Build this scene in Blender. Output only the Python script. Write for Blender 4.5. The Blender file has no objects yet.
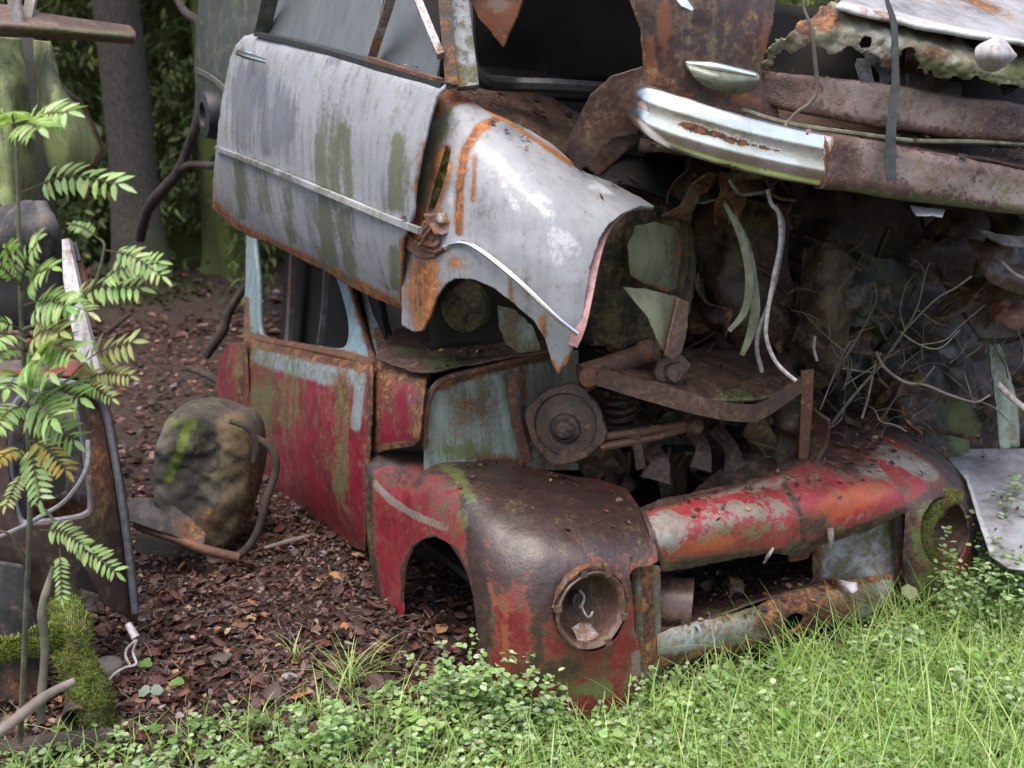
import bpy, math, random
import numpy as np
from mathutils import Vector, Matrix

random.seed(7); RNG = np.random.default_rng(7)
sc = bpy.context.scene
COL = sc.collection

# ------------------------------------------------------------------ camera, sky, sun, exposure
H = 1.30; PITCH = math.radians(13.2)
cam_d = bpy.data.cameras.new('camera'); cam_o = bpy.data.objects.new('camera', cam_d); COL.objects.link(cam_o)
cam_d.sensor_width = 36; cam_d.lens = 1000 / 1024 * 36; cam_d.clip_start = 0.05; cam_d.clip_end = 500
cam_d.dof.use_dof = True; cam_d.dof.focus_distance = 2.5; cam_d.dof.aperture_fstop = 3.5
cam_o.location = (0, 0, H); cam_o.rotation_euler = (math.radians(90) - PITCH, 0, 0)
sc.camera = cam_o

SUN_EL, SUN_AZ = math.radians(70), math.radians(205)     # azimuth from +Y clockwise: light comes from behind the camera, a little left
world = bpy.data.worlds.new('World'); sc.world = world; world.use_nodes = True
wn = world.node_tree; bg = wn.nodes['Background']
sky = wn.nodes.new('ShaderNodeTexSky'); sky.sky_type = 'NISHITA'; sky.sun_disc = False
sky.sun_elevation = SUN_EL; sky.sun_rotation = SUN_AZ; sky.air_density = 1.0; sky.dust_density = 4.0; sky.ozone_density = 0.4
wn.links.new(sky.outputs[0], bg.inputs[0]); bg.inputs[1].default_value = 0.15
sd = bpy.data.lights.new('sun', 'SUN'); sd.energy = 1.5; sd.angle = math.radians(55); sd.color = (1, .97, .92)
so = bpy.data.objects.new('sun', sd); COL.objects.link(so)
sdir = Vector((math.sin(SUN_AZ) * math.cos(SUN_EL), math.cos(SUN_AZ) * math.cos(SUN_EL), math.sin(SUN_EL)))
so.location = sdir * 20; so.rotation_euler = sdir.to_track_quat('Z', 'Y').to_euler()
sc.view_settings.view_transform = 'Standard'; sc.view_settings.look = 'None'
sc.view_settings.exposure = 1.25; sc.view_settings.gamma = 1.0

# ------------------------------------------------------------------ geometry helpers
cp, sp = math.cos(PITCH), math.sin(PITCH)
def ray(px, py):
    a, b = (px - 512) / 1000.0, (384 - py) / 1000.0
    return np.array((a, cp + b * sp, -sp + b * cp))
O = np.array((0, 0, H))
def U(px, py, Y):
    d = ray(px, py); return O + d * (Y / d[1])
def plane(px, py, Q, n):
    d = ray(px, py); return O + d * (np.dot(np.asarray(Q) - O, n) / np.dot(d, n))
def G(px, py, z=0.0):
    q = plane(px, py, (0, 0, z), np.array((0, 0, 1.0)))
    for _ in range(6): q = plane(px, py, (0, 0, z + float(gz(q[:1], q[1:2])[0])), np.array((0, 0, 1.0)))
    return q
def proj(P):
    P = np.asarray(P, float).reshape(-1, 3) - O
    dep = np.maximum(P[:, 1] * cp - P[:, 2] * sp, 1e-3)
    up = P[:, 1] * sp + P[:, 2] * cp
    return np.stack((512 + 1000 * P[:, 0] / dep, 384 - 1000 * up / dep), 1)

R_ = np.array((.866, .5, 0)); S_ = np.array((-.5, .866, 0))        # red car: across the nose / towards the tail
QS = np.array((-.0086, 2.187, 0)); LH = np.array((.18, 2.3, .19))
def S(px, py, off=0): return plane(px, py, QS + off * R_, R_)
def F(px, py, off=0): return plane(px, py, LH + off * S_, S_)
VN = np.array((.838, .545, 0)); VQ = U(372, 250, 2.72)
def V(px, py, off=0): return plane(px, py, VQ + off * VN, VN)

def vnoise(p, seed=0):
    p = np.asarray(p, float); i = np.floor(p); f = p - i; f = f * f * (3 - 2 * f)
    def h(a, b, c):
        v = np.sin((i[:, 0] + a) * 127.1 + (i[:, 1] + b) * 311.7 + (i[:, 2] + c) * 74.7 + seed * 17.3) * 43758.5453
        return v - np.floor(v)
    x, y, z = f[:, 0], f[:, 1], f[:, 2]
    def mx(a, b, t): return a + (b - a) * t
    return mx(mx(mx(h(0,0,0), h(1,0,0), x), mx(h(0,1,0), h(1,1,0), x), y),
              mx(mx(h(0,0,1), h(1,0,1), x), mx(h(0,1,1), h(1,1,1), x), y), z)
def fbm(p, o=3, seed=0):
    p = np.asarray(p, float); s = 0; a = .5
    for k in range(o): s = s + a * (vnoise(p * 2 ** k, seed + k) - .5); a *= .5
    return s

def cr(P, n):
    P = np.asarray(P, float); K = len(P)
    E = np.concatenate((2 * P[:1] - P[1:2], P, 2 * P[-1:] - P[-2:-1]))
    t = np.linspace(0, K - 1, n); i = np.minimum(t.astype(int), K - 2); u = (t - i).reshape((-1,) + (1,) * (P.ndim - 1))
    a, b, c, d = E[i], E[i + 1], E[i + 2], E[i + 3]
    return .5 * (2 * b + (c - a) * u + (2 * a - 5 * b + 4 * c - d) * u ** 2 + (3 * b - a - 3 * c + d) * u ** 3)
def smooth_line(pts, n=8):
    pts = np.asarray(pts, float)
    return pts if len(pts) < 3 else cr(pts, (len(pts) - 1) * n + 1)
def inside(poly, P):
    x, y = P[:, 0], P[:, 1]; r = np.zeros(len(P), bool); n = len(poly)
    for k in range(n):
        x0, y0 = poly[k]; x1, y1 = poly[(k + 1) % n]
        if y0 == y1: continue
        r ^= ((y0 > y) != (y1 > y)) & (x < (x1 - x0) * (y - y0) / (y1 - y0) + x0)
    return r
def ell(cx, cy, rx, ry, n=40, a=0):
    c, s = math.cos(a), math.sin(a)
    return [(cx + rx * math.cos(t) * c - ry * math.sin(t) * s, cy + rx * math.cos(t) * s + ry * math.sin(t) * c)
            for t in np.linspace(0, 2 * math.pi, n, endpoint=False)]
def rnd(poly, k=6):                       # rounded closed outline
    P = np.array(list(poly) + [poly[0]], float); return [tuple(q) for q in cr(np.concatenate((P[-2:-1], P, P[1:2])), (len(P) + 1) * k + 1)[k:-k]]

class MB:
    def __init__(s): s.v = []; s.f = []; s.n = 0; s.c = []
    def add(s, v, f, col=None):
        v = np.asarray(v, float).reshape(-1, 3); s.v.append(v)
        s.f += [tuple(int(q) + s.n for q in k) for k in f]; s.n += len(v)
        s.c.append(np.tile(np.array(col if col is not None else (1, 1, 1), float), (len(v), 1)) if col is None or np.ndim(col) == 1 else np.asarray(col))
        return s
    def sheet(s, ctrl, ru=40, rv=40, keep=None, cuts=(), jag=0, jf=.12, dent=0, ds=6, seed=0):
        ctrl = np.asarray(ctrl, float)
        A = cr(ctrl, ru); A = np.swapaxes(cr(np.swapaxes(A, 0, 1), rv), 0, 1)      # ru x rv x 3
        if dent:
            du = np.gradient(A, axis=0); dv = np.gradient(A, axis=1); nn = np.cross(du, dv)
            nn /= np.linalg.norm(nn, axis=2, keepdims=True) + 1e-9
            A = A + nn * (dent * 2 * fbm(A.reshape(-1, 3) * ds, 3, seed)).reshape(ru, rv, 1)
        P = A.reshape(-1, 3)
        def ok(Q):
            p = proj(Q)
            if jag:
                q = np.concatenate((p * jf, np.full((len(p), 1), seed + .5)), 1)
                p = p + jag * 2 * np.stack((fbm(q, 3, seed), fbm(q + 31.7, 3, seed)), 1)
            r = inside(keep, p) if keep is not None else np.ones(len(p), bool)
            for c in cuts: r &= ~inside(c, p)
            return r
        if keep is None and not cuts:
            use = np.ones(len(P), bool); o0 = use
        else:
            o0 = ok(P); use = o0.copy(); I = np.arange(ru * rv).reshape(ru, rv); src = np.full(ru * rv, -1)
            for dy, dx in ((0,1),(0,-1),(1,0),(-1,0),(1,1),(1,-1),(-1,1),(-1,-1)):
                a = I[max(0,dy):ru+min(0,dy), max(0,dx):rv+min(0,dx)].ravel()
                b = I[max(0,-dy):ru+min(0,-dy), max(0,-dx):rv+min(0,-dx)].ravel()
                m = ~o0[a] & o0[b] & (src[a] < 0); src[a[m]] = b[m]
            e = np.where(src >= 0)[0]
            lo = P[src[e]].copy(); hi = P[e].copy()
            for _ in range(9):
                mid = (lo + hi) / 2; g = ok(mid) if len(e) else np.zeros(0, bool)
                lo[g] = mid[g]; hi[~g] = mid[~g]
            P = P.copy(); P[e] = lo; use[e] = True
        fs = []
        idx = np.arange(ru * rv).reshape(ru, rv)
        q = np.stack((idx[:-1, :-1], idx[:-1, 1:], idx[1:, 1:], idx[1:, :-1]), -1).reshape(-1, 4)
        q = q[use[q].all(1) & o0[q].any(1)]
        un, inv = np.unique(q, return_inverse=True)
        return s.add(P[un], inv.reshape(-1, 4))
    def tube(s, pts, r, seg=8, smooth=True, n=6, flat=1.0, col=None, cap=True):
        L = smooth_line(pts, n) if smooth else np.asarray(pts, float); K = len(L)
        rr = np.interp(np.linspace(0, 1, K), np.linspace(0, 1, len(np.atleast_1d(r))), np.atleast_1d(r)) if np.ndim(r) else np.full(K, r)
        T = np.gradient(L, axis=0); T /= np.linalg.norm(T, axis=1, keepdims=True) + 1e-9
        up = np.array((0, 0, 1.0)) if abs(T[0][2]) < .9 else np.array((1.0, 0, 0))
        N = up - T[0] * np.dot(up, T[0]); N /= np.linalg.norm(N); out = []
        for k in range(K):
            N = N - T[k] * np.dot(N, T[k]); N /= np.linalg.norm(N) + 1e-9; B = np.cross(T[k], N)
            for j in range(seg):
                a = 2 * math.pi * j / seg; out.append(L[k] + rr[k] * (math.cos(a) * N + flat * math.sin(a) * B))
        f = [(k*seg+j, k*seg+(j+1) % seg, (k+1)*seg+(j+1) % seg, (k+1)*seg+j) for k in range(K-1) for j in range(seg)]
        if cap: f += [tuple(range(seg-1, -1, -1)), tuple((K-1)*seg+j for j in range(seg))]
        return s.add(out, f, col)
    def strip(s, pts, w, t=.003, up=(0, 0, 1), col=None):       # flat bar along pts, width along `up`
        L = smooth_line(pts, 6); up = np.asarray(up, float); T = np.gradient(L, axis=0); K = len(L)
        ww = np.interp(np.linspace(0, 1, K), np.linspace(0, 1, len(np.atleast_1d(w))), np.atleast_1d(w)); v = []
        for k in range(K):
            T[k] /= np.linalg.norm(T[k]); B = up - T[k] * np.dot(up, T[k]); B /= np.linalg.norm(B); N = np.cross(T[k], B)
            for a, b in ((-1,-1),(1,-1),(1,1),(-1,1)): v.append(L[k] + B * a * ww[k] / 2 + N * b * t / 2)
        f = [(4*k+j, 4*k+(j+1) % 4, 4*k+4+(j+1) % 4, 4*k+4+j) for k in range(K-1) for j in range(4)] + [(3,2,1,0), tuple(4*(K-1)+j for j in range(4))]
        return s.add(v, f, col)
    def lathe(s, c, ax, prof, seg=32, wob=0, seed=0, col=None):       # prof: (radius, along axis)
        ax = np.asarray(ax, float); ax /= np.linalg.norm(ax); u = np.cross(ax, (0, 0, 1.0)); u /= np.linalg.norm(u); w = np.cross(u, ax); v = []
        for k, (r, h) in enumerate(prof):
            for j in range(seg):
                a = 2 * math.pi * j / seg
                q = r * (1 + wob * math.sin(a * 3 + seed) + wob * math.sin(a * 7 + 2 * seed)) 
                v.append(np.asarray(c) + ax * h + q * (math.cos(a) * u + math.sin(a) * w))
        f = [(k*seg+j, k*seg+(j+1) % seg, (k+1)*seg+(j+1) % seg, (k+1)*seg+j) for k in range(len(prof)-1) for j in range(seg)]
        return s.add(v, f, col)
    def box(s, c, sx, sy, sz, ax=None, col=None):
        c = np.asarray(c, float); ax = np.eye(3) if ax is None else np.asarray(ax, float)
        v = [c + ax[0]*a*sx/2 + ax[1]*b*sy/2 + ax[2]*d*sz/2 for d in (-1,1) for a, b in ((-1,-1),(1,-1),(1,1),(-1,1))]
        return s.add(v, [(3,2,1,0),(4,5,6,7),(0,1,5,4),(1,2,6,5),(2,3,7,6),(3,0,4,7)], col)
    def cat(s):
        return np.concatenate(s.v), s.f, np.concatenate(s.c)

ORG = {}
def tag(o, label=None, cat=None, group=None, kind=None):
    if label: o['label'] = label
    if cat: o['category'] = cat
    if group: o['group'] = group
    if kind: o['kind'] = kind
    return o
def thing(name, label, cat, loc, group=None):
    o = bpy.data.objects.new(name, None); COL.objects.link(o); o.empty_display_size = .1
    o.location = tuple(float(q) for q in loc); ORG[o.name] = np.asarray(loc, float); return tag(o, label, cat, group)
def blobs(p, spec):
    val = np.zeros(len(p))
    for b in spec:
        if b[0] == 'e':
            _, x, y, rx, ry, ang, st = b; a = math.radians(ang); dx, dy = p[:, 0]-x, p[:, 1]-y
            u = (dx*math.cos(a)+dy*math.sin(a))/rx; w = (-dx*math.sin(a)+dy*math.cos(a))/ry
            val = np.maximum(val, st * np.minimum(1.15 * np.exp(-.75*(u*u+w*w)), 1))
        elif b[0] == 'l':
            _, pts, wd, st = b; d = np.full(len(p), 1e9)
            for (x0, y0), (x1, y1) in zip(pts[:-1], pts[1:]):
                L2 = (x1-x0)**2+(y1-y0)**2+1e-9; t = np.clip(((p[:,0]-x0)*(x1-x0)+(p[:,1]-y0)*(y1-y0))/L2, 0, 1)
                d = np.minimum(d, np.hypot(p[:,0]-x0-t*(x1-x0), p[:,1]-y0-t*(y1-y0)))
            val = np.maximum(val, st * np.minimum(1.15 * np.exp(-.75*(d/wd)**2), 1))
        elif b[0] == 'b':
            val = np.maximum(val, b[1])
        elif b[0] == '-e':
            _, x, y, rx, ry, ang, st = b; a = math.radians(ang); dx, dy = p[:, 0]-x, p[:, 1]-y
            u = (dx*math.cos(a)+dy*math.sin(a))/rx; w = (-dx*math.sin(a)+dy*math.cos(a))/ry
            val = val - st * np.clip(1.35 - .6*(u*u+w*w), 0, 1)
    return val
def obj(name, mb, mat, parent=None, solid=0, paint=None, smooth=True, label=None, cat=None, group=None, kind=None, sub=0):
    v, f, c = mb.cat()
    org = ORG[parent.name] if parent is not None else np.array((v[:,0].mean(), v[:,1].mean(), v[:,2].min()))
    me = bpy.data.meshes.new(name); me.from_pydata((v - org).tolist(), [], f); me.update()
    if smooth: me.shade_smooth(); me.set_sharp_from_angle(angle=math.radians(42))
    if not (c == 1).all():
        ca = me.attributes.new('Col', 'FLOAT_COLOR', 'POINT'); ca.data.foreach_set('color', np.concatenate((c, np.ones((len(c), 1))), 1).astype('f').ravel())
    if paint:
        p = proj(v)
        for k, spec in paint.items():
            at = me.attributes.new(k, 'FLOAT', 'POINT'); at.data.foreach_set('value', blobs(p, spec).astype('f'))
    o = bpy.data.objects.new(name, me); COL.objects.link(o); me.materials.append(M[mat] if isinstance(mat, str) else mat)
    if parent is not None: o.parent = parent
    else: o.location = tuple(org)
    ORG[o.name] = org
    if solid:
        md = o.modifiers.new('thickness', 'SOLIDIFY'); md.thickness = solid; md.offset = 0; md.use_even_offset = False
    if sub:
        md = o.modifiers.new('sub', 'SUBSURF'); md.levels = md.render_levels = sub
    return tag(o, label, cat, group, kind)

# ------------------------------------------------------------------ materials
M = {}
class NT:
    def __init__(s, name):
        m = bpy.data.materials.new(name); m.use_nodes = True; s.m = m; s.t = m.node_tree; s.b = s.t.nodes['Principled BSDF']; M[name] = m
    def n(s, ty, **k):
        o = s.t.nodes.new(ty)
        for a, b in k.items(): setattr(o, a, b)
        return o
    def put(s, sock, v):
        if hasattr(v, 'links') or isinstance(v, bpy.types.NodeSocket): s.t.links.new(v, sock)
        elif v is not None:
            if sock.type == 'RGBA' and len(v) == 3: v = (*v, 1)
            sock.default_value = v
    def coord(s, scale=(1, 1, 1), off=(0, 0, 0)):
        tc = s.n('ShaderNodeTexCoord'); mp = s.n('ShaderNodeMapping'); s.t.links.new(tc.outputs['Object'], mp.inputs[0])
        mp.inputs['Scale'].default_value = scale; mp.inputs['Location'].default_value = off; return mp.outputs[0]
    def noise(s, vec, scale, det=4, rough=.55, dist=0):
        o = s.n('ShaderNodeTexNoise'); s.put(o.inputs['Vector'], vec)
        for k, v in (('Scale', scale), ('Detail', det), ('Roughness', rough), ('Distortion', dist)): o.inputs[k].default_value = v
        return o.outputs[0]
    def math(s, op, a, b=None, c=None, clamp=False):
        o = s.n('ShaderNodeMath', operation=op, use_clamp=clamp)
        for i, v in enumerate((a, b, c)): s.put(o.inputs[i], v)
        return o.outputs[0]
    def mix(s, f, a, b, blend='MIX'):
        o = s.n('ShaderNodeMix', data_type='RGBA', blend_type=blend); s.put(o.inputs[0], f); s.put(o.inputs[6], a); s.put(o.inputs[7], b); return o.outputs[2]
    def step(s, v, a, b):
        o = s.n('ShaderNodeMapRange', interpolation_type='SMOOTHSTEP'); s.put(o.inputs[0], v); o.inputs[1].default_value = a; o.inputs[2].default_value = b; return o.outputs[0]
    def attr(s, name, col=False):
        o = s.n('ShaderNodeAttribute', attribute_name=name); return o.outputs['Color' if col else 'Fac']
    def ramp(s, f, stops):
        o = s.n('ShaderNodeValToRGB'); s.put(o.inputs[0], f); e = o.color_ramp.elements
        while len(e) < len(stops): e.new(.5)
        for k, (p, c) in zip(e, stops): k.position = p; k.color = (*c, 1)
        return o.outputs[0]
    def bump(s, h, strength=.3, dist=.01, nrm=None):
        o = s.n('ShaderNodeBump'); s.put(o.inputs['Height'], h); o.inputs['Strength'].default_value = strength; o.inputs['Distance'].default_value = dist
        if nrm is not None: s.t.links.new(nrm, o.inputs['Normal'])
        return o.outputs[0]

RUST = [(.30, (.020, .010, .008)), (.44, (.060, .025, .015)), (.55, (.14, .055, .022)), (.68, (.30, .13, .045)), (.8, (.34, .24, .15))]
RUSTO = [(.28, (.045, .018, .010)), (.42, (.13, .045, .016)), (.55, (.27, .095, .025)), (.68, (.40, .16, .045)), (.8, (.42, .28, .16))]
RUSTD = [(.3, (.018, .013, .012)), (.48, (.05, .030, .026)), (.62, (.10, .055, .04)), (.78, (.20, .14, .10))]
def panel(name, base, base2, alt, bare, rust=RUST, moss=((.06, .075, .02), (.13, .15, .05)), rough=.4, rrough=.75, bias=(0, 0, 0, 0), metal=0, amp=1.0, spec=.5, streak=1.0, dirt=.35, mossop=.85, fade=.25, w=.2, stain=.6, tex=1.0):
    """paint in two tints, a second paint coat, bare primer, rust and moss, each where its mask attribute says, with ragged soft edges"""
    t = NT(name); oc = t.coord(); st = t.coord((26, 26, 2.0))
    def N(vec, sc_, det, ro, di=0):                              # contrast-stretched noise
        o = t.n('ShaderNodeMapRange'); t.put(o.inputs[0], t.noise(vec, sc_, det, ro, di)); o.inputs[1].default_value = .28; o.inputs[2].default_value = .72; return o.outputs[0]
    nb = N(oc, 6, 6, .62); nf = N(oc, 70, 5, .7); ns = N(st, 1.0, 6, .7); nm = N(oc, 19, 8, .68, .5); nx = N(oc, 260, 3, .7)
    mx = t.math('ADD', t.math('MULTIPLY', nb, .5), t.math('MULTIPLY', ns if streak else nm, .5))
    c = t.mix(t.step(mx, .25, .75), base, base2)
    c = t.mix(t.math('MULTIPLY', t.step(t.math('ADD', t.math('MULTIPLY', nm, .5), t.math('MULTIPLY', ns if streak else nf, .5)), .45, .85), fade), c, tuple(min(.8, .35 * q + .2) for q in base))
    def mask(at, n, b, ww=w, k=amp):
        v = t.math('ADD', t.math('ADD', t.attr(at), b), t.math('MULTIPLY_ADD', n, k, -k / 2)); return t.step(v, .5 - ww, .5 + ww), v
    def avg(a, b, k=.5): return t.math('ADD', t.math('MULTIPLY', a, 1 - k), t.math('MULTIPLY', b, k))
    soft = avg(nm, ns, .6 * streak) if streak else avg(nm, nb, .4)
    mal, _ = mask('alt', avg(soft, nf, .25), bias[0]); mba, vba = mask('bare', avg(avg(nm, nf, .35), nx, .2), bias[1], w * .7, amp * 1.2)
    mru, vru = mask('rust', avg(avg(nm, soft, .4), nf, .35), bias[2], w * .9, amp * 1.25); mmo, _ = mask('moss', avg(soft, nf, .25), bias[3], w * 1.5, amp * 1.75)
    c = t.mix(mal, c, t.mix(t.math('MULTIPLY', nf, .35), alt, base2)); c = t.mix(t.math('MULTIPLY', mba, .92), c, t.mix(t.math('MULTIPLY', nm, .4), bare, base2))
    c = t.mix(t.math('MULTIPLY', t.step(avg(ns if streak else nb, nf, .3), .42, .9), dirt), c, (.045, .038, .026))
    c = t.mix(t.math('MULTIPLY', t.step(vru, .02, .55), stain), c, t.mix(nf, (.09, .04, .022), (.20, .10, .05)))
    rc = t.ramp(avg(avg(nm, nf, .45), nx, .2), rust)
    c = t.mix(mru, c, rc); c = t.mix(t.math('MULTIPLY', mmo, mossop), c, t.mix(avg(nf, nx), *moss))
    fl = t.step(avg(nx, nf, .4), .74, .84); c = t.mix(t.math('MULTIPLY', fl, .55), c, (.035, .024, .016))
    fl = t.step(avg(nf, nm, .4), .80, .9); c = t.mix(t.math('MULTIPLY', fl, .35), c, (.16, .13, .09))
    t.put(t.b.inputs['Base Color'], c)
    mm = t.math('MAXIMUM', mru, mmo); ro = t.math('ADD', t.math('MULTIPLY_ADD', nf, .28, rough - .1), t.math('MULTIPLY', nm, .1))
    rr = t.n('ShaderNodeMix', data_type='FLOAT'); t.put(rr.inputs[0], mm); t.put(rr.inputs[2], ro); t.put(rr.inputs[3], t.math('MULTIPLY_ADD', nf, .2, rrough - .1))
    t.put(t.b.inputs['Roughness'], rr.outputs[0]); t.b.inputs['Metallic'].default_value = metal; t.b.inputs['Specular IOR Level'].default_value = spec
    h = t.math('ADD', t.math('MULTIPLY', avg(nf, nx, .35), t.math('MULTIPLY_ADD', mm, .7, .18)), t.math('MULTIPLY', mba, -.2))
    h = t.math('ADD', h, t.math('MULTIPLY', mru, .35)); h = t.math('ADD', h, t.math('MULTIPLY', mal, .08))
    n1 = t.bump(nb, .10, .02); t.put(t.b.inputs['Normal'], t.bump(h, .55 * tex, .0035, n1)); return t
PBLUE = (.22, .32, .33)
panel('red_paint', (.225, .010, .029), (.13, .010, .020), PBLUE, (.25, .22, .17), rough=.36, dirt=.3, fade=.18, bias=(0, .03, .14, .12))
panel('brown_fender', (.20, .012, .022), (.12, .011, .016), (.27, .07, .03), (.20, .21, .18), rust=[(.2, (.026, .016, .015)), (.48, (.036, .022, .019)), (.7, (.06, .031, .023)), (.84, (.14, .062, .028))], rough=.34, rrough=.36, dirt=.3, streak=.5, spec=.65, bias=(0, .03, .13, .06), tex=.6, fade=.12, w=.15)
panel('nose_red', (.26, .025, .033), (.17, .021, .025), (.40, .08, .028), (.26, .30, .26), rust=RUSTD, rough=.42, rrough=.5, dirt=.3, streak=0, spec=.55, bias=(.04, .10, .18, .08), w=.18, tex=.8)
panel('blue_paint', (.22, .32, .345), (.17, .25, .27), (.30, .36, .36), (.27, .24, .17), rough=.42, dirt=.3, bias=(0, 0, .1, 0))
panel('silver_paint', (.268, .274, .287), (.234, .239, .251), (.12, .125, .145), (.58, .58, .60), rust=RUSTO, moss=((.055, .06, .028), (.115, .12, .06)), rough=.47, dirt=.1, metal=.0, mossop=.85, w=.26, fade=.08, bias=(.0, 0, .0, .02), stain=.45, tex=.5)
panel('olive_paint', (.045, .05, .038), (.03, .034, .028), (.06, .05, .04), (.12, .12, .105), rough=.45)
panel('brown_wreck', (.058, .030, .025), (.034, .024, .020), (.19, .065, .028), (.20, .17, .14), rough=.42, rrough=.6, dirt=.25, streak=.6, bias=(.03, .05, .02, .05), tex=.6)
panel('lichen_sheet', (.24, .23, .16), (.12, .11, .07), (.22, .15, .05), (.42, .42, .36), rust=RUST, rough=.7, dirt=.35, streak=0, bias=(.1, .12, .2, .15), stain=.4)
panel('grey_sheet', (.30, .30, .32), (.20, .20, .21), (.11, .11, .11), (.55, .55, .55), rough=.42, dirt=.3, streak=.0, bias=(.05, .05, .08, .03))
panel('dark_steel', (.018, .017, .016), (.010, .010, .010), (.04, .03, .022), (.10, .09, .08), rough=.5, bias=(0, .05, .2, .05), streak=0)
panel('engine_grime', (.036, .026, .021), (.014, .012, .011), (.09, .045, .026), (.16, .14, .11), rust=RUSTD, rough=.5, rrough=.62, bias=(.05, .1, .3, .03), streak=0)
panel('rusty_metal', (.10, .045, .03), (.07, .035, .026), (.22, .08, .03), (.24, .20, .16), rust=RUST, rough=.6, bias=(0, .05, .35, .05), streak=0)
panel('purple_rust', (.070, .042, .038), (.04, .027, .024), (.17, .075, .045), (.26, .22, .20), rust=RUSTD, rough=.38, rrough=.5, bias=(.05, .08, .25, .05), streak=0)
panel('inner_green', (.17, .185, .115), (.11, .12, .08), (.06, .06, .05), (.24, .25, .19), rough=.6, dirt=.4, bias=(.1, .05, .05, .05))
panel('pale_green', (.23, .265, .10), (.14, .17, .06), (.05, .055, .03), (.34, .36, .22), rough=.55, dirt=.4)
panel('mint_paint', (.22, .27, .22), (.15, .185, .15), (.10, .115, .08), (.36, .42, .42), rough=.45, dirt=.4, bias=(.1, 0, .15, .05))
panel('white_paint', (.48, .46, .46), (.33, .31, .31), (.24, .20, .16), (.6, .6, .6), rough=.45, dirt=.35, bias=(.05, 0, .1, 0))
panel('seat_cloth', (.075, .068, .06), (.036, .032, .03), (.14, .125, .115), (.17, .125, .075), moss=((.10, .14, .02), (.2, .26, .05)), rough=.9, rrough=.95, dirt=.5, spec=.2, streak=.6, bias=(.15, .08, 0, .05), w=.3)
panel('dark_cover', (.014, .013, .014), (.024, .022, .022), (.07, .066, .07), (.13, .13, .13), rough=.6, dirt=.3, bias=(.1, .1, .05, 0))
def chrome():
    t = NT('chrome'); oc = t.coord(); nf = t.noise(oc, 60, 5, .7); nb = t.noise(oc, 9, 4); nm = t.math('ADD', t.math('MULTIPLY', nf, .5), t.math('MULTIPLY', nb, .5))
    mr = t.step(t.math('ADD', t.attr('rust'), t.math('MULTIPLY_ADD', nm, 1.8, -.9)), .42, .56)
    t.put(t.b.inputs['Base Color'], t.mix(mr, t.mix(t.step(nb, .4, .62), (.92, .91, .89), (.70, .67, .58)), t.ramp(nf, RUST)))
    t.put(t.b.inputs['Metallic'], t.math('SUBTRACT', 1.0, mr)); t.put(t.b.inputs['Roughness'], t.math('ADD', t.math('MULTIPLY', mr, .6), t.math('MULTIPLY_ADD', nf, .16, .17)))
    t.put(t.b.inputs['Normal'], t.bump(nf, .15, .002))
chrome()
def simple(name, c1, c2, scale=30, rough=.6, bump=.3, bd=.004, metal=0, stretch=(1, 1, 1), det=5, spec=.5):
    t = NT(name); n = t.noise(t.coord(stretch), scale, det, .6); t.put(t.b.inputs['Base Color'], t.mix(t.step(n, .3, .7), c1, c2))
    t.b.inputs['Roughness'].default_value = rough; t.b.inputs['Metallic'].default_value = metal; t.b.inputs['Specular IOR Level'].default_value = spec
    t.put(t.b.inputs['Normal'], t.bump(n, bump, bd)); return t
simple('rubber', (.012, .012, .013), (.03, .03, .03), 40, .55)
simple('grey_rubber', (.10, .10, .12), (.17, .165, .19), 40, .5)
simple('cable_pale', (.42, .40, .39), (.20, .18, .17), 60, .5)
simple('cable_grey', (.16, .17, .17), (.10, .10, .10), 60, .5)
simple('strap', (.05, .06, .06), (.025, .03, .03), 60, .6)
simple('weather_strip', (.17, .18, .12), (.07, .07, .04), 30, .6)
simple('lamp_glass', (.16, .17, .13), (.08, .09, .06), 30, .12)
simple('interior', (.006, .005, .005), (.016, .013, .011), 9, .85, .25, .006)  # near-black: the deep shade of enclosed spaces is put into the colour
simple('dead_wood', (.05, .036, .027), (.018, .014, .011), 30, .9, .6, .006, 0, (1, 1, .3))
simple('grey_wood', (.22, .185, .16), (.12, .095, .08), 20, .85, .6, .006)
simple('lichen_twig', (.14, .13, .085), (.055, .047, .038), 18, .9)
simple('stone', (.20, .17, .165), (.12, .10, .10), 20, .8)
def glass():
    t = NT('dusty_glass'); oc = t.coord(); n = t.noise(oc, 9, 4); nf = t.noise(t.coord((30, 30, 3)), 1, 4)
    t.put(t.b.inputs['Base Color'], t.mix(n, (.13, .14, .14), (.22, .23, .23))); t.b.inputs['Roughness'].default_value = .25
    tr = t.n('ShaderNodeBsdfTransparent'); tr.inputs[0].default_value = (.75, .8, .78, 1); mx = t.n('ShaderNodeMixShader')
    t.put(mx.inputs[0], t.math('MULTIPLY_ADD', nf, .5, .32)); t.t.links.new(tr.outputs[0], mx.inputs[1]); t.t.links.new(t.b.outputs[0], mx.inputs[2])
    t.t.links.new(mx.outputs[0], t.t.nodes['Material Output'].inputs[0])
glass()
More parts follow.
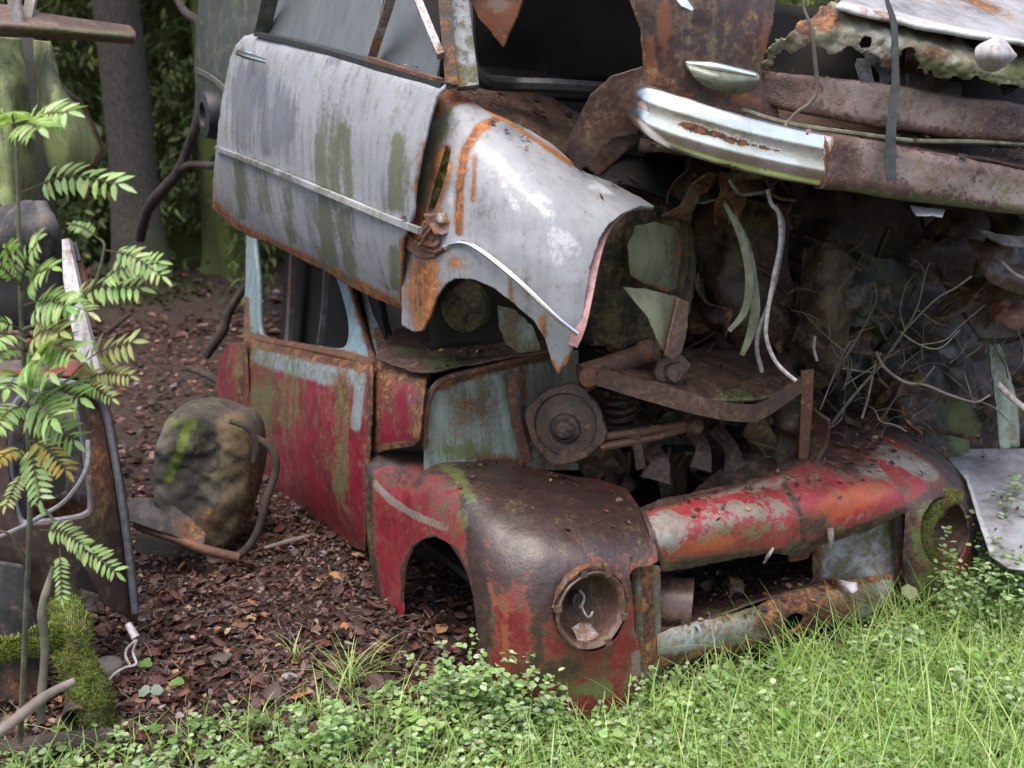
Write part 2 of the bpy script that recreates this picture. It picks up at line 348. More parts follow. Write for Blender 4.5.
def bark():
    for nm, ca, cb, cm, mb_ in (('bark', (.034, .029, .025), (.092, .080, .070), (.06, .075, .03), .36), ('mossy_bark', (.035, .035, .022), (.085, .085, .045), (.10, .135, .035), .55)):
        t = NT(nm); oc = t.coord((1, 1, .35)); n = t.noise(oc, 60, 7, .75); nb = t.noise(t.coord((1, 1, .2)), 5, 4); v = t.n('ShaderNodeTexVoronoi', feature='DISTANCE_TO_EDGE'); t.put(v.inputs['Vector'], oc); v.inputs['Scale'].default_value = 95
        c = t.mix(t.step(n, .3, .7), ca, cb); c = t.mix(t.math('MULTIPLY', t.step(t.math('ADD', nb, mb_ - .5), .38, .6), .85), c, cm)
        t.put(t.b.inputs['Base Color'], c); t.b.inputs['Roughness'].default_value = .95; t.b.inputs['Specular IOR Level'].default_value = .2
        t.put(t.b.inputs['Normal'], t.bump(t.math('ADD', n, t.math('MULTIPLY', t.step(v.outputs[0], 0, .25), .5)), .7, .008))
bark()
def mossmat():
    t = NT('moss_cushion'); n = t.noise(t.coord(), 90, 5, .7); nb = t.noise(t.coord(), 14, 4)
    t.put(t.b.inputs['Base Color'], t.mix(t.step(nb, .35, .65), t.mix(n, (.05, .07, .01), (.13, .17, .03)), t.mix(n, (.06, .045, .03), (.10, .08, .04))))
    t.b.inputs['Roughness'].default_value = .95; t.put(t.b.inputs['Normal'], t.bump(n, 1, .012))
mossmat()
def foliage(name, trans=.35, rough=.45, spec=.4):
    t = NT(name); c = t.attr('Col', True); n = t.noise(t.coord(), 55, 3); c = t.mix(t.math('MULTIPLY', t.step(n, .4, .75), .3), c, (.03, .03, .012))
    t.put(t.b.inputs['Base Color'], c); t.b.inputs['Roughness'].default_value = rough; t.b.inputs['Specular IOR Level'].default_value = spec
    if trans:
        tr = t.n('ShaderNodeBsdfTranslucent'); t.put(tr.inputs[0], t.mix(1.0, c, (1.25, 1.25, .6), 'MULTIPLY')); mx = t.n('ShaderNodeMixShader'); mx.inputs[0].default_value = trans
        t.t.links.new(t.b.outputs[0], mx.inputs[1]); t.t.links.new(tr.outputs[0], mx.inputs[2]); t.t.links.new(mx.outputs[0], t.t.nodes['Material Output'].inputs[0])
foliage('green_leaf'); foliage('dead_leaf', .1, .5, .5); foliage('needles', .2, .7, .2)
def soil():
    t = NT('soil'); oc = t.coord(); n = t.noise(oc, 12, 6, .65); nf = t.noise(oc, 60, 5, .7); v = t.n('ShaderNodeTexVoronoi'); t.put(v.inputs['Vector'], oc); v.inputs['Scale'].default_value = 30
    c = t.mix(t.step(n, .3, .7), (.018, .011, .008), (.045, .025, .017)); c = t.mix(t.math('MULTIPLY', v.outputs['Color'], .35), c, (.075, .04, .025)); t.put(t.b.inputs['Base Color'], c)
    t.b.inputs['Roughness'].default_value = .9; t.put(t.b.inputs['Normal'], t.bump(t.math('ADD', nf, v.outputs[0]), .9, .02))
soil()
# ------------------------------------------------------------------ ground
def gz(x, y):
    x = np.asarray(x, float); y = np.asarray(y, float)
    p = np.stack((x.ravel(), y.ravel(), 0 * x.ravel()), 1)
    z = .05 * fbm(p * 1.7, 3, 5) + .25 * fbm(p * .35, 2, 9) * np.clip((p[:, 1] - 4) / 4, 0, 1)
    z -= .15 * np.clip((p[:, 0] + .35) / .5, 0, 1) * np.clip((3.4 - p[:, 1]) / .7, 0, 1) * np.clip((2.2 - p[:, 0]) / .5 + 1, .3, 1)
    d = np.hypot(p[:, 0] + 3.35, p[:, 1] - 8.5); z += .30 * np.exp(-(d / .75) ** 2)
    return (z - .01).reshape(x.shape)
def build_ground():
    m = MB(); x = np.linspace(-1, 1, 170); x = np.sign(x) * (np.abs(x) ** 2.6) * 60 + x * 3; y = np.concatenate((np.linspace(-3, 9, 150), np.linspace(9.3, 70, 30)))
    X, Y = np.meshgrid(x, y); P = np.stack((X.ravel(), Y.ravel(), gz(X, Y).ravel()), 1); n, k = len(y), len(x)
    I = np.arange(n * k).reshape(n, k); m.add(P, np.stack((I[:-1, :-1], I[:-1, 1:], I[1:, 1:], I[1:, :-1]), -1).reshape(-1, 4))
    obj('ground', m, 'soil', kind='structure')
build_ground()

# ------------------------------------------------------------------ the red estate car
def Ug(pts, Y): return [U(x, y, Y) for x, y in pts]
red = thing('red_car', 'rusted red car without wheels, sunk in leaves and grass under the silver car', 'car', (0.35, 3.2, 0))
DK = red
# door
door_c = [[S(x, y, o) for x, y, o in row] for row in (
    ((234, 332, .05), (275, 342, .045), (310, 350, .04), (345, 358, .035), (378, 364, .03)),
    ((234, 346, .01), (275, 356, .0), (310, 365, -.005), (345, 373, -.01), (378, 380, -.01)),
    ((232, 400, -.02), (275, 416, -.03), (310, 425, -.035), (345, 436, -.035), (378, 445, -.03)),
    ((232, 460, -.02), (275, 478, -.03), (310, 490, -.035), (345, 505, -.03), (378, 515, -.025)),
    ((232, 515, .03), (275, 530, .03), (310, 545, .03), (345, 558, .03), (378, 570, .03)))]
door_keep = [(245, 338), (270, 343), (300, 349), (340, 358), (373, 366), (372, 420), (370, 470), (366, 552), (345, 543), (320, 531), (284, 512), (262, 502), (246, 490), (239, 440), (240, 380)]
door = obj('door', MB().sheet(door_c, 90, 90, door_keep, jag=1.2, dent=.012, ds=5, seed=3), 'red_paint', red, solid=.006, paint={
    'alt': [('l', [(262, 356), (300, 367), (340, 377), (362, 376)], 9, 1.0), ('l', [(262, 347), (330, 358), (370, 367)], 3, .4), ('l', [(362, 372), (359, 400), (357, 425)], 6, .85), ('e', 325, 378, 14, 8, 0, .8), ('e', 285, 368, 20, 9, 10, .6), ('e', 352, 388, 8, 10, 0, .5)],
    'rust': [('l', [(247, 341), (300, 352), (372, 368)], 5, .85), ('l', [(372, 366), (371, 550)], 4, .9), ('l', [(244, 345), (241, 440)], 7, .7), ('l', [(275, 380), (283, 420)], 7, .5), ('l', [(262, 505), (320, 530), (366, 551)], 3, .55), ('e', 343, 390, 8, 22, 0, .55), ('e', 256, 420, 14, 60, 0, .35)],
    'moss': [('e', 264, 405, 15, 34, 0, .56), ('e', 290, 400, 14, 38, 0, .46), ('e', 342, 468, 8, 34, 0, .56), ('e', 345, 415, 8, 25, 0, .35), ('e', 262, 360, 10, 20, 0, .35)],
    'bare': [('l', [(300, 372), (340, 381)], 5, .45), ('l', [(360, 440), (364, 480)], 4, .3)]}, label='red door with a pale blue band under its windows')
# window frame: two posts and sill
wf_c = [[S(x, y, o) for x, y, o in r] for r in (((240, 222, .17), (300, 245, .17), (345, 265, .17), (385, 280, .17)), ((240, 285, .11), (300, 300, .11), (345, 310, .11), (385, 322, .11)), ((240, 345, .05), (300, 352, .045), (345, 360, .04), (385, 370, .035)))]
wf_open = rnd([(262, 222), (325, 246), (338, 276), (346, 300), (351, 322), (351, 340), (345, 349), (325, 347), (295, 342), (270, 337), (262, 328), (261, 290)])
obj('window_frame', MB().sheet(wf_c, 110, 130, keep=[(249, 224), (345, 262), (352, 282), (363, 322), (376, 360), (372, 367), (300, 351), (246, 340)], cuts=[wf_open], dent=.004), 'blue_paint', red, solid=.022, paint={'rust': [('l', [(249, 300), (250, 338)], 3, .6), ('l', [(252, 337), (300, 347), (346, 356), (372, 364)], 4, .85), ('l', [(352, 283), (376, 362)], 2.5, .7)], 'bare': [('e', 360, 345, 10, 10, 0, .3)], 'moss': [('l', [(250, 330), (262, 340)], 5, .4)]})
obj('cabin_shade_sheet', MB().sheet([[S(x, y, 1.0) for x, y in r] for r in (((286, 215), (340, 230), (440, 250)), ((284, 290), (340, 295), (440, 300)), ((280, 380), (340, 385), (440, 390)))], 10, 14, dent=.02), 'interior', red, solid=.01)  # near-black sheet added behind the windows where the cabin is only shade
sill = MB().tube([S(244, 337, .045), S(300, 347, .04), S(345, 356, .035), S(376, 365, .03)], .016, 8)
obj('window_sill', sill, 'rusty_metal', red, paint={'alt': [('b', .45)], 'bare': [('e', 300, 350, 40, 10, 0, .3)]})
wp = MB().sheet([[S(x, y, o) for x, y, o in r] for r in (((350, 278, .19), (375, 290, .22)), ((362, 320, .13), (384, 330, .15)), ((372, 358, .06), (398, 366, .08)))], 40, 40,
    keep=[(357, 286), (367, 290), (374, 315), (385, 340), (394, 360), (378, 366), (368, 335), (361, 305)])
obj('windscreen_post', wp, 'blue_paint', red, solid=.02, paint={'rust': [('l', [(380, 335), (384, 362)], 5, .7), ('l', [(358, 288), (376, 365)], 2.5, .8)], 'bare': [('b', .25), ('e', 372, 310, 6, 20, 0, .6)]})
obj('windscreen_seal', MB().tube([S(366, 288, .3), S(380, 300, .24), S(386, 325, .2), S(394, 345, .16), (S(410, 352, .2)), S(440, 352, .35)], .013, 7), 'rubber', red)
# rear wing with its wheel arch
rw = MB().sheet([[U(x, y, Y) for x, y, Y in r] for r in (((214, 340, 4.6), (232, 342, 4.2), (252, 344, 4.0)), ((214, 385, 4.5), (232, 388, 4.1), (252, 390, 3.98)), ((214, 470, 4.5), (232, 480, 4.15), (252, 490, 4.0)))], 50, 40,
    keep=[(228, 346), (246, 338), (250, 400), (246, 500), (240, 500), (238, 440), (233, 420), (226, 408), (219, 404), (217, 385), (220, 360)])
obj('rear_wing', rw, 'red_paint', red, solid=.006, paint={'rust': [('l', [(243, 345), (241, 470)], 5, .7)], 'moss': [('e', 240, 370, 8, 30, 0, .3)]})
# far side seen through the windows, roof, floor, seats in shadow
FS = 1.35
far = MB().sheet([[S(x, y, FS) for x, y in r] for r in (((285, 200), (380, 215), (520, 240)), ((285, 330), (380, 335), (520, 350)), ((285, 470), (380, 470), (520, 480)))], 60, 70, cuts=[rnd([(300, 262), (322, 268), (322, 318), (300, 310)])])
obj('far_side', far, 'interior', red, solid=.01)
obj('far_pillar', MB().strip([S(293, 250, .9), S(291, 300, .9), S(288, 352, .9)], [.12, .14, .17], .03, up=R_ * .2 + S_), 'grey_sheet', red, paint={'rust': [('e', 292, 290, 5, 25, 0, .45)], 'alt': [('b', .6)]}, label='faded pink grey pillar inside the windows')
obj('window_bar', MB().strip([S(327, 262, .3), S(324, 310, .28), S(319, 348, .26)], [.035, .035, .035], .02, up=R_ * .2 + S_), 'grey_sheet', red, paint={'alt': [('b', .3)], 'rust': [('b', .2)]})
rf = MB().sheet([[S(x, y, o) + np.array((0, 0, dz)) for x, y, o, dz in r] for r in (((240, 225, .14, 0), (310, 250, .14, 0), (380, 275, .16, 0)), ((240, 225, .75, .06), (310, 250, .75, .02), (380, 275, .75, -.02)), ((240, 225, 1.4, 0), (310, 250, 1.4, 0), (380, 275, 1.4, 0)))], 40, 40, dent=.05, ds=4)
obj('roof', rf, 'rusty_metal', red, solid=.006)
def quad(pts, t=None): return MB().add(pts, [(0, 1, 2, 3)])
c0 = QS + R_ * .1 + S_ * .15; c1 = c0 + S_ * 3.4
flo = MB().box((c0 + c1) / 2 + R_ * .62 + np.array((0, 0, .12)), 1.2, 3.3, .02, (R_, S_, (0, 0, 1)))
obj('floor_pan', flo, 'interior', red)
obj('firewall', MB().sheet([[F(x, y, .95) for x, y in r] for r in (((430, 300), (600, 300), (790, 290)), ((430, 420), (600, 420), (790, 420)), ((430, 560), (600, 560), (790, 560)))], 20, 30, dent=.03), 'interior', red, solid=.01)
bs = MB(); bc = S(310, 350, .5); bs.box(bc + np.array((0, 0, -.35)), .9, .18, .55, (R_, S_, (0, 0, 1)))
obj('seat', bs, 'interior', red)
# cowl: red side and mossy top
cw = MB().sheet([[S(x, y, o) for x, y, o in r] for r in (((370, 358, .05), (392, 362, .04), (425, 368, .08), (450, 372, .2)), ((370, 385, 0), (392, 390, 0), (425, 395, .02), (450, 395, .12)), ((370, 430, -.01), (392, 432, -.01), (425, 434, .0), (450, 436, .1)), ((370, 462, 0), (392, 462, 0), (425, 462, .03), (450, 462, .12)))], 70, 60,
    keep=[(372, 364), (382, 356), (400, 362), (428, 372), (424, 400), (420, 440), (414, 446), (386, 450), (371, 456)])
obj('cowl_side', cw, 'red_paint', red, solid=.006, paint={'rust': [('l', [(373, 366), (371, 455)], 6, .9), ('l', [(378, 366), (400, 372), (426, 378)], 8, .95), ('l', [(424, 385), (420, 440)], 5, .8), ('l', [(385, 448), (415, 445)], 4, .7), ('e', 388, 395, 6, 20, 0, .5)], 'alt': [('e', 409, 400, 8, 10, 0, .35)]})
ct = MB().sheet([[U(*q) for q in r] for r in (((376, 360, 2.86), (425, 371, 2.66), (480, 362, 2.72), (555, 352, 2.8)), ((384, 345, 3.0), (430, 345, 2.95), (490, 340, 2.95), (565, 330, 3.0)), ((395, 330, 3.25), (440, 322, 3.25), (500, 318, 3.25), (575, 310, 3.3)))], 50, 70, dent=.02, ds=9)
obj('cowl_top', ct, 'engine_grime', red, solid=.006, paint={'moss': [('e', 440, 363, 18, 7, 0, .75), ('e', 408, 352, 15, 8, 0, .3)], 'rust': [('e', 400, 360, 25, 10, 0, .5)]})
# inner wing panel with beaded rim
iw_c = [[U(*q) for q in r] for r in (((418, 350, 2.68), (470, 345, 2.75), (530, 345, 2.88), (580, 345, 3.0)), ((418, 410, 2.66), (470, 410, 2.74), (530, 410, 2.86), (580, 410, 2.98)), ((418, 475, 2.65), (470, 475, 2.72), (530, 475, 2.84), (580, 475, 2.96)))]
iw_rim = [(424, 448), (424, 425), (427, 402), (434, 386), (448, 377), (480, 369), (515, 360), (556, 351)]
obj('inner_wing', MB().sheet(iw_c, 70, 90, keep=iw_rim + [(578, 350), (578, 470), (424, 470)], dent=.008), 'mint_paint', red, solid=.006, paint={
    'moss': [('e', 465, 450, 22, 8, 0, .8), ('e', 480, 390, 30, 12, 0, .3)], 'alt': [('e', 520, 375, 40, 15, -10, .35)], 'rust': [('l', [(433, 388), (480, 372), (550, 356)], 4, .6), ('e', 475, 405, 18, 16, 0, .35), ('l', [(520, 370), (530, 460)], 4, .45), ('e', 550, 440, 25, 40, 0, .4), ('l', [(470, 455), (520, 465)], 6, .5)],
    'bare': [('e', 440, 420, 10, 30, 0, .5), ('l', [(494, 372), (510, 455)], 3.5, .6)]}, label='pale blue inner wing panel beside the open engine bay')
def onsurf(px, py): 
    return U(px, py, float(np.interp(px, [418, 470, 530, 580], [2.655, 2.73, 2.85, 2.97])) - .012)
obj('panel_rim', MB().tube([onsurf(x + 1, y) for x, y in iw_rim], .009, 7), 'rusty_metal', red, paint={'alt': [('b', .2)]})
obj('panel_rib', MB().strip([onsurf(511, 372), onsurf(516, 420), onsurf(524, 462)], [.02, .03, .05], .012, up=(1, 0, 0)), 'rusty_metal', red, paint={'alt': [('b', .35)], 'bare': [('b', .25)]})
# front wing, near side
fw = [
 [(362, 452, 2.90), (400, 452, 2.84), (440, 452, 2.79), (480, 459, 2.76), (530, 468, 2.74), (590, 480, 2.76), (650, 490, 2.82)],
 [(362, 468, 2.855), (400, 468, 2.76), (440, 474, 2.61), (480, 482, 2.54), (530, 488, 2.53), (590, 496, 2.56), (655, 508, 2.60)],
 [(362, 495, 2.84), (400, 497, 2.70), (440, 505, 2.53), (480, 515, 2.41), (530, 522, 2.37), (590, 527, 2.40), (657, 535, 2.44)],
 [(362, 540, 2.835), (400, 545, 2.68), (440, 550, 2.48), (480, 560, 2.335), (530, 562, 2.28), (590, 565, 2.30), (658, 570, 2.37)],
 [(362, 590, 2.83), (400, 597, 2.67), (440, 605, 2.46), (480, 612, 2.31), (530, 615, 2.245), (590, 615, 2.27), (658, 615, 2.36)],
 [(362, 650, 2.82), (400, 655, 2.66), (440, 665, 2.46), (480, 672, 2.31), (530, 675, 2.25), (590, 675, 2.28), (658, 672, 2.38)],
 [(362, 720, 2.82), (400, 725, 2.66), (440, 730, 2.47), (480, 735, 2.34), (530, 738, 2.29), (590, 738, 2.31), (658, 735, 2.40)]]
fw_keep = [(366, 462), (385, 452), (420, 449), (450, 453), (500, 461), (540, 467), (580, 474), (626, 489), (640, 510), (652, 535), (659, 560), (650, 566), (634, 568), (629, 575), (632, 600), (634, 630), (640, 650), (640, 700), (600, 715), (500, 715), (482, 690), (479, 640), (474, 596), (468, 574), (459, 556), (449, 543), (436, 537), (424, 539), (414, 548), (407, 565), (404, 590), (404, 612), (402, 624), (392, 625), (384, 612), (374, 580), (368, 545), (367, 500)]
hl_cut = ell(589, 609, 36, 42)
rot_side = [('b', .15)]
obj('front_wing', MB().sheet([[U(*q) for q in r] for r in fw], 170, 190, fw_keep, [hl_cut], jag=.8, dent=.009, ds=7, seed=11), 'brown_fender', red, solid=.006, paint={
    'rust': [('e', 545, 520, 62, 45, 10, 1.0), ('e', 600, 525, 50, 35, 10, .95), ('e', 500, 480, 60, 14, 8, .9), ('l', [(470, 500), (478, 560), (484, 640)], 9, .9), ('l', [(372, 462), (430, 455), (500, 466)], 7, .75), ('l', [(368, 470), (368, 540), (378, 600), (395, 622)], 5, .9), ('l', [(404, 600), (405, 570), (415, 547), (435, 538), (455, 550), (470, 580)], 3.5, .75), ('l', [(475, 600), (480, 690)], 8, .85), ('e', 555, 580, 26, 40, 20, .8), ('e', 510, 545, 28, 40, 0, .75), ('e', 560, 670, 40, 16, 0, .45), ('e', 620, 585, 16, 20, 0, .6), ('e', 536, 650, 8, 60, 0, .5), ('e', 410, 480, 25, 10, 20, .4)],
    'alt': [('l', [(474, 500), (480, 545), (492, 600)], 8, .75), ('l', [(500, 590), (520, 650)], 12, .5), ('e', 640, 560, 14, 6, 0, .9), ('l', [(505, 610), (508, 680)], 6, .6), ('e', 560, 665, 30, 20, 0, .45)],
    '-': [], 'bare': [('l', [(374, 482), (392, 500), (412, 513), (432, 522), (446, 527)], 3.4, .9), ('e', 432, 470, 22, 10, 15, .38), ('e', 560, 514, 6, 3, 0, .9), ('e', 470, 490, 10, 6, 0, .4), ('e', 530, 655, 10, 16, 0, .45), ('e', 600, 690, 25, 12, 0, .4), ('e', 636, 660, 8, 25, 0, .55)],
    'moss': [('l', [(470, 500), (460, 480), (440, 462)], 7, .6), ('e', 590, 690, 50, 12, 0, .45), ('l', [(368, 480), (370, 560)], 4, .3), ('e', 462, 525, 6, 14, 0, .6)]})
# inside of the wheel arch
wa = MB().sheet([[U(*q) for q in r] for r in (((380, 500, 3.1), (440, 500, 3.0), (500, 500, 2.9)), ((380, 580, 3.15), (440, 580, 3.05), (500, 580, 2.9)), ((380, 660, 3.1), (440, 660, 3.0), (500, 660, 2.9)))], 20, 20, dent=.03)
obj('inner_arch', wa, 'interior', red, solid=.01)
# headlights
AX = -S_ * .985 + np.array((-.05, 0, .10)); AX /= np.linalg.norm(AX)
def headlight(c, k=1.0, mat='purple_rust', tabs=True, ax=AX, p=None):
    ring = MB().lathe(c, ax, [(.083*k, -.012), (.092*k, -.004), (.098*k, .006), (.099*k, .014), (.095*k, .018), (.089*k, .014), (.084*k, .004), (.083*k, -.012)], 48, .008, 1.0)
    h = obj('headlight', ring, mat, red, paint=p or {'alt': [('b', .25)], 'bare': [('b', .12)]})
    obj('bowl', MB().lathe(c, ax, [(.084*k, .0), (.082*k, -.02), (.074*k, -.055), (.055*k, -.085), (.03*k, -.10), (.0005, -.104)], 40, .012, 2.0), 'purple_rust', h, paint={'rust': [('b', .15)], 'bare': [('b', .08)]})
    return h
hc = F(589, 609, -.035)
hl = headlight(hc)
ux = np.cross(AX, (0, 0, 1)); ux /= np.linalg.norm(ux); uz = np.cross(ux, AX)
for a in (200, 245, 78, 120, 15):
    q = hc + AX * .014 + .099 * (math.cos(math.radians(a)) * ux + math.sin(math.radians(a)) * uz)
    obj('tab', MB().box(q, .018, .012, .016, (ux, AX, uz)), 'purple_rust', hl, smooth=False)
sk = hc - AX * .075 - ux * .012 - uz * .0
b = MB().lathe(sk, AX, [(.0005, -.01), (.02, -.01), (.022, .012), (.016, .014), (.014, .004), (.0005, .003)], 20)
obj('bulb_holder', b, 'engine_grime', hl)
b = MB(); b.tube([sk + ux*.004 + AX*.02 + uz*.03, sk - ux*.002 + AX*.03 + uz*.015, sk + ux*.006 + AX*.035, sk + ux*.018 + AX*.04 - uz*.006], .0035, 6)
b.tube([sk + ux*.006 + AX*.035, sk + ux*.016 + AX*.05 - uz*.004, sk + ux*.010 + AX*.06 - uz*.024, sk - ux*.006 + AX*.05 - uz*.030, sk - ux*.016 + AX*.045 - uz*.022], .0028, 6)
obj('wire', b, 'cable_pale', hl)
obj('reflector_scrap', MB().sheet([[hc + ux*x + uz*y - AX*d for x, y, d in r] for r in (((-.022, -.052, .03), (.005, -.045, .034), (.034, -.05, .03)), ((-.03, -.076, .004), (.004, -.083, .002), (.03, -.072, .004)))], 14, 14, dent=.01, ds=30), 'white_paint', hl, solid=.003, paint={'alt': [('b', .4)], 'rust': [('b', .3)]})
# centre pillar between wing and grille, nose, right wing
obj('grille_pillar', MB().sheet([[F(x, y, o) for x, y, o in r] for r in (((628, 560, .03), (645, 560, .0), (662, 562, .03)), ((630, 610, .03), (646, 610, -.005), (662, 610, .03)), ((634, 690, .03), (650, 690, 0), (668, 690, .03)))], 50, 24, keep=[(632, 566), (646, 563), (660, 566), (660, 600), (661, 640), (666, 662), (652, 682), (640, 690), (636, 640), (631, 600)], jag=.8), 'mint_paint', red, solid=.005, paint={'rust': [('l', [(646, 566), (650, 660)], 5, .9), ('b', .3)], 'alt': [('l', [(634, 570), (636, 640)], 2, .6)], 'moss': [('l', [(657, 600), (662, 660)], 3, .5)]})
nz = [[(648, 600, 2.62), (700, 597, 2.70), (760, 590, 2.78), (830, 572, 2.92), (912, 545, 3.02)],
      [(650, 578, 2.47), (700, 573, 2.55), (760, 563, 2.63), (830, 548, 2.77), (910, 524, 2.89)],
      [(651, 560, 2.425), (700, 550, 2.50), (760, 540, 2.575), (830, 524, 2.71), (908, 504, 2.83)],
      [(646, 532, 2.43), (700, 520, 2.515), (760, 508, 2.60), (830, 494, 2.735), (900, 484, 2.86)],
      [(636, 506, 2.58), (692, 494, 2.66), (752, 483, 2.75), (815, 462, 2.90), (885, 466, 2.97)],
      [(628, 490, 2.76), (685, 480, 2.84), (742, 470, 2.95), (805, 440, 3.12), (862, 448, 3.14)]]
nz_keep = [(640, 509), (660, 500), (690, 494), (730, 486), (765, 477), (785, 460), (810, 443), (835, 447), (858, 453), (878, 466), (890, 478), (901, 494), (906, 511), (895, 517), (870, 528), (840, 538), (812, 548), (806, 558), (789, 561), (788, 554), (765, 553), (730, 559), (690, 567), (662, 571), (655, 550), (648, 530)]
obj('nose_panel', MB().sheet([[U(*q) for q in r] for r in nz], 130, 150, nz_keep, jag=1.3, dent=.010, ds=8, seed=21), 'nose_red', red, solid=.007, paint={
    'alt': [('e', 845, 505, 45, 16, -20, .75), ('e', 700, 545, 50, 10, -10, .55), ('e', 675, 510, 22, 8, -10, .5), ('e', 868, 492, 25, 10, 0, .7)],
    'bare': [('e', 664, 530, 20, 18, 30, .85), ('e', 730, 515, 60, 16, -10, .45), ('e', 770, 510, 22, 16, 0, .42), ('e', 750, 488, 60, 8, -12, .5), ('e', 870, 470, 20, 8, 10, .75), ('e', 850, 520, 25, 8, -20, .3)],
    'rust': [('l', [(662, 568), (720, 560), (790, 552), (850, 533), (905, 512)], 5.5, .85), ('l', [(645, 506), (720, 486), (775, 470), (830, 446)], 7, .7), ('l', [(640, 510), (650, 535), (659, 565)], 3.5, .9), ('l', [(785, 486), (802, 520), (803, 555)], 3, .65), ('e', 835, 462, 28, 10, 20, .7), ('e', 815, 525, 14, 14, 0, .45), ('e', 695, 560, 20, 6, 0, .5)],
    'moss': [('e', 650, 488, 22, 6, 0, .8), ('e', 750, 528, 30, 10, 0, .35), ('e', 718, 507, 10, 6, 0, .3)]}, label='red nose panel above the grille, flaking to grey and orange')
hr = [[(690, 500, 2.80), (740, 490, 2.88), (800, 476, 2.98), (880, 470, 3.08)], [(690, 470, 2.98), (740, 452, 3.08), (800, 436, 3.18), (870, 440, 3.25)], [(700, 445, 3.3), (740, 425, 3.4), (800, 412, 3.5), (870, 420, 3.55)]]
obj('bonnet', MB().sheet([[U(*q) + np.array((0, 0, -.01)) for q in r] for r in hr], 60, 80, keep=[(690, 494), (720, 470), (750, 450), (775, 425), (800, 412), (850, 412), (880, 425), (900, 470), (850, 470), (800, 470), (760, 482)], jag=2, dent=.025, ds=9, seed=4), 'engine_grime', red, solid=.006, paint={
    'bare': [('e', 765, 455, 28, 8, -25, .55)], 'alt': [('e', 810, 450, 40, 12, 0, .3)], 'moss': [('e', 800, 430, 25, 8, 0, .2)]})
fr = [[(790, 418, 3.35), (850, 408, 3.40), (900, 415, 3.48), (955, 445, 3.55), (985, 470, 3.6)],
      [(815, 440, 3.12), (865, 436, 3.15), (912, 444, 3.20), (960, 470, 3.27), (988, 490, 3.35)],
      [(862, 462, 2.98), (893, 466, 2.97), (925, 472, 3.00), (960, 492, 3.06), (988, 510, 3.18)],
      [(885, 492, 2.89), (905, 496, 2.87), (935, 500, 2.89), (962, 512, 2.95), (988, 528, 3.08)],
      [(892, 535, 2.87), (910, 535, 2.855), (940, 535, 2.87), (965, 540, 2.93), (988, 548, 3.05)],
      [(893, 580, 2.89), (912, 580, 2.87), (940, 580, 2.885), (965, 580, 2.94), (988, 580, 3.05)],
      [(893, 630, 2.92), (912, 630, 2.90), (940, 630, 2.91), (965, 630, 2.97), (988, 630, 3.07)]]
fr_keep = [(800, 440), (825, 420), (850, 413), (878, 419), (905, 431), (930, 447), (950, 463), (964, 482), (971, 504), (973, 535), (968, 570), (955, 590), (930, 600), (908, 600), (903, 560), (905, 515), (901, 494), (888, 476), (868, 460), (850, 452), (820, 446)]
obj('front_wing', MB().sheet([[U(*q) for q in r] for r in fr], 130, 110, fr_keep, [ell(944, 532, 24, 35)], jag=1.1, dent=.009, seed=31), 'nose_red', red, solid=.006, paint={
    'rust': [('l', [(830, 424), (870, 422), (910, 436), (945, 462), (962, 490), (970, 530)], 8, .9), ('e', 850, 440, 28, 12, 10, .85), ('e', 905, 545, 14, 40, 0, .9), ('e', 935, 500, 22, 12, 0, .6), ('e', 925, 590, 30, 20, 0, .8)],
    'bare': [('l', [(872, 446), (905, 462), (930, 474)], 8, .85), ('e', 925, 470, 14, 8, 20, .5), ('e', 920, 510, 10, 8, 0, .6)],
    'alt': [('e', 890, 432, 20, 5, 20, .5), ('e', 905, 488, 14, 14, 0, .2)], 'moss': [('l', [(925, 508), (917, 530), (924, 558), (945, 578)], 6, .6), ('e', 935, 585, 26, 14, 0, .55)]})
hc2 = F(945, 530, -.02)
h2 = headlight(hc2, 1.06, 'purple_rust', False, p={'moss': [('l', [(935, 495), (918, 520), (922, 555), (945, 580)], 10, .95)], 'rust': [('b', .5)]})
tag(h2, 'headlight with its ring grown over by yellow moss')
b = MB(); b.tube([hc2 + AX*.02 + ux*.045 - uz*.05, hc2 + AX*.03 + ux*.05 - uz*.085, hc2 + AX*.03 + ux*.075 - uz*.115], [.006, .008, .004], 6)
# grille opening: side plate, shelf, lower valance, back wall
obj('grille_plate', MB().sheet([[F(x, y, o) for x, y, o in r] for r in (((800, 500, .10), (850, 500, .07), (905, 500, .04)), ((800, 560, .12), (850, 560, .08), (905, 560, .04)), ((800, 630, .12), (850, 630, .08), (905, 630, .04)))], 60, 60, keep=[(812, 545), (850, 532), (894, 516), (898, 550), (901, 586), (870, 593), (835, 602), (813, 606)], dent=.006), 'grey_sheet', red, solid=.005, paint={'alt': [('b', .25), ('e', 840, 575, 30, 25, 0, .5)], 'rust': [('l', [(814, 547), (815, 606)], 7, .8), ('l', [(895, 520), (901, 586)], 4, .9), ('e', 830, 590, 20, 15, 0, .55), ('b', .2)], 'moss': [('b', .3)], 'bare': [('e', 872, 572, 12, 7, 0, .6)]})
obj('grille_edge', MB().strip([F(896, 512, .02), F(899, 550, .02), F(902, 608, .03)], .03, .012, up=R_), 'purple_rust', red, paint={'rust': [('b', .4)]})
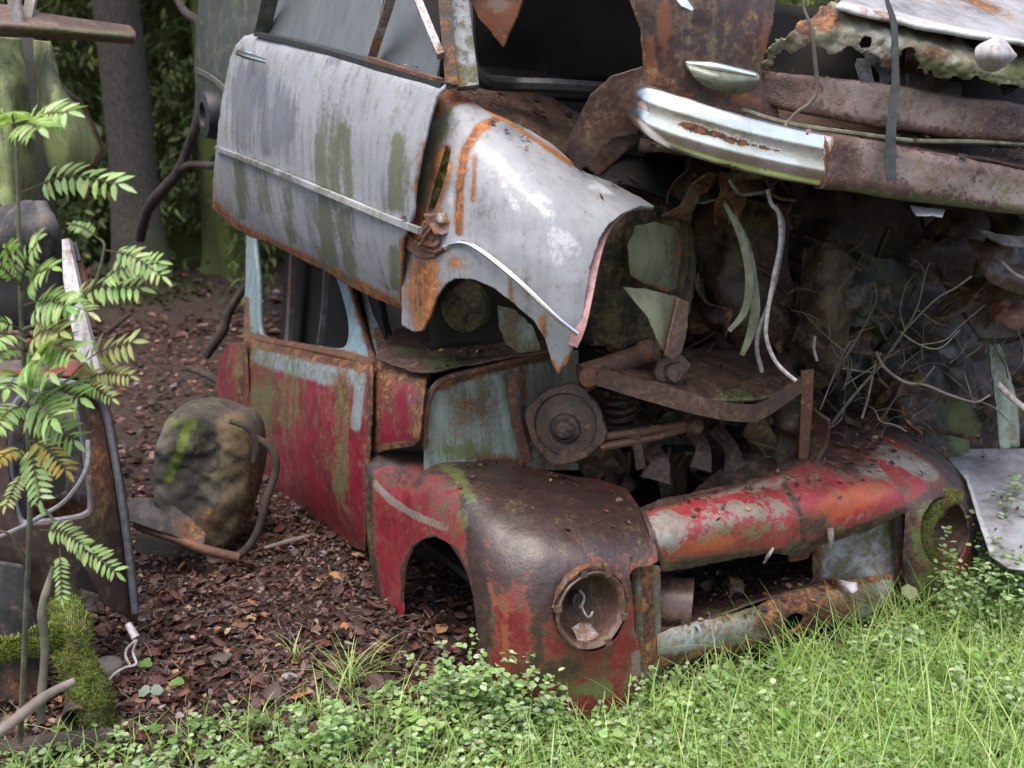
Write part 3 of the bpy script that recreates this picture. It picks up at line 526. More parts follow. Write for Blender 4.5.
vl = MB().sheet([[F(x, y, o) for x, y, o in r] for r in (((650, 622, .04), (720, 606, .05), (800, 588, .05), (900, 568, .05)), ((650, 645, .0), (720, 630, .0), (800, 612, .0), (900, 590, .0)), ((650, 690, .03), (720, 672, .03), (800, 656, .03), (900, 632, .03)))], 60, 120,
    keep=[(657, 634), (680, 626), (720, 617), (757, 607), (770, 600), (800, 590), (850, 580), (892, 574), (894, 602), (850, 622), (800, 634), (740, 650), (700, 655), (680, 664), (658, 666)], cuts=[rnd([(785, 620), (794, 613), (803, 616), (797, 627), (789, 631)])], jag=1.5, dent=.012, ds=9, seed=8)
obj('lower_valance', vl, 'mint_paint', red, solid=.006, paint={'bare': [('e', 695, 636, 32, 14, -12, .9), ('e', 745, 625, 30, 10, -10, .6), ('e', 880, 590, 12, 10, 0, .5)], 'rust': [('l', [(657, 662), (740, 650), (800, 634)], 7, .7), ('e', 800, 620, 40, 26, 0, .9), ('b', .18), ('l', [(720, 616), (800, 592), (890, 576)], 4, .7), ('e', 840, 605, 20, 14, 0, .4)], 'alt': [('e', 868, 592, 18, 10, 0, .7), ('e', 775, 635, 12, 16, 0, .35)], 'moss': [('l', [(715, 618), (755, 611)], 5, .6), ('e', 690, 660, 40, 5, 0, .4)]})
sh = MB().sheet([[F(x, y, o) for x, y, o in r] for r in (((650, 632, .04), (720, 616, .05), (800, 592, .05), (900, 575, .05)), ((660, 604, .22), (720, 598, .24), (800, 575, .26), (900, 548, .3)), ((680, 588, .45), (730, 580, .48), (800, 560, .5), (890, 535, .55)))], 40, 60, dent=.015)
obj('grille_shelf', sh, 'purple_rust', red, solid=.006, paint={'moss': [('e', 735, 613, 26, 6, 0, .7), ('e', 800, 588, 12, 5, 0, .7)], 'alt': [('b', .2)]})
obj('radiator_support', MB().sheet([[F(x, y, o) for x, y, o in r] for r in (((640, 520, .5), (760, 510, .5), (900, 490, .5)), ((640, 600, .5), (760, 590, .5), (900, 560, .5)), ((640, 660, .5), (760, 650, .5), (900, 620, .5)))], 16, 30, dent=.03), 'interior', red, solid=.01)
obj('crossbar', MB().strip([F(690, 600, .3), F(760, 588, .28), F(815, 572, .24)], .035, .02), 'engine_grime', red, paint={'alt': [('b', .2)]})
obj('horn_bracket', MB().strip([F(735, 580, .24), F(736, 597, .2), F(736, 612, .16)], [.045, .05, .055], .02, up=R_), 'mint_paint', red, paint={'rust': [('b', .35)], 'alt': [('b', .35)]})
pc = F(683, 605, .08); pa = R_ * .75 - S_ * .62 + np.array((0, 0, -.08)); pa /= np.linalg.norm(pa)
obj('intake_pipe', MB().lathe(pc, pa, [(.078, -.22), (.074, -.10), (.074, .0), (.078, .02), (.074, .022), (.070, .0), (.068, -.2)], 36, .02, 1), 'purple_rust', red, paint={'bare': [('b', .1)]})
flap = MB().sheet([[F(x, y, o) for x, y, o in r] for r in (((824, 577, .05), (842, 580, .0), (856, 583, -.02)), ((836, 592, .04), (850, 594, -.03), (858, 590, -.04)))], 16, 16, keep=None, dent=.015, ds=20)
obj('bent_flap', flap, 'grey_sheet', red, solid=.004, paint={'rust': [('e', 828, 580, 12, 12, 0, .9)], 'bare': [('e', 850, 588, 8, 6, 0, .5)]})
obj('grille_clip', MB().strip([F(830, 528, -.02), F(831, 540, -.03), F(829, 550, -.02)], [.02, .016, .006], .006, up=R_), 'grey_sheet', red, paint={'alt': [('b', .3)], 'rust': [('b', .25)]})
obj('grille_clip', MB().strip([F(773, 548, -.02), F(768, 556, -.03), F(764, 563, -.02)], [.006, .01, .006], .004, up=R_), 'grey_sheet', red, paint={'alt': [('b', .3)], 'rust': [('b', .25)]})
# debris of pressed parts lying in the bay
JR = np.random.default_rng(404)
def junk(parent, n, box, depth, mats, size=(.05, .16), kinds=('sheet', 'bar', 'sheet', 'hose', 'sheet', 'can'), names=None):
    for k in range(n):
        px, py = JR.uniform(box[0], box[2]), JR.uniform(box[1], box[3]); Y = JR.uniform(*depth); c = U(px, py, Y); a = JR.normal(0, 1, 3); a /= np.linalg.norm(a); sz = JR.uniform(*size); kd = kinds[k % len(kinds)]; mt = mats[int(JR.integers(len(mats)))]
        pt = {'rust': [('b', JR.uniform(0, .4))], 'alt': [('b', JR.uniform(0, .5))], 'bare': [('b', JR.uniform(0, .4))], 'moss': [('b', JR.uniform(0, .35))]}
        b1 = np.cross(a, (0.1, .9, .3)); b1 /= np.linalg.norm(b1); b2 = np.cross(a, b1)
        if kd == 'sheet': obj('scrap_panel', MB().sheet([[c + b1 * (u - .5) * 2 * sz + a * (v - .5) * 1.3 * sz + b2 * JR.normal(0, .22 * sz) for u in np.linspace(0, 1, 4)] for v in np.linspace(0, 1, 4)], 18, 18, dent=sz * .25, ds=1.2 / sz, seed=int(JR.integers(99))), mt, parent, solid=.005, paint=pt)
        elif kd == 'hose': obj('hose', MB().tube([c + a * t * sz * 1.6 + b1 * JR.normal(0, .35 * sz) + b2 * JR.normal(0, .35 * sz) - np.array((0, 0, .4 * sz * (1 - t * t))) for t in (-1, -.4, .2, .7, 1.1)], JR.uniform(.0025, .008), 8), mt, parent, paint=pt)
        elif kd == 'bar': obj('bracket', MB().strip([c - a * sz, c + b1 * JR.normal(0, .15 * sz), c + a * sz * .7 + b1 * .3 * sz], [.02, .032, .025], .008, up=b2), mt, parent, paint=pt)
        else: obj('fitting', MB().lathe(c, a, [(.0005, -sz * .3), (sz * .2, -sz * .3), (sz * .22, -.1 * sz), (sz * .14, 0), (sz * .14, sz * .2), (sz * .2, sz * .22), (sz * .2, sz * .32), (.0005, sz * .33)], 14, .03, k), mt, parent, paint=pt)
eng = thing('engine_remains', 'tangle of broken rusty engine bay parts behind the red nose', 'engine parts', U(690, 460, 3.1))
junk(eng, 30, (590, 405, 800, 475), (2.9, 3.35), ['engine_grime', 'purple_rust', 'rusty_metal', 'mint_paint', 'engine_grime'], (.05, .13))
junk(eng, 14, (600, 335, 700, 372), (2.95, 3.2), ['engine_grime', 'purple_rust', 'rusty_metal'], (.04, .10))
junk(eng, 10, (690, 590, 810, 610), (2.85, 3.0), ['engine_grime', 'purple_rust', 'rusty_metal'], (.03, .06))
# ------------------------------------------------------------------ axle parts lying in the engine bay
ax_t = thing('front_axle', 'rusty front axle with round brake plate, coil spring and arms in the open engine bay', 'axle', U(640, 440, 2.85))
bp_c = U(566, 424, 2.74); bax = np.array((-.22, -.95, .12)); bax /= np.linalg.norm(bax)
bx = np.cross(bax, (0, 0, 1)); bx /= np.linalg.norm(bx); bz = np.cross(bx, bax)
pl = MB(); prof = []
K = 40
for k, (s_, h) in enumerate(((1.0, -.02), (1.03, 0), (1.0, .012), (.84, .014), (.80, .002), (.35, .006), (.0, .008))):
    for j in range(K):
        a = 2 * math.pi * j / K; r = .108 * s_ * (1 + (.10 * max(0, math.cos(4 * a - 1.0)) if s_ > .9 else 0))
        prof.append(bp_c + bax * h + r * (math.cos(a) * bx + math.sin(a) * bz))
pl.add(prof, [(k*K+j, k*K+(j+1) % K, (k+1)*K+(j+1) % K, (k+1)*K+j) for k in range(6) for j in range(K)])
bp = obj('brake_plate', pl, 'engine_grime', ax_t, paint={'bare': [('e', 566, 410, 25, 20, 0, .35)], 'alt': [('e', 570, 425, 16, 10, -30, .3)]})
obj('hub', MB().lathe(bp_c + bax * .006 - bz * .012, bax, [(.045, 0), (.04, .012), (.03, .016), (.028, .035), (.02, .045), (.0005, .048)], 24), 'dark_steel', bp)
for a in (40, 130, 220, 310):
    b = MB(); b.lathe(bp_c + bax*.012 + .1*(math.cos(math.radians(a))*bx + math.sin(math.radians(a))*bz), bax, [(.008, 0), (.008, .01), (.0005, .011)], 6)
    obj('bolt_head', b, 'engine_grime', bp, smooth=False)
sp_c = U(619, 432, 2.86); pts = [sp_c + np.array((.038 * math.cos(t), .038 * math.sin(t), .115 * t / (2 * math.pi * 4.5))) for t in np.linspace(0, 2 * math.pi * 4.5, 90)]
obj('coil_spring', MB().tube(pts, .0085, 7, smooth=False), 'dark_steel', ax_t, paint={'bare': [('b', .35)]})
b = MB(); b.tube([U(583, 378, 2.72), U(618, 364, 2.76), U(655, 350, 2.80)], [.042, .034, .03], 12)
a1 = obj('upper_arm', b, 'engine_grime', ax_t, paint={'alt': [('b', .25)], 'rust': [('b', .2)]})
obj('bushing', MB().lathe(U(650, 352, 2.775), (.8, -.5, .2), [(.034, -.03), (.036, 0), (.03, .02), (.0005, .024)], 18), 'rusty_metal', a1, paint={'alt': [('e', 650, 355, 14, 10, 0, .6)], 'bare': [('b', .35)]})
obj('bushing', MB().lathe(U(590, 377, 2.69), (-.3, -.9, .1), [(.03, -.03), (.032, 0), (.026, .02), (.0005, .024)], 18), 'rusty_metal', a1, paint={'alt': [('b', .5)]})
for dy in (0, 10):
    b = MB(); b.tube([U(600, 437 + dy, 2.72), U(650, 430 + dy * .8, 2.74), U(694, 423 + dy * .3, 2.78)], .0115, 8)
    lr = obj('track_rod', b, 'rusty_metal', ax_t, paint={'bare': [('b', .1)]})
obj('rod_end', MB().lathe(U(694, 426, 2.77), (.4, -.8, .3), [(.0005, -.03), (.024, -.025), (.028, 0), (.02, .02), (.0005, .024)], 18), 'engine_grime', lr, paint={'alt': [('b', .2)]})
obj('drop_link', MB().strip([U(634, 430, 2.73), U(637, 445, 2.73), U(641, 468, 2.74)], [.03, .024, .03], .014, up=(1, 0, 0)), 'engine_grime', ax_t)
pan = [[(598, 372, 2.66), (650, 384, 2.62), (705, 398, 2.64), (760, 400, 2.74), (800, 380, 2.86)], [(610, 362, 2.85), (660, 368, 2.85), (710, 374, 2.88), (755, 374, 2.95), (790, 366, 3.0)], [(640, 352, 3.1), (680, 352, 3.1), (720, 352, 3.15), (760, 352, 3.2), (790, 350, 3.25)]]
xm = obj('crossmember', MB().sheet([[U(*q) for q in r] for r in pan], 30, 50, dent=.015, ds=9), 'engine_grime', ax_t, solid=.008, paint={'moss': [('e', 733, 398, 16, 7, 0, .65), ('e', 690, 378, 20, 8, 0, .2)], 'alt': [('e', 660, 375, 40, 8, 10, .3)]})
lip = [U(598, 376, 2.655), U(650, 392, 2.615), U(705, 407, 2.635), U(745, 413, 2.71), U(765, 408, 2.76), U(800, 384, 2.86)]
obj('lip', MB().strip(lip, .05, .012), 'purple_rust', xm, paint={'alt': [('b', .2)]})
obj('knuckle', MB().lathe(U(672, 372, 2.68), (.2, -.9, .2), [(.03, -.05), (.034, -.02), (.05, -.016), (.05, .0), (.03, .006), (.026, .03), (.012, .034), (.0005, .036)], 9, .12), 'engine_grime', ax_t, paint={'bare': [('e', 668, 376, 10, 10, 0, .55)]})
for p0, p1, rr in (((700, 470, 2.9), (690, 430, 3.0), .03), ((735, 480, 2.95), (715, 430, 3.1), .035), ((655, 480, 2.8), (648, 450, 2.85), .04)):
    b = MB(); m_ = (U(*p0) + U(*p1)) / 2 + np.array((.02, -.01, .01)); b.strip([U(*p0), m_, U(*p1)], [rr * 2.4, rr * 1.5, rr * 2], .012, up=(1, .3, 0)); obj('bracket_leg', b, 'engine_grime', ax_t, paint={'alt': [('b', .2)], 'bare': [('b', .2)]})
# ------------------------------------------------------------------ the silver car lying on the red one
silver = thing('silver_car', 'silver blue old car with green streaked door, lying nose down on the red car', 'car', (-.3, 3.2, .75))
dc = [[V(x, y, o) for x, y, o in r] for r in (
    ((205, 26, .06), (260, 34, .05), (330, 48, .05), (390, 64, .05), (455, 84, .04)),
    ((205, 45, .02), (260, 52, .01), (330, 68, .01), (390, 84, .01), (455, 104, .01)),
    ((205, 105, -.02), (260, 115, -.03), (330, 130, -.03), (390, 145, -.03), (455, 165, -.02)),
    ((205, 146, -.025), (260, 162, -.035), (330, 190, -.035), (390, 216, -.035), (455, 244, -.03)),
    ((205, 190, .0), (260, 212, -.01), (330, 240, -.01), (390, 270, -.01), (455, 298, 0)),
    ((205, 225, .05), (260, 245, .04), (330, 275, .04), (390, 308, .04), (455, 335, .05)))]
dk = [(214, 208), (214, 182), (217, 150), (220, 120), (225, 88), (231, 60), (237, 45), (245, 37), (256, 34), (310, 46), (367, 63), (446, 85), (436, 100), (430, 120), (423, 150), (416, 187), (414, 215), (404, 240), (402, 308), (380, 300), (350, 285), (329, 272), (300, 258), (272, 243), (250, 236), (232, 226)]
sdoor = obj('door', MB().sheet(dc, 110, 130, dk, jag=.9, dent=.010, ds=4, seed=41), 'silver_paint', silver, solid=.008, paint={
    'moss': [('e', 329, 175, 14, 55, 0, 0.87), ('l', [(322, 140), (326, 190)], 7, 0.98), ('l', [(345, 130), (349, 190)], 7, 0.77), ('l', [(398, 140), (396, 205)], 7, 0.98), ('e', 404, 180, 8, 40, 0, 0.7), ('l', [(240, 165), (244, 215)], 5, 1.05), ('l', [(262, 172), (266, 210)], 6, 0.7), ('l', [(326, 205), (330, 262)], 9, 1.01), ('l', [(345, 215), (352, 275)], 8, 0.84), ('l', [(288, 190), (292, 240)], 5, 0.7), ('l', [(395, 250), (396, 285)], 5, 0.84), ('e', 240, 52, 10, 6, 20, 0.42), ('b', .12)],
    'alt': [('e', 245, 105, 14, 45, 0, 0.87), ('e', 282, 120, 16, 40, 0, 0.84), ('e', 255, 70, 16, 10, 0, 0.77), ('l', [(262, 80), (268, 150)], 8, 0.7), ('e', 335, 130, 18, 30, 0, 0.49), ('e', 335, 62, 8, 5, 0, 0.7), ('l', [(385, 180), (388, 205)], 7, 0.56), ('l', [(310, 200), (316, 255)], 6, 0.56), ('b', .12)],
    'rust': [('l', [(213, 207), (232, 226), (252, 237), (300, 258), (330, 273), (402, 309)], 7, 1.0), ('l', [(240, 226), (300, 252)], 3, .5), ('e', 385, 298, 16, 8, 20, .5), ('l', [(403, 240), (403, 305)], 3, .7), ('l', [(405, 76), (432, 82)], 3, .5), ('l', [(214, 150), (214, 208)], 2, .5), ('l', [(424, 145), (416, 190)], 2.5, .5), ('e', 240, 53, 6, 4, 0, .5)],
    'bare': [('e', 300, 200, 60, 8, 20, .3), ('l', [(395, 155), (397, 190)], 3, .3), ('l', [(405, 80), (435, 88)], 4, .4), ('b', .05)]}, label='silver door with green algae streaks and a rusted bottom edge')
tl = [V(216, 148, -.045), V(260, 165, -.048), V(330, 194, -.05), V(390, 219, -.048), V(420, 231, -.04)]
obj('trim_strip', MB().strip(tl, .016, .012), 'grey_sheet', sdoor, paint={'moss': [('b', .3)], 'bare': [('l', [(300, 180), (400, 224)], 6, .5)], 'alt': [('l', [(216, 150), (290, 180)], 5, .6)]})
h0 = V(239, 53, -.05); h1 = V(268, 62, -.055)
hd = obj('handle', MB().tube([h0, (h0 * .6 + h1 * .4) - VN * .006, h1], [.010, .011, .007], 10), 'chrome', sdoor)
b = MB(); b.tube([h0, h0 + VN * .07], .008, 8, smooth=False); obj('handle_base', b, 'chrome', hd)
# rear body behind the door
rb = [[U(*q) for q in r] for r in (((185, -60, 4.6), (225, -60, 4.2), (275, -60, 3.95), (300, -60, 3.9)), ((190, 40, 4.6), (225, 40, 4.15), (275, 40, 3.92), (300, 45, 3.8)), ((195, 100, 4.6), (225, 100, 4.15), (275, 100, 3.92), (300, 120, 3.75)), ((205, 140, 4.65), (225, 140, 4.2), (275, 140, 3.95), (300, 160, 3.8)))]
obj('rear_wing', MB().sheet(rb, 60, 50, keep=[(207, -40), (270, -40), (262, 34), (250, 40), (240, 60), (228, 120), (215, 118), (205, 105), (198, 95), (195, 70), (197, 30), (200, 0)], dent=.01), 'olive_paint', silver, solid=.008, paint={'moss': [('b', .2)]})
obj('wing_trim', MB().strip([U(197, 70, 4.5), U(212, 78, 4.2), U(226, 90, 4.02)], .02, .01), 'olive_paint', silver, paint={'bare': [('b', .6)]})
obj('rear_wheel', MB().lathe(U(216, 115, 4.22), (-.85, -.5, 0), [(.05, -.06), (.09, -.05), (.10, 0), (.09, .05), (.05, .055), (.045, .02), (.0005, .02)], 24), 'rubber', silver)
# glasshouse
def Vl(pts, o): return [V(x, y, o) for x, y in pts]
gl = MB().sheet([Vl(((262, -60), (330, -45), (395, -25), (430, -15)), .16), Vl(((262, 40), (330, 55), (395, 72), (450, 88)), .07)], 12, 30, keep=[(272, -40), (391, -30), (368, 62), (310, 46), (263, 34)])
obj('side_window', gl, 'dusty_glass', silver, solid=.004)
gl = MB().sheet([Vl(((380, -40), (410, -30), (430, -20)), .15), Vl(((362, 62), (400, 74), (446, 88)), .07)], 12, 30, keep=[(394, -30), (408, -30), (441, 58), (436, 82), (373, 62)])
obj('vent_window', gl, 'dusty_glass', silver, solid=.004)
obj('belt_moulding', MB().strip(Vl(((258, 34), (310, 46.5), (367, 63), (446, 86)), .035), .014, .03), 'rubber', silver)
obj('window_pillar', MB().strip(Vl(((276, -30), (270, 0), (262, 34)), .06), .05, .02, up=(1, 0, 0)), 'olive_paint', silver, paint={'bare': [('b', .45)]})
obj('centre_pillar', MB().strip(Vl(((399, -30), (389, 4), (370, 62)), .05), .024, .03, up=(1, 0, 0)), 'grey_sheet', silver, paint={'alt': [('b', .3)], 'rust': [('b', .35)]})
obj('vent_frame', MB().strip(Vl(((370, 61), (400, 71), (440, 83)), .03), .022, .02), 'rusty_metal', silver, paint={'bare': [('b', .3)]})
obj('vent_frame', MB().strip(Vl(((406, -30), (421, 8), (441, 56)), .05), .018, .02, up=(1, 0, 0)), 'white_paint', silver, paint={'rust': [('e', 441, 50, 5, 12, 0, .5)]})
obj('door_post', MB().strip(Vl(((443, -30), (446, 15), (452, 86)), .08), .03, .03, up=(1, 0, 0)), 'olive_paint', silver, paint={'bare': [('b', .4)], 'rust': [('b', .4)]})
obj('windscreen_post', MB().strip(Vl(((455, -30), (459, 15), (468, 88)), .12), .055, .04, up=(1, 0, 0)), 'grey_sheet', silver, paint={'alt': [('b', .4)], 'moss': [('b', .35)], 'rust': [('e', 462, 80, 10, 12, 0, .6)]})
obj('windscreen_seal', MB().tube([V(466, -30, .22), V(467, 10, .20), V(470, 60, .17), V(482, 80, .2), V(510, 84, .34), U(560, 86, 2.78), U(640, 92, 2.9)], .02, 8), 'rubber', silver)
obj('glass_backing', MB().sheet([Vl(((250, -80), (350, -60), (470, -40)), 1.25), Vl(((250, 60), (350, 80), (480, 110)), 1.15)], 8, 12), 'interior', silver, solid=.01, paint=None)
obj('far_pillar', MB().strip(Vl(((352, -30), (342, 0), (318, 46)), .6), .05, .02, up=(1, 0, 0)), 'grey_sheet', silver)
obj('far_pillar', MB().strip(Vl(((410, -30), (400, 20), (392, 68)), .8), .14, .02, up=(1, 0, 0)), 'interior', silver)
# interior: bulkhead under the screen, floor, far side, roof
obj('dashboard', MB().sheet([[U(460, 60, 3.0), U(560, 60, 3.1), U(720, 70, 3.3)], [U(470, 100, 2.95), U(570, 100, 3.0), U(720, 110, 3.2)]], 10, 20, dent=.03), 'interior', silver, solid=.02)
fl = [V(225, 200, .12), V(410, 285, .12)]
obj('floor_pan', MB().sheet([[V(222, 218, .1), V(330, 268, .1), V(400, 300, .1)], [V(222, 218, .1) + VN * 1.3, V(330, 268, .1) + VN * 1.3, V(400, 300, .1) + VN * 1.3]], 10, 12, dent=.02), 'interior', silver, solid=.01)
obj('far_side', MB().sheet([[V(225, -60, .1) + VN * 1.3, V(440, 0, .1) + VN * 1.3], [V(225, 210, .1) + VN * 1.3, V(440, 300, .1) + VN * 1.3]], 8, 8), 'interior', silver, solid=.01)
r0, r1 = V(255, -70, .2), V(450, -70, .2)
obj('roof', MB().sheet([[r0, (r0 + r1) / 2, r1], [r0 + VN * .6 + np.array((0, 0, .07)), (r0 + r1) / 2 + VN * .6 + np.array((0, 0, .07)), r1 + VN * .6 + np.array((0, 0, .07))], [r0 + VN * 1.2, (r0 + r1) / 2 + VN * 1.2, r1 + VN * 1.2]], 14, 14), 'olive_paint', silver, solid=.01)
# front wing
sf = [[(400, 60, 2.80), (445, 76, 2.66), (490, 96, 2.70), (540, 122, 2.76), (600, 160, 2.78), (670, 192, 2.82)],
      [(398, 90, 2.70), (440, 95, 2.54), (490, 116, 2.52), (540, 142, 2.55), (600, 180, 2.60), (668, 206, 2.66)],
      [(396, 150, 2.64), (432, 150, 2.49), (480, 165, 2.39), (535, 185, 2.34), (590, 210, 2.37), (650, 222, 2.47)],
      [(394, 215, 2.62), (428, 215, 2.47), (475, 225, 2.36), (530, 245, 2.28), (580, 262, 2.29), (632, 270, 2.37)],
      [(392, 270, 2.62), (425, 268, 2.46), (470, 278, 2.36), (525, 300, 2.28), (572, 315, 2.27), (620, 325, 2.34)],
      [(392, 340, 2.64), (425, 340, 2.48), (470, 345, 2.39), (525, 365, 2.31), (570, 385, 2.30), (615, 395, 2.36)]]
sk_ = [(446, 86), (465, 98), (483, 110), (507, 121), (530, 132), (552, 146), (570, 162), (584, 174), (607, 182), (640, 199), (655, 208), (640, 207), (622, 214), (607, 226), (598, 240), (589, 268), (584, 303), (578, 333), (573, 348), (566, 364), (558, 373), (552, 362), (546, 340), (535, 321), (515, 303), (495, 288), (475, 279), (457, 278), (446, 284), (438, 296), (431, 316), (423, 331), (416, 332), (403, 325), (403, 240), (414, 216), (417, 187), (424, 150), (431, 120), (437, 100)]
crack = [(447, 145), (452, 150), (447, 175), (440, 200), (432, 214), (428, 212), (433, 190), (440, 165)]
swing = obj('front_wing', MB().sheet([[U(*q) for q in r] for r in sf], 150, 150, sk_, [crack], jag=.8, dent=.010, ds=6, seed=51), 'silver_paint', silver, solid=.008, paint={
    'rust': [('l', [(434, 112), (450, 100), (470, 96), (484, 100)], 9, .95), ('e', 436, 175, 9, 40, 10, .75), ('e', 425, 215, 12, 18, 0, .7), ('l', [(428, 125), (424, 160), (418, 190)], 4, .7), ('l', [(498, 119), (478, 130), (466, 150), (461, 190), (460, 232)], 4, .95), ('l', [(476, 160), (474, 200)], 2.5, .6), ('e', 424, 290, 14, 42, 0, .95), ('e', 418, 235, 14, 14, 0, .8), ('l', [(448, 148), (445, 185), (432, 216)], 6, .65), ('l', [(445, 88), (500, 118), (570, 165)], 2.5, .7), ('e', 455, 262, 9, 8, 0, .5), ('l', [(511, 275), (512, 300)], 2.5, .6), ('l', [(543, 318), (545, 334)], 3, .7), ('l', [(552, 362), (558, 374), (572, 352)], 3, .8), ('e', 440, 215, 8, 14, 0, .5)],
    'moss': [('l', [(436, 122), (428, 165), (422, 200)], 7, .85), ('l', [(448, 108), (440, 140)], 5, .75), ('e', 420, 300, 7, 25, 0, .45), ('e', 520, 128, 12, 4, 30, .4)],
    'alt': [('e', 510, 130, 22, 10, 30, .65), ('e', 480, 175, 10, 40, 0, .4), ('e', 490, 200, 12, 40, 0, .5), ('b', .15), ('e', 470, 110, 14, 8, 20, .4)],
    'bare': [('l', [(482, 150), (500, 165), (512, 180), (530, 195), (545, 205), (552, 240), (556, 262)], 9, .46), ('l', [(558, 235), (572, 250)], 11, .46), ('l', [(486, 155), (520, 188), (548, 215)], 3, .66), ('l', [(505, 185), (520, 215)], 5, .45), ('e', 452, 200, 6, 20, 0, .5), ('e', 600, 190, 18, 5, 25, .6), ('e', 484, 105, 8, 6, 0, .4)]})
pe = [(648, 208, 2.62), (628, 209, 2.50), (612, 218, 2.43), (601, 234, 2.385), (592, 262, 2.33), (586, 295, 2.295), (580, 326, 2.272), (573, 346, 2.268)]
obj('wing_lip', MB().strip([U(*q) for q in pe], [.022, .030, .034, .036, .03, .022], .008, up=(1, -.2, 0)), 'white_paint', swing, paint={'alt': [], 'rust': [('b', .12)]})
M['pink_paint'] = M['white_paint'].copy(); M['pink_paint'].name = 'pink_paint'
def tint(mat, c1, c2):
    for n in mat.node_tree.nodes:
        if n.type == 'MIX' and not n.inputs[6].is_linked and not n.inputs[7].is_linked and n.inputs[6].default_value[0] > .4: n.inputs[6].default_value = (*c1, 1); n.inputs[7].default_value = (*c2, 1)
tint(M['pink_paint'], (.40, .20, .21), (.30, .15, .15)); bpy.data.objects['wing_lip'].data.materials[0] = M['pink_paint']
st_ = [(420, 246, 2.46), (436, 252, 2.42), (452, 244, 2.39), (470, 244.5, 2.345), (498, 264, 2.285), (527, 289, 2.255), (557, 318, 2.235), (577, 334, 2.245)]
obj('wing_trim', MB().tube([U(*q) for q in st_], .0065, 8), 'chrome', swing, paint={'rust': [('e', 430, 250, 18, 8, 0, .8), ('b', .12)]})
st_ = [(383, 222, 2.58), (400, 233, 2.53), (412, 245, 2.49), (425, 252, 2.46), (436, 254, 2.42)]
obj('bent_trim', MB().strip([U(*q) for q in st_], [.006, .02, .03, .03, .012], .01), 'rusty_metal', swing, paint={'bare': [('b', .25), ('e', 395, 230, 12, 3, 30, .7)], 'alt': [('b', .2)]})
for q, a in (((432, 238, 2.43), .02), ((440, 226, 2.42), -.015), ((428, 232, 2.45), .01)):
    obj('torn_metal', MB().sheet([[U(*q) + np.array((x + a * y / .03, -.01 - abs(x) * .3, y)) for x in (-.02, 0, .025)] for y in (-.02, .004, .03)], 9, 9, dent=.03, ds=30, seed=int(q[0])), 'grey_sheet', swing, solid=.004, paint={'rust': [('b', .45)]})
# inside of the wing and the crumpled inner panels
obj('wing_liner', MB().sheet([[U(*q) for q in r] for r in (((440, 200, 2.75), (540, 200, 2.72), (640, 215, 2.8)), ((430, 290, 2.75), (540, 290, 2.72), (640, 300, 2.82)), ((430, 350, 2.8), (540, 340, 2.75), (625, 345, 2.85)))], 20, 20, dent=.04), 'interior', silver, solid=.01)
obj('wing_top_liner', MB().sheet([[U(*q) for q in r] for r in (((560, 165, 2.75), (620, 185, 2.8), (690, 205, 2.9)), ((580, 120, 3.3), (640, 140, 3.3), (720, 160, 3.3)))], 10, 12, dent=.04), 'interior', silver, solid=.01)
ip = lambda pts, Y, dy=0: [U(x, y, Y + dy) for x, y in pts]
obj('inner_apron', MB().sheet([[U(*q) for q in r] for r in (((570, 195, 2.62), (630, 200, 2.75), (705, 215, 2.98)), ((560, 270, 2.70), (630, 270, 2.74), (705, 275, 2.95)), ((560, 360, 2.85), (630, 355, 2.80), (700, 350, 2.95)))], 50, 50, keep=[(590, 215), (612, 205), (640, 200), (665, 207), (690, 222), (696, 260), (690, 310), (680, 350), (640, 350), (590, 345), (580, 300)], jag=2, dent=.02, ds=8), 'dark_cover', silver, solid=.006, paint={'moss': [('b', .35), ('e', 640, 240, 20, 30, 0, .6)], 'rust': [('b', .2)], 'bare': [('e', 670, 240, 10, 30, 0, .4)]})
obj('inner_panel', MB().sheet([[U(*q) for q in r] for r in (((615, 215, 2.62), (650, 215, 2.66), (685, 220, 2.78)), ((615, 255, 2.60), (650, 255, 2.64), (685, 260, 2.78)), ((615, 300, 2.66), (650, 300, 2.70), (685, 300, 2.8)))], 40, 40, keep=[(627, 246), (636, 226), (655, 222), (676, 228), (681, 250), (676, 288), (668, 293), (645, 284), (630, 276)], jag=1.5, dent=.015), 'inner_green', silver, solid=.005, paint={'alt': [('e', 672, 260, 10, 40, 0, .45)], 'rust': [('l', [(630, 278), (670, 294)], 3, .6), ('l', [(677, 230), (678, 290)], 4, .4)]})
obj('inner_panel', MB().sheet([[U(*q) for q in r] for r in (((618, 280, 2.60), (650, 285, 2.62), (690, 292, 2.72)), ((630, 320, 2.55), (655, 320, 2.58), (690, 325, 2.68)), ((640, 365, 2.54), (660, 365, 2.56), (690, 365, 2.66)))], 40, 40, keep=[(623, 287), (645, 289), (678, 297), (676, 312), (668, 338), (664, 354), (657, 340), (648, 318), (634, 302)], jag=1.5, dent=.012), 'inner_green', silver, solid=.005, paint={'bare': [('e', 650, 300, 18, 10, 0, .35)], 'rust': [('l', [(676, 300), (664, 352)], 3, .6)]})
obj('inner_bracket', MB().sheet([[U(*q) for q in r] for r in (((665, 296, 2.58), (690, 300, 2.62)), ((662, 330, 2.55), (692, 332, 2.6)), ((660, 362, 2.54), (688, 362, 2.58)))], 30, 20, keep=[(677, 298), (688, 303), (686, 330), (681, 352), (672, 360), (664, 356), (668, 335)], jag=1, dent=.01), 'purple_rust', silver, solid=.01, paint={'alt': [('b', .2)]})
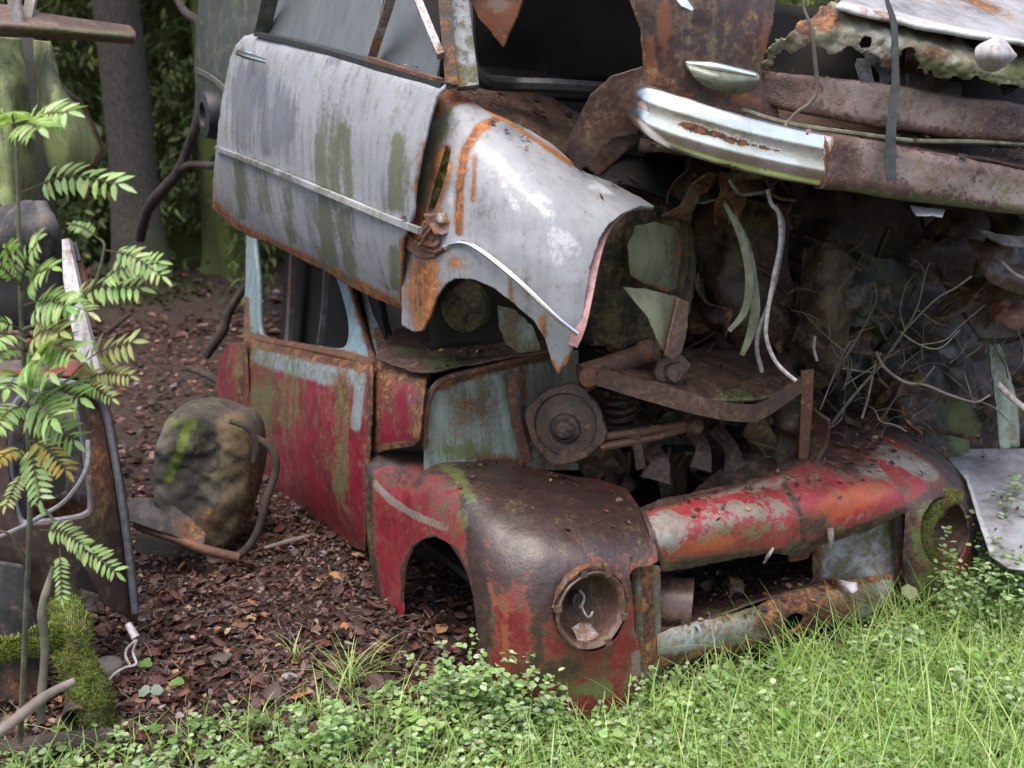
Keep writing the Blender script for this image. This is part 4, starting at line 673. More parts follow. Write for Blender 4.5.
obj('inner_panel', MB().sheet([[U(*q) for q in r] for r in (((490, 300, 2.6), (545, 310, 2.6)), ((495, 330, 2.58), (545, 340, 2.58)), ((500, 360, 2.62), (545, 365, 2.62)))], 30, 30, keep=[(497, 305), (515, 310), (534, 328), (542, 350), (520, 352), (506, 345), (499, 325)], jag=2, dent=.02), 'mint_paint', silver, solid=.004, paint={'alt': [('b', .45)], 'rust': [('b', .2)]})
obj('wheel_stub', MB().lathe(U(463, 305, 2.72), (-.5, -.85, .05), [(.07, -.04), (.075, .0), (.05, .01), (.03, .03), (.0005, .035)], 20), 'dark_steel', silver, paint={'moss': [('b', .3)]})
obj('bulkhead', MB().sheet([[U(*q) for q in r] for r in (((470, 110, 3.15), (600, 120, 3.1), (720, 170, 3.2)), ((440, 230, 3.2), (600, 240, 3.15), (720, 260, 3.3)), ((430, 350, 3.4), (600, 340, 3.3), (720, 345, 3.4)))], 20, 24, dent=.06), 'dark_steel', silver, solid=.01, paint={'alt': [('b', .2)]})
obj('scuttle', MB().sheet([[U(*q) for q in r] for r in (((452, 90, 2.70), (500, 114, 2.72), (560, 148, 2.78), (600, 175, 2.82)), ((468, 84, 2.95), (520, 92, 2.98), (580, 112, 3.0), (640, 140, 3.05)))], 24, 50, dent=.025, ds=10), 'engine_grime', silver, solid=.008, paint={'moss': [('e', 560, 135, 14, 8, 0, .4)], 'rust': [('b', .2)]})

# ------------------------------------------------------------------ the brown wreck on top
top = thing('brown_car_wreck', 'rust brown car wreck on top of the stack with half chromed bumper', 'car', (.9, 3.0, 1.35))
bw = [[(420, -60, 2.62), (500, -60, 2.50), (580, -60, 2.44), (660, -60, 2.42), (720, -60, 2.46), (800, -60, 2.6)],
      [(420, 0, 2.60), (500, 0, 2.48), (580, 0, 2.42), (660, 0, 2.40), (720, 0, 2.43), (800, 0, 2.56)],
      [(420, 60, 2.64), (500, 60, 2.52), (580, 60, 2.46), (660, 60, 2.42), (720, 60, 2.44), (800, 60, 2.52)],
      [(420, 100, 2.70), (500, 110, 2.58), (580, 115, 2.50), (660, 115, 2.46), (720, 120, 2.46), (800, 130, 2.52)],
      [(420, 180, 2.78), (500, 190, 2.66), (580, 190, 2.58), (660, 180, 2.52), (720, 180, 2.52), (800, 180, 2.58)]]
bk = [(470, -50), (800, -50), (775, -5), (772, 25), (764, 55), (762, 80), (775, 100), (780, 128), (740, 122), (705, 115), (668, 100), (646, 86), (640, 100), (637, 133), (613, 137), (600, 150), (593, 161), (580, 171), (565, 151), (572, 130), (580, 116), (590, 94), (612, 76), (643, 66), (640, 30), (630, 2), (624, -12), (600, -30), (560, -38), (530, -18), (516, 20), (504, 47), (490, 30), (480, 18), (470, 0)]
obj('front_wing', MB().sheet([[U(*q) for q in r] for r in bw], 120, 190, bk, jag=1.3, dent=.012, seed=61), 'brown_wreck', top, solid=.008, paint={
    'alt': [('e', 500, 20, 30, 30, 0, .85), ('e', 664, 28, 8, 26, 0, .85), ('l', [(650, 40), (652, 80)], 6, .7), ('e', 700, 60, 30, 10, 30, .4), ('e', 745, 100, 25, 10, 20, .5), ('e', 765, 50, 6, 30, 0, .6), ('b', .1)],
    'rust': [('e', 610, 110, 28, 40, 30, .3), ('l', [(648, 70), (700, 105), (780, 122)], 5, .5), ('b', .15), ('l', [(630, 0), (643, 60)], 4, .5)],
    'bare': [('e', 605, 105, 14, 24, 30, .42), ('e', 680, 15, 10, 30, 0, .4), ('e', 715, 20, 16, 30, 0, .25), ('l', [(690, 2), (688, 50)], 4, .5), ('e', 500, 4, 16, 6, 0, .6)],
    'moss': [('e', 735, 50, 20, 20, 0, .25), ('e', 760, 60, 8, 14, 0, .4)]})
obj('wheel_arch', MB().sheet([[U(*q) for q in r] for r in (((440, -70, 2.9), (560, -70, 2.85), (680, -60, 2.8)), ((440, 30, 2.95), (560, 30, 2.95), (680, 30, 2.85)), ((440, 80, 3.0), (560, 80, 3.05), (680, 80, 2.9)))], 14, 18, dent=.03), 'interior', top, solid=.01)
# chromed bumper: its section is swept along the curve
bpth = [(640, 92, 2.62), (636, 100, 2.50), (648, 109, 2.40), (680, 124, 2.345), (730, 140, 2.34), (780, 152, 2.36), (825, 161, 2.38)]
def bumper(pts, hs, ds=.028, n=10, seg=24, pw=.8, dnt=0):
    L = smooth_line([U(*q) for q in pts], n); K = len(L); T = np.gradient(L, axis=0); T /= np.linalg.norm(T, axis=1, keepdims=True); hh = np.interp(np.linspace(0, 1, K), np.linspace(0, 1, len(hs)), hs); v = []
    for k in range(K):
        up = np.array((0, 0, 1.0)); B = up - T[k] * np.dot(up, T[k]); B /= np.linalg.norm(B); N = np.cross(T[k], B)
        for j in range(seg):
            a = 2 * math.pi * j / seg; x = math.copysign(abs(math.cos(a)) ** pw, math.cos(a)); y = math.copysign(abs(math.sin(a)) ** pw, math.sin(a))
            g = 1 - .28 * math.exp(-(x / .12) ** 2) * (y > 0)
            v.append(L[k] + B * x * hh[k] / 2 + N * y * ds * g)
    f = [(k*seg+j, k*seg+(j+1) % seg, (k+1)*seg+(j+1) % seg, (k+1)*seg+j) for k in range(K-1) for j in range(seg)] + [tuple(range(seg-1, -1, -1)), tuple((K-1)*seg+j for j in range(seg))]
    v = np.array(v); v = v + (2 * dnt * fbm(v * 9, 3, 3))[:, None] * np.array((.2, -1, .5)) if dnt else v
    return MB().add(v, f)
bmp = obj('bumper', bumper(bpth, [.05, .08, .105, .118, .12, .12, .12]), 'chrome', top, paint={'rust': [('l', [(672, 119), (700, 131), (780, 150)], 2.2, .75), ('e', 720, 168, 22, 5, 5, .6), ('e', 700, 160, 16, 5, 10, .45), ('e', 645, 120, 10, 18, 0, .35), ('l', [(826, 138), (829, 185)], 3, .8), ('b', .08)]}, label='bumper, bright chrome at its left end and rusted brown beyond')
bp2 = [(823, 161, 2.375), (870, 168, 2.41), (930, 178, 2.47), (1000, 189, 2.56), (1080, 202, 2.7), (1150, 215, 2.85)]
obj('bumper_end', bumper(bp2, [.128, .125, .12, .115, .11, .11], pw=.5, dnt=.012), 'purple_rust', bmp, paint={'alt': [('e', 838, 165, 16, 30, 0, .8), ('e', 885, 175, 20, 12, 0, .3)], 'rust': [('e', 840, 165, 18, 30, 0, .5)], 'bare': [('e', 862, 158, 20, 20, 0, .75), ('e', 930, 172, 60, 18, 8, .7), ('e', 1000, 190, 50, 20, 8, .65)], 'moss': [('l', [(850, 196), (920, 204), (1024, 218)], 8, .75), ('e', 1005, 195, 20, 14, 0, .5)]}, label='rusted brown continuation of the bumper with moss below')  # pale 'bare' patches paint a reflection that lightens its top
# parking lamp
obj('parking_lamp', MB().sheet([[U(*q) for q in r] for r in (((680, 57, 2.43), (720, 62, 2.43), (765, 72, 2.45)), ((690, 72, 2.39), (722, 80, 2.375), (762, 80, 2.41)), ((700, 92, 2.43), (725, 96, 2.43), (760, 94, 2.45)))], 40, 50, keep=rnd([(686, 63), (715, 66), (756, 75), (752, 88), (735, 92), (710, 86), (694, 75)])), 'lamp_glass', top, solid=.012)
obj('lamp_rim', MB().tube([U(686, 63, 2.405), U(715, 66, 2.385), U(755, 75, 2.40)], [.005, .009, .006], 7), 'chrome', top)
obj('badge', MB().strip([U(676, -4, 2.38), U(684, 3, 2.375), U(692, 10, 2.38)], [.006, .018, .006], .008), 'chrome', top)
# bar, trim, grille shelf and torn bonnet
obj('cross_bar', bumper([(755, 84, 2.52), (790, 92, 2.48), (865, 104, 2.48), (950, 116, 2.54), (1024, 124, 2.62), (1120, 140, 2.78)], [.06, .085, .10, .10, .09, .09], .02, pw=.45, dnt=.012), 'purple_rust', top, paint={'bare': [('e', 870, 100, 60, 18, 8, .8), ('e', 940, 114, 50, 14, 8, .7)], 'rust': [('e', 780, 90, 20, 14, 0, .5), ('e', 1010, 120, 25, 16, 0, .6)], 'alt': [('e', 1005, 122, 14, 14, 0, .6), ('e', 800, 100, 14, 8, 0, .3)]})
obj('bumper_shelf', MB().sheet([[U(*q) for q in r] for r in (((745, 124, 2.38), (830, 138, 2.42), (930, 152, 2.52), (1100, 180, 2.76)), ((745, 108, 2.62), (830, 122, 2.66), (930, 138, 2.74), (1100, 160, 2.95)))], 24, 70, dent=.012), 'engine_grime', top, solid=.01, paint={'bare': [('e', 830, 125, 20, 5, 0, .4), ('e', 970, 150, 40, 5, 8, .35)], 'rust': [('b', .2)], 'alt': [('b', .2)]})
obj('yellow_trim', MB().tube([U(*q) for q in ((742, 110, 2.44), (790, 124, 2.41), (865, 135, 2.44), (915, 141, 2.48), (980, 142, 2.56), (1060, 146, 2.66))], .006, 7), 'weather_strip', top)
obj('front_panel', MB().sheet([[U(*q) for q in r] for r in (((750, 0, 2.7), (900, 20, 2.75), (1120, 60, 3.0)), ((750, 110, 2.68), (900, 140, 2.75), (1120, 170, 3.0)))], 12, 24, dent=.05), 'interior', top, solid=.01)
obj('grille_bracket', MB().strip([U(862, 62, 2.6), U(866, 78, 2.55), U(869, 92, 2.54)], [.03, .025, .03], .02, up=(1, 0, 0)), 'grey_sheet', top, paint={'alt': [('b', .35)]})
obj('grille_bracket', MB().sheet([[U(*q) for q in r] for r in (((905, 74, 2.62), (960, 84, 2.66)), ((905, 100, 2.6), (960, 106, 2.62)))], 14, 20, dent=.01), 'grey_sheet', top, solid=.01, paint={'alt': [('b', .5)]})
lc = [[(755, 10, 2.56), (790, -5, 2.52), (840, 0, 2.50), (900, 15, 2.52), (970, 40, 2.56), (1060, 55, 2.66)],
      [(755, 45, 2.47), (790, 30, 2.43), (840, 30, 2.42), (900, 45, 2.44), (970, 66, 2.48), (1060, 80, 2.6)],
      [(755, 75, 2.50), (790, 60, 2.46), (840, 60, 2.44), (900, 78, 2.47), (970, 94, 2.52), (1060, 110, 2.64)]]
lk = [(760, 62), (765, 54), (775, 44), (790, 32), (805, 22), (819, 12), (832, 6), (850, 10), (905, 24), (958, 40), (985, 50), (1060, 62), (1060, 95), (1024, 86), (1000, 84), (975, 79), (955, 77), (927, 72), (920, 62), (914, 54), (905, 58), (896, 60), (890, 66), (882, 60), (876, 52), (862, 50), (848, 47), (838, 53), (820, 50), (806, 44), (796, 50), (785, 52), (772, 60), (763, 72)]
bon = obj('torn_bonnet', MB().sheet([[U(*q) for q in r] for r in lc], 110, 260, lk, cuts=[rnd([(900, 52), (908, 47), (916, 52), (908, 58)]), rnd([(858, 40), (868, 37), (872, 44), (862, 47)])], jag=9, jf=.11, dent=.014, ds=30, seed=71), 'lichen_sheet', top, solid=.006, paint={
    'moss': [('e', 780, 45, 18, 18, -40, .45), ('e', 935, 66, 30, 8, 15, .6), ('e', 1000, 75, 40, 12, 0, .65), ('e', 840, 38, 14, 8, 0, .4)], 'rust': [('e', 825, 18, 16, 12, 0, .6), ('e', 805, 28, 12, 10, 0, .5), ('e', 930, 58, 14, 10, 0, .6), ('e', 900, 62, 20, 6, 0, .5)], 'bare': [('e', 880, 40, 20, 12, 0, .7), ('e', 860, 30, 14, 10, 0, .6), ('e', 835, 46, 10, 5, 0, .7), ('e', 950, 60, 10, 6, 0, .5)], 'alt': [('e', 810, 38, 14, 8, 0, .4), ('e', 925, 62, 8, 8, 0, .6)]}, label='torn crumbling bonnet edge covered with lichen')
gc = [[(835, 8, 2.40), (900, 20, 2.42), (960, 34, 2.46), (1060, 52, 2.56)], [(850, -10, 2.7), (910, 0, 2.7), (975, 10, 2.72), (1070, 25, 2.8)], [(860, -40, 3.1), (920, -35, 3.1), (985, -30, 3.12), (1080, -20, 3.2)]]
obj('bonnet_skin', MB().sheet([[U(*q) for q in r] for r in gc], 40, 90, dent=.014, ds=7), 'grey_sheet', top, solid=.01, paint={'bare': [('l', [(840, 9), (905, 22), (960, 36), (1050, 52)], 5, .9), ('e', 1000, 20, 40, 14, 10, .3)], 'alt': [('e', 900, 10, 30, 6, 10, .4), ('e', 980, 12, 20, 5, 20, .5)], 'rust': [('e', 980, 6, 25, 4, 20, .6), ('e', 880, 16, 30, 3, 12, .4)]})
obj('peeled_flake', MB().sheet([[U(*q) for q in r] for r in (((972, 44, 2.44), (994, 34, 2.40), (1018, 42, 2.42)), ((970, 58, 2.42), (994, 56, 2.36), (1020, 56, 2.40)), ((974, 72, 2.46), (994, 76, 2.42), (1016, 70, 2.45)))], 24, 24, keep=rnd([(976, 48), (990, 40), (1002, 38), (1012, 50), (1016, 56), (1004, 66), (992, 71), (981, 68), (976, 58)]), jag=1), 'white_paint', top, solid=.004)
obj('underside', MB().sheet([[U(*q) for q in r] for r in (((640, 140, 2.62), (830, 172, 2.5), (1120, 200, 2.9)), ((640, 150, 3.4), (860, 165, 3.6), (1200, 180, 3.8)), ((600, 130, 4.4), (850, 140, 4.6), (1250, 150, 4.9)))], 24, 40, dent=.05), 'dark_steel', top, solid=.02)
obj('bodywork', MB().sheet([[U(*q) for q in r] for r in (((470, -60, 2.7), (700, -70, 2.6), (1150, -60, 3.0)), ((470, -160, 3.6), (760, -170, 3.6), (1250, -150, 3.9)), ((480, -160, 4.6), (800, -160, 4.8), (1300, -140, 5.0)))], 20, 30, dent=.05), 'brown_wreck', top, solid=.02)
tag(obj('strap', MB().strip([U(*q) for q in ((884, -20, 2.34), (887, 0, 2.34), (894, 25, 2.335), (895, 60, 2.33), (895, 90, 2.33), (891, 130, 2.325), (890, 165, 2.325), (892, 181, 2.325))], [.008, .008, .014, .015, .018, .022, .026, .020], .004, up=(1, 0, 0)), 'strap'), 'dark grey strap hanging over the rusted part of the bumper', 'strap')
tag(obj('wire', MB().tube([U(*q) for q in ((803, -10, 2.38), (804, 8, 2.38), (811, 28, 2.37), (815, 60, 2.37), (817, 90, 2.37), (809, 104, 2.37), (797, 112, 2.37), (788, 122, 2.37), (781, 131, 2.37))], [.003, .0035, .005, .005, .004, .0035], 7), 'lichen_twig'), 'kinked greyish wire hanging in front of the lichen covered bonnet', 'wire')
tag(obj('sheet_scrap', MB().sheet([[U(*q) for q in r] for r in (((910, 206, 2.5), (945, 210, 2.52)), ((916, 216, 2.46), (942, 218, 2.48)))], 10, 16, dent=.01, ds=20), 'grey_sheet', solid=.004, paint={'bare': [('b', .5)]}), 'small bluish white scrap caught below the rusty bumper', 'scrap')

# ------------------------------------------------------------------ things hanging under the brown wreck
def two_strip(pts, w, t, mat, paint=None, up=(1, 0, 0)): return obj('hanging_strip', MB().strip([U(*q) for q in pts], w, t, up=up), mat, paint=paint)
tag(two_strip(((724, 204, 2.62), (736, 225, 2.60), (746, 255, 2.58), (749, 285, 2.57), (744, 312, 2.57), (729, 331, 2.57)), [.008, .016, .02, .02, .018, .010], .006, 'weather_strip', None), 'pale curved rubber strip with rusty end, left one hanging under the bumper', 'strip', 'pale strips hanging under the bumper')
tag(two_strip(((734, 215, 2.64), (747, 245, 2.61), (753, 275, 2.60), (755, 310, 2.59), (750, 335, 2.59), (742, 355, 2.59)), [.008, .016, .02, .026, .022, .012], .006, 'weather_strip'), 'pale curved rubber strip reaching lower, behind the other strip under the bumper', 'strip', 'pale strips hanging under the bumper')
tag(obj('cable', MB().tube([U(*q) for q in ((768, 190, 2.56), (771, 203, 2.55), (779, 215, 2.54), (780, 245, 2.53), (774, 275, 2.53), (768, 310, 2.53), (766, 335, 2.53), (772, 355, 2.53), (781, 368, 2.52), (796, 381, 2.50))], .0055, 7), 'cable_pale'), 'long whitish cable hanging down to the crossmember, bent at its end', 'cable', 'cables hanging under the bumper')
tag(obj('cable', MB().tube([U(*q) for q in ((775, 205, 2.57), (783, 225, 2.56), (779, 262, 2.55), (770, 300, 2.55), (759, 330, 2.55), (757, 350, 2.55), (762, 372, 2.55))], .006, 7), 'cable_grey'), 'darker grey cable hanging behind the whitish one', 'cable', 'cables hanging under the bumper')
tag(obj('cable', MB().tube([U(*q) for q in ((815, 336, 2.9), (814, 348, 2.9), (817, 361, 2.9))], .0045, 6), 'cable_pale'), 'short white cable end in the dark above the rusty stake', 'cable', 'cables hanging under the bumper')
tag(obj('stake', MB().strip([U(807, 370, 2.86), U(806, 410, 2.88), U(803, 458, 2.92)], [.036, .034, .028], .012, up=(1, 0, 0)), 'rusty_metal', paint={'alt': [('b', .35)], 'bare': [('b', .25)]}), 'upright rusty flat bar standing on the red nose', 'stake')

# ------------------------------------------------------------------ crushed wrecks in the dark at the right
cr_ = thing('crushed_wreck', 'crushed dark wreck with mossy lower side under the rusty bumper', 'car', (2.2, 4.2, 0))
def crumple(name, rows, mat, dent=.08, ds=4, seed=0, paint=None, keep=None, n=60, th=.008): return obj(name, MB().sheet([[U(*q) for q in r] for r in rows], n, n, keep=keep, jag=2 if keep else 0, dent=dent, ds=ds, seed=seed), mat, cr_, solid=th, paint=paint)
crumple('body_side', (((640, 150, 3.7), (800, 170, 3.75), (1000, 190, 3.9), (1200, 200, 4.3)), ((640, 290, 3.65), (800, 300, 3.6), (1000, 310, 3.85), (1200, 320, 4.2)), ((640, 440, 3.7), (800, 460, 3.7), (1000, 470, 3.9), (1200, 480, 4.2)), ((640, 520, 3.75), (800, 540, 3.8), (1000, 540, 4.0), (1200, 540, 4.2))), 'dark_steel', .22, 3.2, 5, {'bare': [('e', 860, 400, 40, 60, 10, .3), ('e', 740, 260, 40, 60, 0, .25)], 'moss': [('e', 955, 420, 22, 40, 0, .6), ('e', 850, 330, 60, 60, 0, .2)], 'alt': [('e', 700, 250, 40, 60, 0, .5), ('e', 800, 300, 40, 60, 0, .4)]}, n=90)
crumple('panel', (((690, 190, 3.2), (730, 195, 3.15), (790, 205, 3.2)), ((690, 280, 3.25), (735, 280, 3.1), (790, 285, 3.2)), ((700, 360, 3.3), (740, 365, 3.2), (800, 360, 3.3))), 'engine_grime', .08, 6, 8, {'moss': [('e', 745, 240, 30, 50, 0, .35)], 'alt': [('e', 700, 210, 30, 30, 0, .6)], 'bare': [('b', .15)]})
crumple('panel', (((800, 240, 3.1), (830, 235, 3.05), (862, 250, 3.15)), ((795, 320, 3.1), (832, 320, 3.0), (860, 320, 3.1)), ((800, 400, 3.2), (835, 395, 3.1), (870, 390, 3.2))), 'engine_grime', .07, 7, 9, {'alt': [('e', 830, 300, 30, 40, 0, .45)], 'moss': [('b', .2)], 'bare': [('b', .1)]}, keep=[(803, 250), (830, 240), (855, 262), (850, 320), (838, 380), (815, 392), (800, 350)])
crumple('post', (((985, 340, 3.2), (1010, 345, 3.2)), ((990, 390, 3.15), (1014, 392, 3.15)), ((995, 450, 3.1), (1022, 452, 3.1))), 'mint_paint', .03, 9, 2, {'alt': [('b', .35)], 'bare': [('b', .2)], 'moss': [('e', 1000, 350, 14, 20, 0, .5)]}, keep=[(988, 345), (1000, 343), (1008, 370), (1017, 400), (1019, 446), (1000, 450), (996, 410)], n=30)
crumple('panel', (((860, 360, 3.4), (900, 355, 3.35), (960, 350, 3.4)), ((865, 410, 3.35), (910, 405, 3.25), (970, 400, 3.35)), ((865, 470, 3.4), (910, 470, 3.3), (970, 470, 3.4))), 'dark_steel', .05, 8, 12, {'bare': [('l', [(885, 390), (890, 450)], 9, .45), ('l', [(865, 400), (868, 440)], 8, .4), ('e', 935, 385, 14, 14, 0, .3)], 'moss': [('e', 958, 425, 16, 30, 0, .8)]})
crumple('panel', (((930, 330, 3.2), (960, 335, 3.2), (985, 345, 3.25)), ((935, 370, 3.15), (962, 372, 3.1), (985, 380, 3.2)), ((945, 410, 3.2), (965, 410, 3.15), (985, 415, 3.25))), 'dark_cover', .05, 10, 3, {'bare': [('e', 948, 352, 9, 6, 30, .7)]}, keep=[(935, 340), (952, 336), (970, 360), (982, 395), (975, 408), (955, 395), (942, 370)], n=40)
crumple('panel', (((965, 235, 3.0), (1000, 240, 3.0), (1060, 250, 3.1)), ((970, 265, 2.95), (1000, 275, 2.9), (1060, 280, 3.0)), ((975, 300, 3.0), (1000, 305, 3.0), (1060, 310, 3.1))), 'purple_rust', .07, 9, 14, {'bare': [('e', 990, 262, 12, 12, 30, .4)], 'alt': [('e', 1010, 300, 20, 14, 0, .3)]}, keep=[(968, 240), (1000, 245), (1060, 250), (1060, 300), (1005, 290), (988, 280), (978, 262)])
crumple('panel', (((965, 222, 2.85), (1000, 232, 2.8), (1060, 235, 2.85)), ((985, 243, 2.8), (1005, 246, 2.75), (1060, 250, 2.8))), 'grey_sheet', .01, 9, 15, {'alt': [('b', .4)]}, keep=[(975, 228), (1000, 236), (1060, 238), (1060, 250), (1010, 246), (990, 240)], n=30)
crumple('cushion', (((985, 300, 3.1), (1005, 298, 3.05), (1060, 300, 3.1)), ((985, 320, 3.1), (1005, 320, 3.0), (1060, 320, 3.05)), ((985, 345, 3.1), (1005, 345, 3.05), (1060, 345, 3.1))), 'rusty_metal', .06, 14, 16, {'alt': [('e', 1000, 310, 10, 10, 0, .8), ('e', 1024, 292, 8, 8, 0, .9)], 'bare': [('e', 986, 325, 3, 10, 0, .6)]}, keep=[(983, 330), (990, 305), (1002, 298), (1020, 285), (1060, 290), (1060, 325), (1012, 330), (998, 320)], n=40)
junk(cr_, 22, (690, 215, 860, 395), (3.0, 3.4), ['dark_steel', 'dark_steel', 'engine_grime', 'dark_cover'], (.05, .14), ('sheet', 'bar', 'hose', 'sheet', 'bar'))  # crushed wreck scrap in near-black materials: the hollow's shade put into colour
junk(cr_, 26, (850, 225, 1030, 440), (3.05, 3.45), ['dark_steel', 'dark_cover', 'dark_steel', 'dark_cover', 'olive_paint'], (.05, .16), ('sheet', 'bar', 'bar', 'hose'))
junk(top, 12, (690, 175, 800, 200), (2.6, 2.9), ['engine_grime', 'rusty_metal', 'mint_paint', 'purple_rust'], (.04, .09))
junk(top, 12, (770, 60, 1020, 90), (2.6, 2.75), ['purple_rust', 'grey_sheet', 'engine_grime'], (.03, .07))
tag(obj('white_rod', MB().tube([U(998, 384, 2.9), U(1012, 398, 2.86), U(1040, 420, 2.8)], .009, 8), 'cable_pale'), 'thick white rod pointing out of the crushed wreck at right', 'rod')
tag(obj('white_rod', MB().tube([U(1002, 262, 2.8), U(1015, 274, 2.75), U(1040, 285, 2.7)], .005, 8), 'cable_pale'), 'thin white rod under the rusty bumper at the right', 'rod')
# loose grey panel lying beside the red car
gp = [[(930, 440, 3.5), (990, 440, 3.5), (1090, 438, 3.55)], [(945, 500, 3.05), (1000, 500, 3.0), (1100, 505, 3.0)], [(980, 565, 2.72), (1020, 570, 2.66), (1110, 580, 2.6)]]
tag(obj('loose_panel', MB().sheet([[U(*q) for q in r] for r in gp], 50, 60, keep=[(940, 450), (958, 450), (1020, 449), (1100, 448), (1100, 575), (1010, 570), (990, 556), (978, 520), (966, 480)], dent=.018, ds=8), 'grey_sheet', solid=.006, paint={'bare': [('e', 1005, 470, 30, 12, 0, .35), ('l', [(966, 478), (980, 520), (992, 550)], 2.5, .8)], 'alt': [('e', 1000, 505, 25, 20, 0, .5)]}), 'pale grey sheet metal panel leaning beside the red right wing', 'panel')
# ------------------------------------------------------------------ wrecks at the left
lw = thing('dark_wreck', 'dark dirt brown car wreck with rounded window opening and red roof edge at left', 'car', (-1.15, 2.5, 0))
bc_ = [[(-90, 352, 2.42), (0, 356, 2.36), (55, 362, 2.36), (95, 372, 2.44), (118, 385, 2.66)],
       [(-90, 384, 2.34), (0, 384, 2.29), (60, 385, 2.29), (102, 402, 2.40), (126, 412, 2.66)],
       [(-90, 440, 2.32), (0, 440, 2.26), (70, 440, 2.27), (110, 445, 2.39), (132, 450, 2.66)],
       [(-90, 520, 2.32), (0, 520, 2.26), (80, 520, 2.27), (120, 520, 2.40), (140, 520, 2.66)],
       [(-90, 590, 2.34), (0, 590, 2.28), (80, 590, 2.30), (128, 590, 2.42), (146, 590, 2.68)],
       [(-90, 670, 2.36), (0, 670, 2.30), (85, 670, 2.32), (132, 650, 2.44), (150, 640, 2.7)]]
bkp = [(-80, 350), (0, 362), (35, 361), (60, 363), (80, 368), (94, 378), (104, 392), (112, 420), (119, 460), (127, 510), (133, 560), (138, 605), (136, 622), (120, 612), (104, 604), (94, 585), (84, 565), (78, 570), (74, 600), (60, 640), (-80, 660)]
win = rnd([(49, 392), (69, 399), (79, 415), (86, 449), (92, 500), (87, 514), (66, 520), (37, 523), (21, 522), (13, 500), (8, 455), (12, 415), (26, 394)])
obj('body', MB().sheet([[U(*q) for q in r] for r in bc_], 120, 130, bkp, [win], jag=1.2, dent=.014, seed=81), 'brown_wreck', lw, solid=.008, paint={
    'alt': [('l', [(104, 392), (112, 420)], 4, .5), ('b', .1)], 'moss': [('l', [(106, 420), (115, 470), (128, 540), (134, 600)], 3.5, .75), ('e', 78, 393, 14, 5, 20, .5), ('l', [(94, 500), (97, 560)], 5, .45)], 'bare': [('e', 97, 440, 12, 6, 0, .4), ('e', 100, 510, 14, 8, 0, .3), ('e', 104, 555, 10, 30, 0, .25)], 'rust': [('e', 100, 460, 10, 60, 0, .5)]})
obj('roof_edge', MB().sheet([[U(*q) for q in r] for r in (((-60, 362, 2.46), (30, 362, 2.42), (70, 360, 2.43), (98, 374, 2.52)), ((-60, 374, 2.32), (30, 376, 2.27), (74, 378, 2.29), (103, 392, 2.4)))], 20, 40, dent=.006), 'red_paint', lw, solid=.008, paint={'alt': [], 'rust': [('l', [(85, 372), (103, 392)], 6, .8), ('l', [(-60, 376), (74, 379)], 2.5, .6), ('b', .2)]})
obj('roof_gutter', MB().tube([U(*q) for q in ((-60, 381, 2.29), (10, 381, 2.255), (45, 381, 2.26), (74, 384, 2.275), (94, 393, 2.34), (105, 412, 2.375), (113, 450, 2.375), (121, 500, 2.375), (129, 560, 2.39), (135, 612, 2.41))], .009, 8), 'grey_rubber', lw)
obj('window_seal', MB().tube([U(x, y, 2.262 + .06 * max(0, (x - 40) / 50)) for x, y in win] + [U(*win[0], 2.27)], .0105, 8, smooth=False), 'grey_rubber', lw)
obj('inner_lining', MB().sheet([[U(*q) for q in r] for r in (((-30, 380, 2.5), (40, 385, 2.5), (110, 390, 2.6)), ((-30, 460, 2.42), (40, 460, 2.44), (110, 470, 2.6)), ((-30, 540, 2.42), (40, 540, 2.42), (120, 545, 2.6)))], 60, 60, cuts=[rnd([(47, 466), (62, 462), (66, 480), (64, 492), (50, 494)])], dent=.03, seed=3), 'grey_sheet', lw, solid=.006, paint={'alt': [('b', .35), ('e', 35, 440, 20, 40, 0, .3)], 'rust': [('e', 60, 510, 30, 14, 0, .75), ('b', .25)], 'moss': [('b', .15)]})
obj('interior_back', MB().sheet([[U(*q) for q in r] for r in (((-90, 370, 2.8), (90, 385, 2.75)), ((-90, 690, 2.7), (118, 645, 2.72)))], 8, 8), 'interior', lw, solid=.01)
obj('sill_scrap', MB().sheet([[U(*q) for q in r] for r in (((84, 590, 2.55), (104, 596, 2.5)), ((84, 612, 2.5), (104, 612, 2.46)))], 14, 14, dent=.03, ds=20), 'engine_grime', lw, solid=.006, paint={'bare': [('b', .3)]})
obj('lower_panel', MB().sheet([[U(*q) for q in r] for r in (((-90, 560, 2.24), (0, 560, 2.22), (60, 575, 2.26)), ((-90, 640, 2.2), (0, 640, 2.18), (50, 640, 2.22)), ((-90, 740, 2.2), (0, 740, 2.18), (50, 735, 2.22)))], 40, 40, keep=[(-80, 520), (20, 540), (26, 580), (36, 620), (44, 690), (40, 740), (-80, 760)], dent=.03), 'dark_cover', lw, solid=.008, paint={'rust': [('e', 25, 690, 20, 30, 0, .45)], 'bare': [('e', 15, 590, 10, 40, 0, .2)]})
tag(obj('cable', MB().tube([U(*q) for q in ((88, 440, 2.24), (88, 462, 2.22), (80, 482, 2.2), (64, 502, 2.19), (45, 514, 2.18), (20, 528, 2.17), (-20, 545, 2.16))], .006, 8), 'cable_grey'), 'thick grey cable looping across the rounded window opening at left', 'cable')
uw = thing('pale_green_wreck', 'pale green crumpled car wreck under a rusty rail, high at the left edge', 'car', (-1.7, 3.3, .9))
